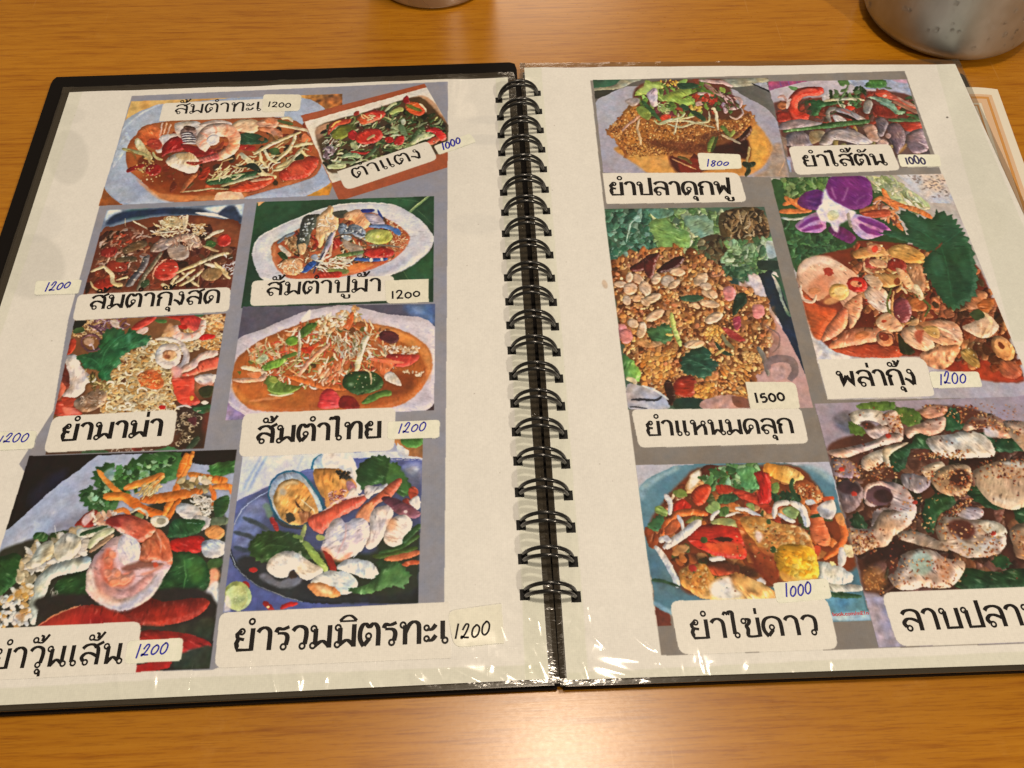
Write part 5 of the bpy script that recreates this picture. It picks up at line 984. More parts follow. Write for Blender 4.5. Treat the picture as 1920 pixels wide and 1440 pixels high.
# ---- R6: spicy squid salad
def dish_R6():
    at_page(RIGHT); g(1520,740,2.94); clip_to(PH['R6'])
    P('9c8c98','0 0 1900 0 1900 1450 0 1450',0,c2='98909c'); P('6c6874','120 130 220 90 260 200 170 200',soft=5); P('a8a0b8','290 1120 420 1110 500 1400 370 1400',0,c2='9c94a8')
    P('5c3222','90 290 300 200 500 120 700 60 900 80 1060 150 1300 200 1700 300 1800 1100 380 1100 270 980 200 700 130 500',c2='3c2018',soft=3)
    C('c',160,'110 320 600 150 1100 180 1700 300 1700 1080 400 1080 240 800','5c3828 6e4634 3c2218 8a5c40 4a2c20 7a5248 2c2a1a',150,90,sh=1)
    P('aca0a8','560 60 700 60 700 90',a=.1)
    # leaves
    for p in ('250 60 340 40 460 45 450 80 350 90 270 80','450 80 520 70 600 100 600 160 540 180 480 130','210 150 250 160 300 200 280 225 220 210'): LF('5a7c2c',p,'3f5c20',5)
    for p,c in (('740 90 800 80 830 140 850 180 780 200 730 180','2a5c34'),('420 310 540 280 580 220 620 195 680 250 700 310 560 300 520 400 460 420','24522c'),('1000 270 1060 235 1200 240 1240 300 1100 320 1010 310','2c5c34'),('640 580 740 545 800 600 700 670 680 760 620 720','24552c'),('860 540 920 500 980 570 1060 630 960 620','1f4522'),('220 690 260 650 310 720 290 780 240 740','1f3c20'),('800 1060 860 960 1000 980 1200 960 1400 1060 1000 1080','24481e'),('1000 920 1050 880 1100 930 1060 960','2c5a28'),('930 210 990 230 1020 270 980 270','204420'),('1120 640 1200 600 1260 700 1160 720','245024')): LF(c,p,'1a3c20',7)
    P('341c14','460 790 560 830 600 860 480 900 300 940 320 880',soft=4); P('2c1812','760 360 900 350 1020 330 980 380 860 390',soft=4)
    sq=[ # squid pieces
     ('215 110 260 85 340 80 400 100 440 150 400 170 350 145 300 140 260 165 230 150','dcd4c0','c0a894'),('300 190 340 180 400 170 460 210 420 240 340 240 300 210','d0b4a8','b89888'),('400 110 460 85 490 130 510 190 500 240 440 190','cca890','b08c78'),
     ('90 310 200 290 320 260 440 210 500 220 500 255 400 280 280 320 180 350 100 330','a88878','c8a490'),('290 345 360 310 440 290 540 262 480 290 420 320 400 370 330 420 280 400','dcd0bc','b89478'),('400 300 440 280 540 265 440 330 440 400 400 370','c8c0a8','a89078'),
     ('520 190 600 160 680 120 740 130 730 200 660 230 600 210 540 240','d0a890','b88468'),('600 90 650 55 740 65 740 110 650 130 610 110','c88c6c','a86c54'),
     ('640 270 660 235 760 220 860 195 940 220 1000 270 1015 330 980 345 900 350 800 350 700 335','e2d8c4','c8b098'),('840 180 880 130 980 105 1040 130 1160 200 1170 230 1040 240 980 200 920 190 860 200','c09478','a87860'),
     ('110 360 180 350 240 390 270 450 200 460 120 440','98807c','84686c'),('150 500 200 470 270 490 290 560 240 640 180 640 150 560','8c7068','745854'),
     ('290 520 340 490 420 480 500 500 560 560 585 640 560 700 500 740 420 740 340 740 350 640 440 620 420 580 360 620 300 600','ccb4a8','a8908c'),
     ('320 740 400 640 500 650 560 700 520 740 460 780 420 830 340 850 240 880 200 740','c4a890','a08068'),
     ('610 410 660 380 720 370 740 420 660 470 620 440','dccab0','b89878'),('660 470 700 410 800 380 880 400 890 470 860 540 780 560 700 530','c8ac8c','a07c5c'),
     ('900 420 980 380 1100 360 1300 400 1300 560 1180 620 1100 635 1000 600 930 530 900 470','ccb090','b08c6c'),
     ('690 740 720 680 800 650 860 680 940 690 1000 720 1060 740 1080 780 1060 860 980 890 880 900 800 870 720 820','c4ac98','9c8270'),('780 640 860 620 940 630 950 670 880 690 820 670','b8a8a4','988480'),
     ('920 710 980 690 1060 720 1080 770 1000 780','dcd0b8','b8a080'),('470 970 500 890 580 850 680 860 740 900 840 920 840 980 800 1040 740 1070 640 1060 560 1080 480 1070 430 1010','c8b09c','b49480'),
     ('480 760 560 750 680 790 760 850 720 860 600 830 500 800','a8907c','8c7058'),('1100 740 1200 700 1300 760 1260 900 1140 900 1110 820','b89878','986c4c'),('500 440 580 440 660 470 640 520 580 540 510 500','948888','7c6c70'),('1200 560 1400 520 1500 700 1300 760','c0a488','a08468'),('1300 900 1500 800 1560 960 1400 1040','c0a488','9c7c64'),('1060 150 1300 180 1400 300 1260 340 1180 320','c4a890','a88870')]
    for p,c,d in sq: P(c,p,c2=d,vol=.9,sh=2.5,nm=.09,spec=.12)
    E('5c3c40',375,555,78,60,10,c2='6c5058',sh=0); E('3a2420',400,560,54,38,10,soft=2); L('cca89c',22,'295 580 310 510 380 490 460 520',vol=.7); E('3c2828',215,515,66,38,10,soft=2); E('4a2418',820,460,60,50,0,soft=3); E('5a2c20',830,740,80,54,20,soft=3); P('6a4030','880 150 940 140 980 170 920 190',soft=2); P('4a2c24','270 150 330 150 350 180 300 190',soft=3); E('b8c8b4',610,930,66,66,0,c2='98b098',soft=3,a=.9); P('d8e0e4','780 750 860 820 960 820 1020 780 1000 850 880 880',soft=3,a=.6); P('e8e8e0','440 680 520 640 570 640 540 690',soft=3,a=.7); P('dce0d8','1060 380 1140 370 1200 400 1120 400',soft=2,a=.6)
    P('e4ddd0','1000 560 1100 580 1180 560 1100 620',soft=4,a=.5); P('c0b4b4','960 180 1020 190 1030 230 960 230',soft=2)
    # roasted-rice and chilli crumbs
    for reg,n in (('320 370 460 380 480 460 280 480',50),('560 330 880 300 860 360 600 360',70),('600 430 900 400 860 600 700 500',110),('900 370 1176 350 1300 460 920 460',90),('200 740 340 760 400 880 240 880',130),('740 640 900 560 880 620 780 680',60),('700 700 1080 740 1040 900 760 880',90),('440 900 840 900 820 1080 440 1060',90),('600 50 900 60 1170 220 880 180',120),('270 960 420 1000 400 1100 300 1080',50),('1100 740 1300 740 1300 900 1140 900',60),('110 340 300 400 260 480 140 500',50),('500 560 700 560 680 740 480 800',40),('380 100 500 120 500 220 420 200',40)):
        C('g',n,reg,'c88c50 8a3c20 e0b078 a85c30 5a2414 d8a870 b87040',15,9,vol=.5,sh=.5)
    C('d',170,'200 60 1176 60 1400 500 1300 1060 400 1060 120 500','7a2c1c 4a2418 b88458 983c28',6,5,vol=.4,sh=0,a=.85); C('d',60,'860 20 1176 60 1176 220 960 80','8a5840 a87860',6,4,sh=0,vol=0,a=.8)
    for x,y in ((580,595),(430,228),(1005,765),(170,412),(240,550)): E('b83424',x,y,16,13,0,vol=.6)
    P('a87038','290 980 360 950 420 1010 380 1080 300 1060',soft=5,a=.6); P('b87848','690 900 760 920 780 1000 720 1020',soft=6,a=.5)

BRUSH += [dish_R1, dish_R2, dish_R3, dish_R4, dish_R5, dish_R6]
# ------------------------------------------------------------------ name labels and price stickers, lettering strokes
# letters of the menu's looped Thai face: strokes in a box with baseline 0 and body height 1; 'o' = small loop x y r
GL = {
 'ก': (.82, [[.13,0,.13,.5,.22,.6,.08,.7,.16,.9,.4,1,.62,.9,.68,.68,.68,0]]),
 'ข': (.74, [[.16,.94,.3,.9,.28,.72,.18,.58,.22,.4,.22,.05,.62,.05],[.62,0,.62,1],'o .1 .84 .1']),
 'ค': (.84, [[.16,0,.07,.35,.07,.65,.18,.92,.4,1,.62,.9,.7,.65,.7,0],[.17,.06,.34,.36],'o .38 .48 .1']),
 'ง': (.6, [[.4,.8,.45,.5,.38,.02],[.38,.02,.2,.3,.02,.42],'o .32 .86 .1']),
 'ด': (.84, [[.2,0,.07,.3,.06,.62,.17,.9,.4,1,.62,.9,.7,.65,.7,0],[.2,.03,.4,.34],'o .36 .46 .1']),
 'ต': (.84, [[.2,0,.07,.3,.06,.66,.14,.93,.26,.98,.38,.84,.5,.98,.62,.93,.7,.68,.7,0],[.2,.03,.4,.34],'o .36 .44 .1']),
 'ท': (.84, [[.21,.86,.21,0],[.21,.5,.36,.88,.52,1,.66,.92,.7,.7,.7,0],'o .13 .87 .1']),
 'น': (.86, [[.21,.86,.21,0],[.21,.04,.42,.32,.62,.16],[.64,1,.64,.2],'o .13 .87 .1','o .7 .12 .1']),
 'บ': (.82, [[.21,.86,.21,.06,.68,.06],[.68,0,.68,1],'o .13 .87 .1']),
 'ป': (.82, [[.21,.86,.21,.06,.68,.06],[.68,0,.68,1.32],'o .13 .87 .1']),
 'พ': (.92, [[.21,.86,.22,.05,.46,.72],[.46,.72,.7,.05,.76,1],'o .13 .87 .1']),
 'ฟ': (.92, [[.21,.86,.22,.05,.46,.72],[.46,.72,.7,.05,.76,1.32],'o .13 .87 .1']),
 'ม': (.86, [[.21,.86,.21,.16],[.2,.1,.46,.3,.7,.06],[.7,0,.7,1],'o .13 .87 .1','o .13 .12 .1']),
 'ย': (.8, [[.24,.92,.1,.74,.14,.56,.36,.5],[.16,.54,.1,.36,.16,.05,.64,.05],[.64,0,.64,1],'o .26 .86 .1']),
 'ร': (.6, [[.05,.76,.12,.94,.28,.9,.5,1],[.1,.72,.36,.7,.46,.52,.42,.2],'o .34 .12 .1']),
 'ล': (.82, [[.08,.8,.2,.95,.42,1,.62,.9,.68,.66,.68,0],[.16,.2,.09,.38,.22,.56,.42,.56,.66,.4],'o .25 .13 .1']),
 'ว': (.64, [[.04,.8,.14,.95,.3,1,.48,.88,.52,.6,.48,.2],'o .4 .12 .1']),
 'ส': (.84, [[.08,.8,.2,.95,.42,1,.62,.86,.68,.62,.68,0],[.5,.84,.66,.98,.84,1.1],[.16,.2,.09,.38,.22,.56,.42,.56,.66,.4],'o .25 .13 .1']),
 'ห': (.86, [[.21,.86,.21,0],[.21,.3,.42,.56,.6,.66,.7,.48,.7,0],'o .13 .87 .1','o .64 .8 .1']),
 'ะ': (.56, [[.14,.62,.32,.64,.46,.84],[.14,.14,.32,.16,.46,.36],'o .13 .7 .09','o .13 .22 .09']),
 'า': (.62, [[.03,.8,.12,.95,.28,1,.42,.88,.46,.66,.46,0]]),
 'ำ': (.62, [[.03,.8,.12,.95,.28,1,.42,.88,.46,.66,.46,0],'o -.22 1.3 .1']),
 'เ': (.42, [[.14,1,.14,.18],'o .22 .12 .1']),
 'แ': (.78, [[.14,1,.14,.18],[.5,1,.5,.18],'o .22 .12 .1','o .58 .12 .1']),
 'ไ': (.5, [[-.12,1.18,-.05,1.34,.05,1.2],[.05,1.2,.12,1.36,.22,1.3,.22,1.0,.22,.18],'o .3 .12 .1']),
 'ุ': (0, [[-.14,-.16,-.12,-.44],'o -.22 -.2 .08']),
 'ู': (0, [[-.3,-.2,-.3,-.4,-.08,-.4,-.08,-.14],'o -.38 -.2 .07']),
 'ิ': (0, [[-.68,1.16,-.5,1.36,-.28,1.38,-.08,1.16],[-.68,1.15,-.08,1.15]]),
 'ั': (0, [[-.4,1.2,-.24,1.22,-.06,1.46],'o -.46 1.28 .09']),
 '้': (0, [[-.44,1.24,-.3,1.2,-.2,1.26,-.02,1.6],[-.34,1.56,-.24,1.5,-.26,1.28],'o -.5 1.34 .1']),
 '่': (0, [[-.16,1.18,-.16,1.5]]),
 '1': (.42, [[.2,1,.16,0]]),
 '2': (.72, [[.08,.72,.2,.96,.46,.94,.5,.66,.3,.3,.08,.04],[.08,.04,.3,.08,.62,.02]]),
 'z': (.72, [[.12,.6,.3,.96,.5,.86,.36,.36,.14,.06,.12,.2,.34,.1,.64,.06]]),
 '0': (.7, [[.3,.94,.1,.7,.1,.24,.3,.02,.52,.22,.54,.68,.34,.94,.24,.9]]),
 '5': (.7, [[.56,.96,.2,.94],[.2,.94,.16,.56,.4,.6,.56,.36,.4,.06,.12,.04]]),
 '8': (.7, [[.5,.84,.28,.96,.14,.76,.34,.54,.52,.26,.32,.02,.12,.22,.3,.5,.52,.78,.5,.86]]),
}
LETTERS = []
def lettering(name, page, text, a, b, h, z, m, parent, bold=.15, hand=0., scale_small=1.0):
    if hand and bold < .152:
        text = text.replace('2', 'z')
    slant = .28 if hand and bold < .152 else 0
    A, B = W([a, b])
    hw = np.linalg.norm(W([(a[0], a[1] - h)])[0] - A)
    ex = (B - A) / np.linalg.norm(B - A)
    ey = np.array([-ex[1], ex[0]])
    adv = sum(GL[c][0] for c in text) - (GL[text[-1]][0] * .14)
    sx = np.linalg.norm(B - A) / adv
    V, Fc = [], []
    x = 0.0
    k = 0
    rnd = random.Random(len(text) * 31 + int(a[0]))
    for ch in text:
        w, st = GL[ch]
        jy = rnd.uniform(-.07, .07) * hand * 1.8
        js = 1 + rnd.uniform(-.12, .12) * hand * 3
        js *= scale_small if (ch == '0') else 1
        for s in st:
            k += 1
            zz = z + .0006 * k
            if isinstance(s, str):
                _, ox, oy, r = s.split()
                ox, oy, r = float(ox), float(oy), float(r)
                t = np.linspace(0, 2 * np.pi, 15)[:-1]
                r *= 1.12
                ro = (r + bold * .40)
                ri = max(r - bold * .26, .05)
                n0 = len(V)
                for rr in (ro, ri):
                    for tt in t:
                        px = (x + ox) * sx + rr * hw * .95 * math.cos(tt)
                        py = oy * hw + rr * hw * math.sin(tt)
                        V.append((*(A + ex * px + ey * py), zz))
                n = len(t)
                for i in range(n):
                    Fc.append((n0 + i, n0 + (i + 1) % n, n0 + n + (i + 1) % n, n0 + n + i))
                continue
            q = np.array(s, float).reshape(-1, 2)
            straight = len(q) == 2 or ch in 'บปพฟแเงขย' and len(q) <= 4
            if not straight:
                q = smooth(q, False, 5)
            else:
                q = np.vstack([q[i] + (q[i + 1] - q[i]) * t for i in range(len(q) - 1) for t in (0, .5)] + [q[-1:]])
            q = np.stack([(x + q[:, 0]) * sx + slant * (q[:, 1] - .3) * hw, (q[:, 1] * js + jy) * hw], 1)
            d = np.gradient(q, axis=0)
            d /= np.linalg.norm(d, axis=1)[:, None] + 1e-9
            nn = np.stack([-d[:, 1], d[:, 0]], 1)
            vert = np.abs(d[:, 1])
            ww = hw * bold * (.80 + .62 * vert) if not hand else np.full(len(q), hw * bold)
            if not hand and (min(s[1::2]) > 1.1 or max(s[1::2]) < 0):
                ww = ww * .72
            L1, R1 = q + nn * ww[:, None] / 2, q - nn * ww[:, None] / 2
            n0 = len(V)
            for p in L1:
                V.append((*(A + ex * p[0] + ey * p[1]), zz))
            for p in R1:
                V.append((*(A + ex * p[0] + ey * p[1]), zz))
            n = len(q)
            for i in range(n - 1):
                Fc.append((n0 + i, n0 + n + i, n0 + n + i + 1, n0 + i + 1))
        x += w
    # every face looks up
    F2 = []
    for f in Fc:
        p = [V[i] for i in f]
        ar = sum(p[i][0] * p[(i + 1) % 4][1] - p[(i + 1) % 4][0] * p[i][1] for i in range(4))
        F2.append(f if ar > 0 else f[::-1])
    o = link(name, mesh(name, V, F2, m))
    attach(o, parent)
    return o

def attach(o, parent):
    o.parent = parent
    o.matrix_parent_inverse = Matrix.Translation(-world_loc(parent))
def world_loc(p):
    v = Vector(p.location)
    return v if p.parent is None or p.type != 'EMPTY' else v

# (page, outline, corner radii mm, text, baseline start, baseline end, body height in photo pixels, stroke weight)
NAMES = [
 (0, [(306,194),(492,186),(535,183),(533,219),(298,228)], (2,0,0,0,1), 'ส้มตำทะเ', (326,214.5), (490,208), 17, .12),
 (0, [(632,322),(803,264),(821,299),(648,358)], (0,3,3,4), 'ตำแตง', (664,336), (792,296), 19, .13),
 (0, [(146.4,552.7),(433,538.5),(429.7,584.4),(135.5,602)], 2.5, 'ส้มตำกุ้งสด', (166,581), (409,569), 25, .14),
 (0, [(472.7,526.7),(739,517),(740,564),(468.5,574.6)], 2.5, 'ส้มตำปูม้า', (498,555), (714,546.5), 24, .14),
 (0, [(99.4,781.3),(333.8,767.7),(324,835.7),(81,850)], 3.2, 'ยำมาม่า', (111,828), (302,818), 31, .16),
 (0, [(456,776),(742.6,763.6),(739,845),(447,857.6)], 3.2, 'ส้มตำไทย', (479,832.5), (713,821.5), 32, .16),
 (0, [(-70,1181),(266,1165),(255,1262),(-100,1280)], (0,3,0,0), 'ยำวุ้นเส้น', (-22,1256), (225,1244), 37, .14),
 (0, [(412,1149),(842,1129),(846,1234),(402,1253)], (3,0,0,3), 'ยำรวมมิตรทะเ', (436,1222), (842,1205.5), 42, .15),
 (1, [(1129.7,324.8),(1385,323.8),(1400.8,379),(1137,383)], (0,4,3,1), 'ยำปลาดุกฟู', (1143,367), (1376,366), 25, .15),
 (1, [(1477.4,275),(1668.8,270.4),(1688.8,319.6),(1492,328.7)], 3, 'ยำไส้ตัน', (1507,312.9), (1662,310), 21, .15),
 (1, [(1533,674.4),(1734.8,669.8),(1753,743),(1551.5,749)], (0,5,2,0), 'พล่ากุ้ง', (1574,726.4), (1720,721.8), 29, .15),
 (1, [(1183,768),(1501.7,765),(1516.7,831.7),(1198,840)], 2.6, 'ยำแหนมคลุก', (1212,818), (1487,813), 28, .15),
 (1, [(1255,1126.5),(1550.7,1120),(1573,1217.5),(1273.7,1228)], 3.4, 'ยำไข่ดาว', (1295,1199), (1535,1190), 36, .15),
 (1, [(1651,1110.7),(2050,1096),(2072,1199),(1683,1213)], 4, 'ลาบปลาห', (1695,1184), (1962,1171), 38, .15),
]
# handwritten price stickers: (page, outline, radii, text, start, end, height, ink, weight, zero size)
PRICES = [
 (0, [(494,177.5),(566,178),(562,209),(491,211)], 2, '1200', (501,202), (545,202), 11, 'k', .17, .8),
 (0, [(813,274.6),(881.4,250.7),(893,266.6),(823,291.4)], 1.2, '1000', (832,283), (866,269), 15, 'b', .1, .8),
 (0, [(67.7,527.5),(155,525),(147.5,551.6),(64.4,554)], 1.2, '1200', (84,547.6), (131,540.6), 15, 'b', .1, .8),
 (0, [(722,526.7),(804,523.5),(804,567.3),(724,570.4)], (1,0,0,2.4), '1200', (733,562.5), (788,557), 14, 'k', .2, .8),
 (0, [(-22,811),(70,808),(64,842),(-26,846)], 1.4, '1200', (-4,833), (52,828), 16, 'b', .1, .9),
 (0, [(727.7,791),(825,787.7),(824,822),(726.5,824.4)], 1.4, '1200', (746,813.5), (798,809.5), 19, 'b', .09, .8),
 (0, [(240,1202),(345,1196),(340.7,1240),(233.7,1245)], 1.6, '1200', (254,1234), (314,1224), 24, 'b', .09, .75),
 (0, [(839,1145.7),(940.4,1132),(945,1206),(851,1215)], (3,0,0,3.4), '1200', (852,1200), (919,1191), 26, 'k', .14, .9),
 (1, [(1307,287.2),(1388,290),(1391,317),(1312,320)], 1.6, '1800', (1325,313), (1366,311), 13, 'b', .1, .6),
 (1, [(1681.6,290.4),(1760.8,290.4),(1764.5,313.2),(1688,314)], 1.4, '1000', (1699,309), (1736,308), 15, 'd', .11, .9),
 (1, [(1741,697.3),(1834,697.3),(1841.8,726.4),(1748.6,728.8)], 1.2, '1200', (1762,722), (1813,720), 20, 'b', .08, .9),
 (1, [(1396.7,716.7),(1491.7,716.7),(1500,766.7),(1406.7,768)], (0,3,1,0), '1500', (1416,755.5), (1472,750.5), 19, 'k', .2, .7),
 (1, [(1447.8,1093.5),(1550.7,1084.3),(1560,1122.5),(1457,1131.8)], 1.4, '1000', (1474,1122), (1523,1113), 26, 'b', .08, .75),
]

# ------------------------------------------------------------------ print the two pages
def paint_flat(page, px, c, radii=0, **k):
    at_page(page)
    pts = W(px)
    if radii is not None and np.any(np.asarray(radii) > 0):
        pts = rounded(pts, radii)
    q = np.stack([(pts[:, 0] - page.x0) * RES, (page.y1 - pts[:, 1]) * RES], 1)
    r = raster(q)
    if r:
        fill(*r, c, **k)
pages = [LEFT, RIGHT]
for p_ in pages:
    at_page(p_)
    iy, ix = np.arange(p_.h) % TS, np.arange(p_.w) % TS
    p_.cv *= (1 + .003 * NM[np.ix_(iy, ix)] + .003 * NC[np.ix_(iy, ix)])[..., None]
def show_through(page, blobs):     # the print on the back of the sheet shines through faintly
    at_page(page)
    g(0, 0, 1)
    for c, x, y, rx, ry, a in blobs:
        E(c, x, y, rx, ry, 0, a=a, soft=5, nm=.01, nz=.01)
show_through(LEFT, [('b4ab9a',128,295,38,52,.28), ('b4ab9a',60,500,62,60,.3), ('b0a898',100,215,60,22,.14), ('b8b0a4',900,262,50,10,.25), ('b8b0a4',890,420,50,20,.12), ('b8b0a4',915,225,40,8,.2), ('b8b0a4',70,420,50,34,.14)])
show_through(RIGHT, [('c0b8a4',1790,330,60,40,.14), ('c8bda0',1830,420,60,50,.1)])
for (bx, page) in ((BACK_L, LEFT), (BACK_R, RIGHT)):
    paint_flat(page, bx, '8b8688' if page is LEFT else '7d7165', nz=.05, nm=.03, c2='8f8a90' if page is LEFT else '857a6f', ga=-90)
for fn in BRUSH:
    fn()
# the pictures are small snapshots printed on plain paper: ragged detail, uneven ink, dulled colour
for p_ in pages:
    at_page(p_)
    p_.clip[:] = True
    area = np.zeros((p_.h, p_.w), bool)
    for k, px in PH.items():
        if (k[0] == 'R') == (p_ is RIGHT):
            g(0, 0, 1)
            M, y, x = raster(tocv(px))
            area[y:y + M.shape[0], x:x + M.shape[1]] |= M
    iy, ix = np.arange(p_.h), np.arange(p_.w)
    a1, a2 = NM[np.ix_(iy % TS, ix % TS)], NM[np.ix_((iy + 333) % TS, (ix + 571) % TS)]
    b1, b2 = NC[np.ix_((iy + 90) % TS, ix % TS)], NC[np.ix_(iy % TS, (ix + 200) % TS)]
    f1, f2 = NF[np.ix_(iy % TS, ix % TS)], NF[np.ix_((iy + 400) % TS, (ix + 100) % TS)]
    yy = np.clip(np.rint(iy[:, None] + .45 * a1 + .3 * b1), 0, p_.h - 1).astype(int)
    xx = np.clip(np.rint(ix[None, :] + .45 * a2 + .3 * b2), 0, p_.w - 1).astype(int)
    ok = area & area[yy, xx]
    v = np.where(ok[..., None], p_.cv[yy, xx], p_.cv)
    lum = v.mean(2, keepdims=True)
    det = (blur(lum, 2) - blur(lum, 7))
    v2 = lum + (v - lum) * .96
    v2[..., 1] -= .16 * np.clip(v2[..., 1] - np.maximum(v2[..., 0], v2[..., 2]), 0, 1)
    v2 = v2 + det * .15
    e1 = NF[np.ix_((iy + 700) % TS, (ix + 650) % TS)]
    e2 = NM[np.ix_((iy + 510) % TS, (ix + 40) % TS)]
    v2 = v2 * (1 + .03 * e1 + .018 * e2)[..., None]
    v2 = v2 + .006 * np.stack([a1, -a2 * .3, b1], 2)
    v2 = np.clip(v2, 0, 1) ** 1.04 * np.array([1.02, 1.0, .985])
    p_.cv = np.where(area[..., None], v2, p_.cv)
for n_ in NAMES:
    paint_flat(pages[n_[0]], n_[1], 'e2d4be', n_[2], nz=.008, nm=.006)
for n_ in PRICES:
    paint_flat(pages[n_[0]], n_[1], 'e6dcbe' if n_[7] != 'k' else 'e2d5b8', n_[2], nz=.008, nm=.008)
    if n_[7] == 'b':
        q = np.array(n_[1], float)
# yellowed strip along the punched edge, specks of dirt, a smear
def band(page, px, c, a):
    paint_flat(page, px, c, None, a=a, nz=.01, nm=.02, soft=1)
band(LEFT, [(929,146),(952,145),(1030,1272),(985,1276),(962,705)], 'cfc9a6', .45)
band(RIGHT, [(983,127),(1015,127),(1104,1274),(1063,1275)], 'cfc9a6', .4)
band(LEFT, [(0,1291),(400,1268),(1010,1246),(1030,1272),(420,1303),(-120,1335),(-120,1300)], 'c9c2a2', .45)
band(RIGHT, [(1063,1262),(1500,1240),(2000,1218),(2080,1250),(1063,1275)], 'c9c2a2', .45)
band(LEFT, [(130,173),(155,172),(-90,900),(-300,1336),(-330,1336)], 'cdc6a6', .35)
band(RIGHT, [(1755,121),(1791,120),(2010,640),(1900,640)], 'c6c2a4', .35)
for page, cx0, cx1 in ((LEFT, 60, 940), (RIGHT, 1010, 1900)):
    at_page(page)
    for k in range(70):
        g(0, 0, 1)
        x, y = random.uniform(cx0, cx1), random.uniform(160, 1260)
        r = raster(tocv([(x - .8, y - .6), (x + .9, y - .5), (x + .5, y + .8), (x - .5, y + .7)]))
        if r:
            fill(*r, '5a4c3a', a=random.uniform(.2, .6))
E('a87850', 1134, 533, 5, 9, -20, a=.4, soft=1); E('3c342c', 1776, 220, 2.2, 1.6, a=.8)

def to_image(name, rgb, colorspace='sRGB'):
    h, w = rgb.shape[:2]
    im = bpy.data.images.new(name, w, h, alpha=False, float_buffer=(colorspace != 'sRGB'))
    im.colorspace_settings.name = colorspace
    buf = np.ones((h, w, 4), np.float32)
    buf[..., :3] = rgb[::-1]
    im.pixels.foreach_set(buf.ravel())
    im.update()
    return im
def encode(l):
    return np.where(l <= .0031308, l * 12.92, 1.055 * np.power(np.maximum(l, 1e-6), 1 / 2.4) - .055)
page_mats = []
for p_, nm_ in ((LEFT, 'left'), (RIGHT, 'right')):
    cv = p_.cv * .45 + blur(p_.cv, 1) * .55
    iy, ix = np.arange(p_.h), np.arange(p_.w)
    weave = .010 * np.sin(iy * 2.1)[:, None] + .008 * np.sin(ix * 1.7)[None, :]
    cv = cv * (1 + weave + .012 * NF[np.ix_(iy % TS, ix % TS)])[..., None]
    alb = np.clip(lin(np.clip(cv, 0, 1)) / PAPER_SEEN * PAPER_ALB, .004, .9)
    img = to_image('print_' + nm_, encode(alb))
    # relief of the clear film over the page: long soft undulations, sharp creases along the lower edge
    H = np.zeros((p_.h, p_.w))
    def crease(x0, y0, x1, y1, wpx, amp):
        a, b = W([(x0, y0), (x1, y1)])
        a = np.array([(a[0] - p_.x0) * RES, (p_.y1 - a[1]) * RES])
        b = np.array([(b[0] - p_.x0) * RES, (p_.y1 - b[1]) * RES])
        r = int(wpx * RES * 3)
        lo = np.maximum(np.minimum(a, b) - r, 0).astype(int)
        hi = np.minimum(np.maximum(a, b) + r, [p_.w, p_.h]).astype(int)
        if hi[0] <= lo[0] or hi[1] <= lo[1]:
            return
        yy, xx = np.mgrid[lo[1]:hi[1], lo[0]:hi[0]]
        d = b - a
        ln = np.linalg.norm(d)
        d = d / ln
        t = np.clip(((xx - a[0]) * d[0] + (yy - a[1]) * d[1]) / ln, -.2, 1.2)
        dist = (xx - a[0]) * -d[1] + (yy - a[1]) * d[0]
        H[lo[1]:hi[1], lo[0]:hi[0]] += amp * np.exp(-(dist / (wpx * RES)) ** 2) * np.clip(1 - np.abs(t - .75) * 1.5, 0, 1)
    rr = random.Random(3)
    if p_ is LEFT:
        base = [(215,1190,224,1310),(290,1180,286,1310),(350,1150,362,1300),(500,1220,516,1296),(612,1250,606,1290),(655,1150,690,1290),(668,1240,702,1290),(745,1240,800,1284),(770,1230,778,1276),(830,1246,902,1278),(900,1230,960,1270),(925,1130,945,1190),(960,1100,990,1160),(985,1180,1020,1260),(1000,1120,1012,1180),(560,1230,556,1292)]
    else:
        base = [(1065,1150,1120,1200),(1070,1180,1100,1260),(1085,1240,1200,1272),(1180,1180,1220,1210),(1330,1240,1345,1270),(1340,1230,1352,1268),(1480,1235,1500,1270),(1495,1240,1520,1262),(1560,1230,1572,1262),(1690,1225,1670,1250),(1760,1200,1790,1250),(1090,1100,1110,1170),(1230,1230,1260,1268),(1420,1210,1400,1262)]
    for q in base:
        crease(*q, rr.uniform(.9, 1.9), rr.uniform(.3, .6))
    for q in range(30):
        x = rr.uniform(0, 1010) if p_ is LEFT else rr.uniform(1070, 1900)
        y = rr.uniform(1200, 1270)
        crease(x, y, x + rr.uniform(-14, 18), y + rr.uniform(14, 50), rr.uniform(.4, 1.2), rr.uniform(.03, .12))
    broad = [(930,1120,1015,1165),(925,1225,1015,1205),(700,1262,860,1246),(560,1250,640,1262),(330,1255,420,1240),(180,1240,300,1262)] if p_ is LEFT else [(1062,1165,1140,1205),(1100,1225,1230,1245),(1290,1235,1420,1228),(1500,1225,1640,1232),(1085,1100,1120,1140),(1700,1225,1850,1212)]
    for q in broad:
        crease(*q, rr.uniform(2.6, 4.5), rr.uniform(.35, .6))
    for k in range(60):    # waves along the top edge
        x = rr.uniform(120, 950) if p_ is LEFT else rr.uniform(990, 1790)
        crease(x, 120, x + rr.uniform(-6, 6), 175, rr.uniform(1, 3), rr.uniform(-.05, .08))
    H += .10 * blur(blur(NC[np.ix_(iy // 3 % TS, ix // 3 % TS)], 8), 8) * 3 + .03 * NC[np.ix_(iy % TS, ix % TS)]
    hn = (H - H.min())
    hmax = hn.max()
    him = to_image('film_relief_' + nm_, np.repeat((hn / hmax)[..., None], 3, 2), 'Non-Color')
    m = mat('printed_page_' + nm_, rough=.62, Coat_Weight=.85, Coat_Roughness=.13, Coat_IOR=1.45, Specular_IOR_Level=.2)
    N, Lk, b = nodes(m)
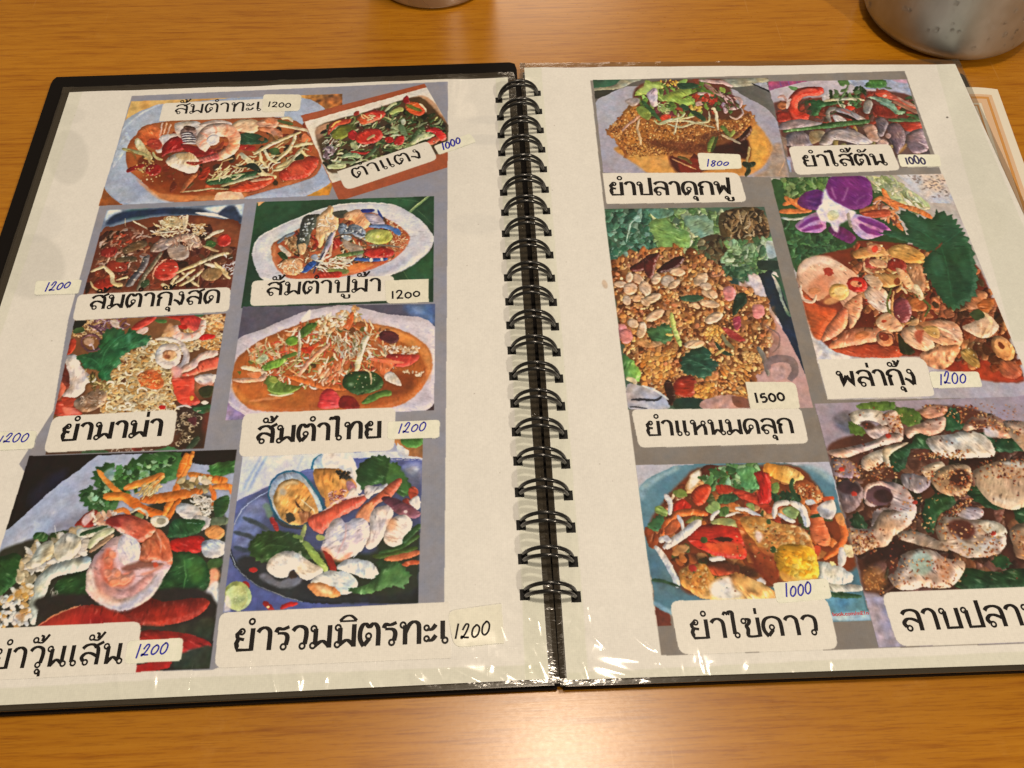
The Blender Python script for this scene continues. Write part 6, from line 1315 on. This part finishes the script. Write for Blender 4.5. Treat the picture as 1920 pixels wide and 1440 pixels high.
    vec = mapping(N, Lk, scale=(1 / ((p_.x1 - p_.x0) * MM), 1 / ((p_.y1 - p_.y0) * MM), 1), loc=(-p_.x0 / (p_.x1 - p_.x0), -p_.y0 / (p_.y1 - p_.y0), 0))
    for im, kind in ((img, 0), (him, 1)):
        t = N.new('ShaderNodeTexImage')
        t.image = im
        t.extension = 'EXTEND'
        Lk.new(vec, t.inputs[0])
        if kind == 0:
            Lk.new(t.outputs[0], b.inputs['Base Color'])
        else:
            nb = bump(N, Lk, t.outputs[0], .8, hmax * MM)
            Lk.new(nb, b.inputs['Coat Normal'])
            nb2 = bump(N, Lk, t.outputs[0], .3, hmax * MM)
            Lk.new(nb2, b.inputs['Normal'])
    page_mats.append(m)

# ------------------------------------------------------------------ the table
def wood():
    m = mat('varnished_wood', rough=.33, Coat_Weight=.46, Coat_Roughness=.25, Specular_IOR_Level=.24)
    N, L_, b = nodes(m)
    v1 = mapping(N, L_, scale=(20, 430, 1), rot=(0, 0, math.radians(-2.2)))
    v2 = mapping(N, L_, scale=(70, 1300, 1), rot=(0, 0, math.radians(-2.2)), loc=(3, 1, 0))
    v3 = mapping(N, L_, scale=(2.5, 9, 1), rot=(0, 0, math.radians(-2.2)))
    n1, n2, n3 = noise_node(N, L_, v1, 1, 5, .6), noise_node(N, L_, v2, 1, 3, .7), noise_node(N, L_, v3, 1, 2, .5)
    r1 = ramp(N, L_, n1.outputs[0], [(.34, (.36, .128, .004)), (.47, (.455, .185, .007)), (.68, (.50, .215, .012))])
    r2 = ramp(N, L_, n2.outputs[0], [(.36, (.66, .56, .46)), (.5, (1, 1, 1)), (.7, (1.0, 1.0, 1.0))])
    r3 = ramp(N, L_, n3.outputs[0], [(.3, (.88, .85, .80)), (.7, (1.06, 1.05, 1.04))])
    c = mixc(N, L_, .6, r1.outputs[0], r2.outputs[0], 'MULTIPLY')
    c = mixc(N, L_, 1.0, c, r3.outputs[0], 'MULTIPLY')
    # rubbed patches and hairline scratches in the varnish
    n5 = noise_node(N, L_, mapping(N, L_, scale=(26, 30, 1), loc=(1.7, .3, 0)), 1, 6, .7)
    n6 = noise_node(N, L_, mapping(N, L_, scale=(420, 9, 1), rot=(0, 0, .5)), 1, 1, .4)
    s5 = ramp(N, L_, n5.outputs[0], [(.60, (0, 0, 0)), (.72, (.16, .16, .16))])
    s6 = ramp(N, L_, n6.outputs[0], [(.775, (0, 0, 0)), (.79, (.16, .16, .16))])
    c = mixc(N, L_, s5.outputs[0], c, (.62, .34, .10, 1))
    c = mixc(N, L_, s6.outputs[0], c, (.70, .42, .16, 1))
    L_.new(c, b.inputs['Base Color'])
    v4 = mapping(N, L_, scale=(500, 700, 1))
    n4 = noise_node(N, L_, v4, 1, 2)
    nb = bump(N, L_, n4.outputs[0], .06, .0001)
    nb = bump(N, L_, n2.outputs[0], .08, .0001, nb)
    L_.new(nb, b.inputs['Normal'])
    L_.new(nb, b.inputs['Coat Normal'])
    mr = ramp(N, L_, n4.outputs[0], [(.3, (.27, .27, .27)), (.7, (.33, .33, .33))])
    L_.new(mr.outputs[0], b.inputs['Roughness'])
    return m
TZ = -7.0
slab('table_top', [(-620, -520), (620, -520), (620, 420), (-620, 420)], TZ, TZ - 28, wood(), kind='structure')

# ------------------------------------------------------------------ the menu
def empty(name, loc, **props):
    o = bpy.data.objects.new(name, None)
    COL.objects.link(o)
    o.location = [c * MM for c in loc]
    o.empty_display_size = .02
    for k, v in props.items():
        o[k] = v
    return o
menu = empty('ring_bound_menu', (0, -132, TZ), label='open ring-bound menu with pasted dish pictures and handwritten prices on its pages', category='menu')
def part(name, *a, parent=menu, **k):
    o = slab(name, *a, **k)
    attach(o, parent)
    return o
black = mat('black_cover_board', (.006, .0045, .004), .75, Specular_IOR_Level=.12)
N, Lk, b_ = nodes(black)
nn_ = noise_node(N, Lk, mapping(N, Lk, scale=(900, 900, 900)), 1, 3)
Lk.new(bump(N, Lk, nn_.outputs[0], .3, .0002), b_.inputs['Normal'])
olive = mat('stacked_clear_pages', (.040, .034, .022), .22, Coat_Weight=.5, Coat_Roughness=.1)
film = mat('clear_film', (.075, .062, .045), .12, Alpha=.5)
N, Lk, b_ = nodes(film)
nn_ = noise_node(N, Lk, mapping(N, Lk, scale=(120, 300, 1)), 1, 3)
Lk.new(bump(N, Lk, nn_.outputs[0], .5, .0005), b_.inputs['Normal'])

PL = np.array([(-225.6, 10.9), (-6.0, 14.5), (-3.7, -282.8), (-224.4, -284.2)])
PR = np.array([(2.8, 21.5), (225.7, 16.7), (224.3, -284.9), (2.1, -283.4)])
# covers
cl = W([(99, 150), (106, 144), (955, 116.5), (965, 119), (969, 130)], -4)
part('cover', [tuple(cl[0] + [-.4, -3]), *map(tuple, cl), (-1.0, -285.2), (-236.5, -286.5)], -4.1, TZ + .05, black, label='black left cover showing as a border round the page')
part('cover', rounded([(1.2, 13), (231.3, 14.5), (231.5, -286.2), (1.2, -285.2)], [0, 3, 3, 0]), -4.1, TZ + .05, black, label='black right cover, only a corner in view')
part('spine_strip', [(-9, 18), (9, 18), (9, -284.6), (-9, -284.6)], -3.9, -4.08, black)
# the pages lying under the top ones
for k in range(6):
    j = random.uniform(-.5, .5)
    part('page_below', [(-228.9 + j, 14.4 + j * .4), (-2.2, 17.4 + j * .4), (-2.0, -284.6 + .1 * k), (-227.4 + j, -286.0 + .1 * k)], -1.25 - .5 * k, -1.6 - .5 * k, olive)
for k in range(6):
    j = random.uniform(-.5, .5)
    part('page_below', [(1.9, 19.4 + j), (224.9, 14.4 + j), (223.9, -286.4 + .1 * k), (1.7, -285.2 + .1 * k)], -1.25 - .5 * k, -1.6 - .5 * k, olive)

HL = [(935.4,187.9),(938.3,220.8),(939.5,254),(940.8,287.5),(942.5,323.3),(944.3,361.3),(946.7,398.8),(948.3,438.3),(950,480),(952.5,520.8),(955,565.8),(957,610),(959.6,657),(962.7,705.3),(965,756.4),(968,809.8),(971,864.4),(974,923),(977,984.4),(980.4,1048),(984,1115)]
HR = [(1007.5,175),(1010,209),(1013,244.6),(1015.8,280.8),(1018.8,317.5),(1022,355.8),(1024.6,395.8),(1027,436.7),(1030.4,478.3),(1033.3,521.7),(1036.7,567),(1040.4,612.5),(1043.3,660.8),(1048,710),(1051.6,761.8),(1056,814.7),(1060.4,870),(1065.3,929),(1070.2,989.3),(1074.7,1053.3),(1080,1119)]
WL, WR = W(HL), W(HR)
def hole(c):
    return [(c[0] - 1.75, c[1] + 2.0), (c[0] + 1.75, c[1] + 2.0), (c[0] + 1.75, c[1] - 2.0), (c[0] - 1.75, c[1] - 2.0)]
def wavy(a, b, n, amp, seed):
    r = random.Random(seed)
    t = np.linspace(0, 1, n)
    p = a + (b - a) * t[:, None]
    off = np.array([r.uniform(-amp, amp) for _ in t])
    off[0] = off[-1] = 0
    p[:, 1] += off
    return [tuple(q) for q in p]
pageL = part('page', wavy(PL[0], PL[1], 22, .3, 1) + [tuple(PL[2]), tuple(PL[3])], 0, -.12, page_mats[0], holes=[hole(c) for c in WL], label='left page of eight dish pictures')
pageR = part('page', wavy(PR[0], PR[1], 22, .3, 2) + [tuple(PR[2]), tuple(PR[3])], 0, -.12, page_mats[1], holes=[hole(c) for c in WR], label='right page of six dish pictures')
for o_ in (pageL, pageR):     # holes stay open onto the near-black strips set just below
    pass
hole_mat = mat('hole_shade_black', (.004, .004, .004), .8)  # near-black strips under the pages stand in for the shade in the holes
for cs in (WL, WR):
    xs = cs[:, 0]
    part('hole_shade_strip', [(xs[0] - 2.3, cs[0][1] + 5), (xs[0] + 2.3, cs[0][1] + 5), (xs[-1] + 2.3, cs[-1][1] - 5), (xs[-1] - 2.3, cs[-1][1] - 5)], -.30, -.38, hole_mat)

# clear sleeve rims: a rippled band of film standing out beyond the paper on every side
def rim(corners, wide, seed, gap_side):
    r = random.Random(seed)
    V, Fc = [], []
    cen = corners.mean(0)
    for s in range(4):
        a, b = corners[s], corners[(s + 1) % 4]
        d = (b - a) / np.linalg.norm(b - a)
        n = np.array([d[1], -d[0]])
        if np.dot(n, cen - a) > 0:
            n = -n
        wd = wide[s]
        wa, wb = wide[s - 1], wide[(s + 1) % 4]
        A, B = a - d * wa, b + d * wb
        k = int(np.linalg.norm(B - A) / 1.6)
        ph = [r.uniform(0, 6.28) for _ in range(5)]
        n0 = len(V)
        for i in range(k + 1):
            t = i / k
            q = A + (B - A) * t
            x = t * np.linalg.norm(B - A)
            wv = (math.sin(x * .23 + ph[0]) + .7 * math.sin(x * .41 + ph[1]) + .5 * math.sin(x * .97 + ph[2])) * (.42 if s == 0 else .16)
            for j in range(5):
                f = j / 4
                V.append((*(q + n * (wd * f + .12 * wv * f) - n * .5 * (1 - f)), -.16 - .2 * f + (abs(wv) * .8 + wv * .3) * f * .75 * math.sin(f * 2.6)))
        for i in range(k):
            for j in range(4):
                p = n0 + i * 5 + j
                Fc.append((p, p + 5, p + 6, p + 1))
    return mesh('sleeve_rim', V, Fc, film, True)
for c_, wd_, sd in ((PL, (4.2, 3.4, 1.6, 4.0), 4), (PR, (4.0, 3.2, 1.8, 2.2), 9)):
    o_ = link('sleeve_rim', rim(c_, wd_, sd, 1))
    attach(o_, menu)

# printed collage: grey ground, pictures, labels, stickers
part('collage_ground', W(BACK_L), .03, -.005, page_mats[0], label='cool grey ground under the left pictures')
part('collage_ground', W(BACK_R), .03, -.005, page_mats[1], label='brown-grey ground under the right pictures')
PHL = {'L1': 'papaya salad with prawns on a pale blue plate', 'L2': 'tilted picture of cucumber and tomato salad in a rust-red frame',
 'L3': 'papaya salad in brown broth in a steel bowl', 'L4': 'blue crab papaya salad on an oval white plate', 'L5': 'instant noodle salad under a parsley leaf',
 'L6': 'papaya salad in orange broth in a white bowl', 'L7': 'glass noodle salad with one big curled prawn', 'L8': 'seafood salad with two open mussels',
 'R1': 'crisp fried fish under herbs and shallots', 'R2': 'stuffed squid salad with a red pepper ring', 'R3': 'prawn salad with a purple orchid',
 'R4': 'crisp rice salad scattered with peanuts', 'R5': 'fried egg salad in a blue bowl', 'R6': 'spicy squid salad with roasted crumbs'}
for i, (k, px) in enumerate(PH.items()):
    part('dish_picture', W(px), .06 + .004 * i, .03, page_mats[k[0] == 'R'], label=PHL[k])
ink = mat('black_print', (.008, .006, .006), .6, Coat_Weight=.15, Coat_Roughness=.2, Specular_IOR_Level=.2)
pen = {'k': mat('black_marker', (.008, .006, .008), .6, Coat_Weight=.1, Specular_IOR_Level=.2), 'b': mat('blue_pen', (.015, .02, .42), .5, Coat_Weight=.3), 'd': mat('dark_blue_pen', (.02, .018, .10), .5, Coat_Weight=.3)}
for i, (pgi, px, rad, txt, a, b, h, bold) in enumerate(NAMES):
    pts = W(px)
    o_ = part('name_label', rounded(pts, rad) if np.any(np.asarray(rad) > 0) else pts, .15 + .002 * i, .12, page_mats[pgi])
    lettering('lettering', pgi, txt, a, b, h, .20, ink, o_, bold)
for i, (pgi, px, rad, txt, a, b, h, inkk, bold, sm) in enumerate(PRICES):
    pts = W(px)
    o_ = part('price_sticker', rounded(pts, rad) if np.any(np.asarray(rad) > 0) else pts, .34, .14, page_mats[pgi])
    lettering('lettering', pgi, txt, a, b, h, .36, pen[inkk], o_, bold * (1 if inkk == 'k' else 1.5), hand=.5, scale_small=sm)
# scrap of a red web address at the foot of the egg salad picture
def latin(text, a, b, z, m, parent):
    cu = bpy.data.curves.new('t', 'FONT')
    cu.body = text
    cu.size = 1
    cu.offset = .02
    o = bpy.data.objects.new('t', cu)
    COL.objects.link(o)
    bpy.context.view_layer.update()
    me = bpy.data.meshes.new_from_object(o)
    bpy.data.objects.remove(o)
    A, B = W([a, b])
    n = len(me.vertices)
    co = np.zeros(n * 3)
    me.vertices.foreach_get('co', co)
    co = co.reshape(-1, 3)
    s = np.linalg.norm(B - A) / (co[:, 0].max() + 1e-6)
    ex = (B - A) / np.linalg.norm(B - A)
    ey = np.array([-ex[1], ex[0]])
    w = A + np.outer(co[:, 0] * s, ex) + np.outer(co[:, 1] * s * .95, ey)
    me.vertices.foreach_set('co', np.column_stack([w * MM, np.full(n, z * MM)]).ravel())
    me.materials.clear()
    me.materials.append(m)
    me.update()
    o = link('lettering', me)
    attach(o, parent)
redp = mat('red_print', (.55, .02, .03), .5)
latin('book.com/mE1n', (1561, 1155.5), (1629, 1152.5), .18, redp, [o for o in menu.children if o.get('label') == PHL['R5']][0])

# twin wire loops
wire = mat('black_coated_wire', (.006, .006, .006), .28, Coat_Weight=.6, Coat_Roughness=.12)
def tube(path, r, n=8):
    path = np.asarray(path, float)
    d = np.gradient(path, axis=0)
    d /= np.linalg.norm(d, axis=1)[:, None]
    V, Fc = [], []
    for p, t in zip(path, d):
        u = np.cross(t, [0, 1, .01])
        u /= np.linalg.norm(u)
        v = np.cross(t, u)
        for k in range(n):
            a = 2 * math.pi * k / n
            V.append(p + r * (math.cos(a) * u + math.sin(a) * v))
    for i in range(len(path) - 1):
        for k in range(n):
            Fc.append((i * n + k, i * n + (k + 1) % n, (i + 1) * n + (k + 1) % n, (i + 1) * n + k))
    return V, Fc
for i, (a, b) in enumerate(zip(WL, WR)):
    V, Fc = [], []
    for s in (-1, 1):
        t = np.linspace(0, 1, 23)
        ph = math.pi * (-.10 + 1.2 * t)
        cx = (a[0] + b[0]) / 2 - (b[0] - a[0]) / 2 * np.cos(ph) * 1.0
        z = -1.2 + 9.4 * np.sin(ph)
        yb = a[1] + (b[1] - a[1]) * t
        y = yb + s * (.35 + 1.15 * np.sin(math.pi * t) ** .6) + .5
        v, f = tube(np.stack([cx, y, z], 1), .76)
        n0 = len(V)
        V += v
        Fc += [tuple(k + n0 for k in q) for q in f]
    o_ = link('wire_loop', mesh('wire_loop', V, Fc, wire, True))
    attach(o_, menu)

# ------------------------------------------------------------------ loose printed sheet tucked in at the right
sheet_m = mat('cream_card', (.80, .76, .66), .6)
ora = mat('orange_print', (.62, .30, .08), .6)
pale = mat('pale_orange_print', (.72, .50, .33), .6)
sheet = empty('printed_sheet', (250, -60, -4), label='cream printed sheet with orange border lines tucked under the right edge of the menu', category='paper sheet')
S0, S1 = W([(1873, 163), (1920, 300)], -3.6)
sx_ = S1 - S0
sx_ /= np.linalg.norm(sx_)
ox_ = np.array([sx_[1], -sx_[0]])
if ox_[0] > 0:
    ox_ = -ox_
ox_ = W([(1830, 163)], -3.6)[0] - S0
ox_ /= np.linalg.norm(ox_)
def sz(p):
    return -3.75 - 3.1 * min(1, max(0, (p[0] - 233) / 22)) ** 1.5
def sheet_strip(name, u0, v0, u1, v1, dz, m):
    """u: from the right edge inwards, v: from the top edge down (mm)"""
    n, k = max(2, int((u1 - u0) / 2)), max(2, int((v1 - v0) / 14))
    V, Fc = [], []
    for j in range(k + 1):
        for i in range(n + 1):
            p = S0 + ox_ * (u0 + (u1 - u0) * i / n) + sx_ * (v0 + (v1 - v0) * j / k)
            V.append((p[0], p[1], sz(p) + dz))
    for j in range(k):
        for i in range(n):
            q = j * (n + 1) + i
            Fc.append((q, q + 1, q + n + 2, q + n + 1))
    me = mesh(name, V, Fc, m, True)
    o = link(name, me)
    attach(o, sheet)
    return o
def two_sided(me_o):
    return me_o
sheet_strip('paper', 0, 0, 60, 210, 0, sheet_m)
for k, (u, w_, mm_) in enumerate(((4.6, 1.8, pale), (6.6, 1.6, ora), (8.4, 3.2, pale), (13.4, .9, ora))):
    sheet_strip('border_line', u, 5.2 + (u - 4.6) * .9, u + w_, 210, .05 + .01 * k, mm_)
    sheet_strip('border_line', u + w_, 5.2 + (u - 4.6) * .9, 60, 5.2 + (u - 4.6) * .9 + w_, .05 + .01 * k, mm_)

# ------------------------------------------------------------------ metal tumblers
def steel(name, col, rough, droplets):
    m = mat(name, col, rough, .7)
    N, L_, b = nodes(m)
    n1 = noise_node(N, L_, mapping(N, L_, scale=(38, 38, 26)), 1, 3)
    n2 = noise_node(N, L_, mapping(N, L_, scale=(900, 900, 90)), 1, 2)
    r = ramp(N, L_, n1.outputs[0], [(.35, tuple(c * .72 for c in col)), (.62, col)])
    L_.new(r.outputs[0], b.inputs['Base Color'])
    rr = ramp(N, L_, n1.outputs[0], [(.3, (rough * .8,) * 3), (.7, (rough * 1.25,) * 3)])
    L_.new(rr.outputs[0], b.inputs['Roughness'])
    L_.new(bump(N, L_, n2.outputs[0], .25, .0002), b.inputs['Normal'])
    return m
def lathe(name, prof, m, seg=72, close=False):
    V, Fc = [], []
    for (r, z) in prof:
        for k in range(seg):
            a = 2 * math.pi * k / seg
            V.append((r * math.cos(a), r * math.sin(a), z))
    for i in range(len(prof) - 1):
        for k in range(seg):
            Fc.append((i * seg + k, i * seg + (k + 1) % seg, (i + 1) * seg + (k + 1) % seg, (i + 1) * seg + k))
    return mesh(name, V, Fc, m, True)
def tumbler(x, y, r, h, m, flare, fillet, **props):
    o = empty('metal_cup', (x, y, TZ), **props)
    base = [(0.01, 1.2), (r - fillet - 2, 1.2), (r - fillet - 1, .3), (r - fillet, .1)]
    for k in range(8):
        a = math.pi / 2 * (k + 1) / 8
        base.append((r - fillet + fillet * math.sin(a), .1 + fillet * (1 - math.cos(a))))
    body = base + [(r + flare * t, fillet + (h - fillet) * t) for t in (.15, .35, .6, .85, .98)]
    top = (r + flare, h)
    body += [(top[0] + .9, h), (top[0] + .9, h + 1.2), (top[0] - .6, h + 1.2), (top[0] - 1, h - 1)]
    body += [(r + flare * t - 1.2, fillet + (h - fillet) * t) for t in (.85, .6, .35, .1)] + [(r - fillet, 3), (0.01, 2.6)]
    w = link('wall', lathe('wall', body, m))
    w.parent = o
    return o
alu = steel('frosted_aluminium', (.50, .52, .52), .44, True)
ste = steel('brushed_steel', (.55, .52, .48), .30, False)
cup1 = tumbler(237.5, 67.5, 46, 120, alu, 1, 10, label='large dull metal cup with water drops standing behind the menu at the right', category='cup')
cup2 = tumbler(-45, 114, 35, 95, ste, 5, 3, label='metal cup behind the menu of which only the foot is in view', category='cup')
water = mat('water_drop', (1, 1, 1), .03, 0, Transmission_Weight=1.0, IOR=1.33)
def drop_mesh():
    V, Fc = [], []
    for i in range(4):
        a = math.pi / 2 * i / 3
        for k in range(9):
            b = 2 * math.pi * k / 9
            V.append((math.cos(a) * math.cos(b), math.cos(a) * math.sin(b), math.sin(a) * .55))
    for i in range(3):
        for k in range(9):
            Fc.append((i * 9 + k, i * 9 + (k + 1) % 9, (i + 1) * 9 + (k + 1) % 9, (i + 1) * 9 + k))
    return mesh('water_drop', V, Fc, water, True)
dm = drop_mesh()
rr = random.Random(12)
for k in range(46):
    an = math.radians(rr.uniform(185, 345))
    zz = rr.uniform(8, 62)
    fil = 10
    if zz < fil:
        ph = math.acos(1 - zz / fil)
        rad, tilt = 46 - fil + fil * math.sin(ph), ph - math.pi / 2
    else:
        rad, tilt = 46 + 1 * (zz - fil) / 110, 0
    d = bpy.data.objects.new('water_drop', dm)
    COL.objects.link(d)
    d.parent = cup1
    nrm = Vector((math.cos(an) * math.cos(tilt), math.sin(an) * math.cos(tilt), math.sin(tilt)))
    d.location = (rad * math.cos(an) * MM, rad * math.sin(an) * MM, zz * MM)
    d.rotation_euler = nrm.to_track_quat('Z', 'Y').to_euler()
    s = rr.choice((.5, .6, .8, 1.0, 1.3))
    d.scale = (s, s * rr.uniform(.8, 1.5), s)
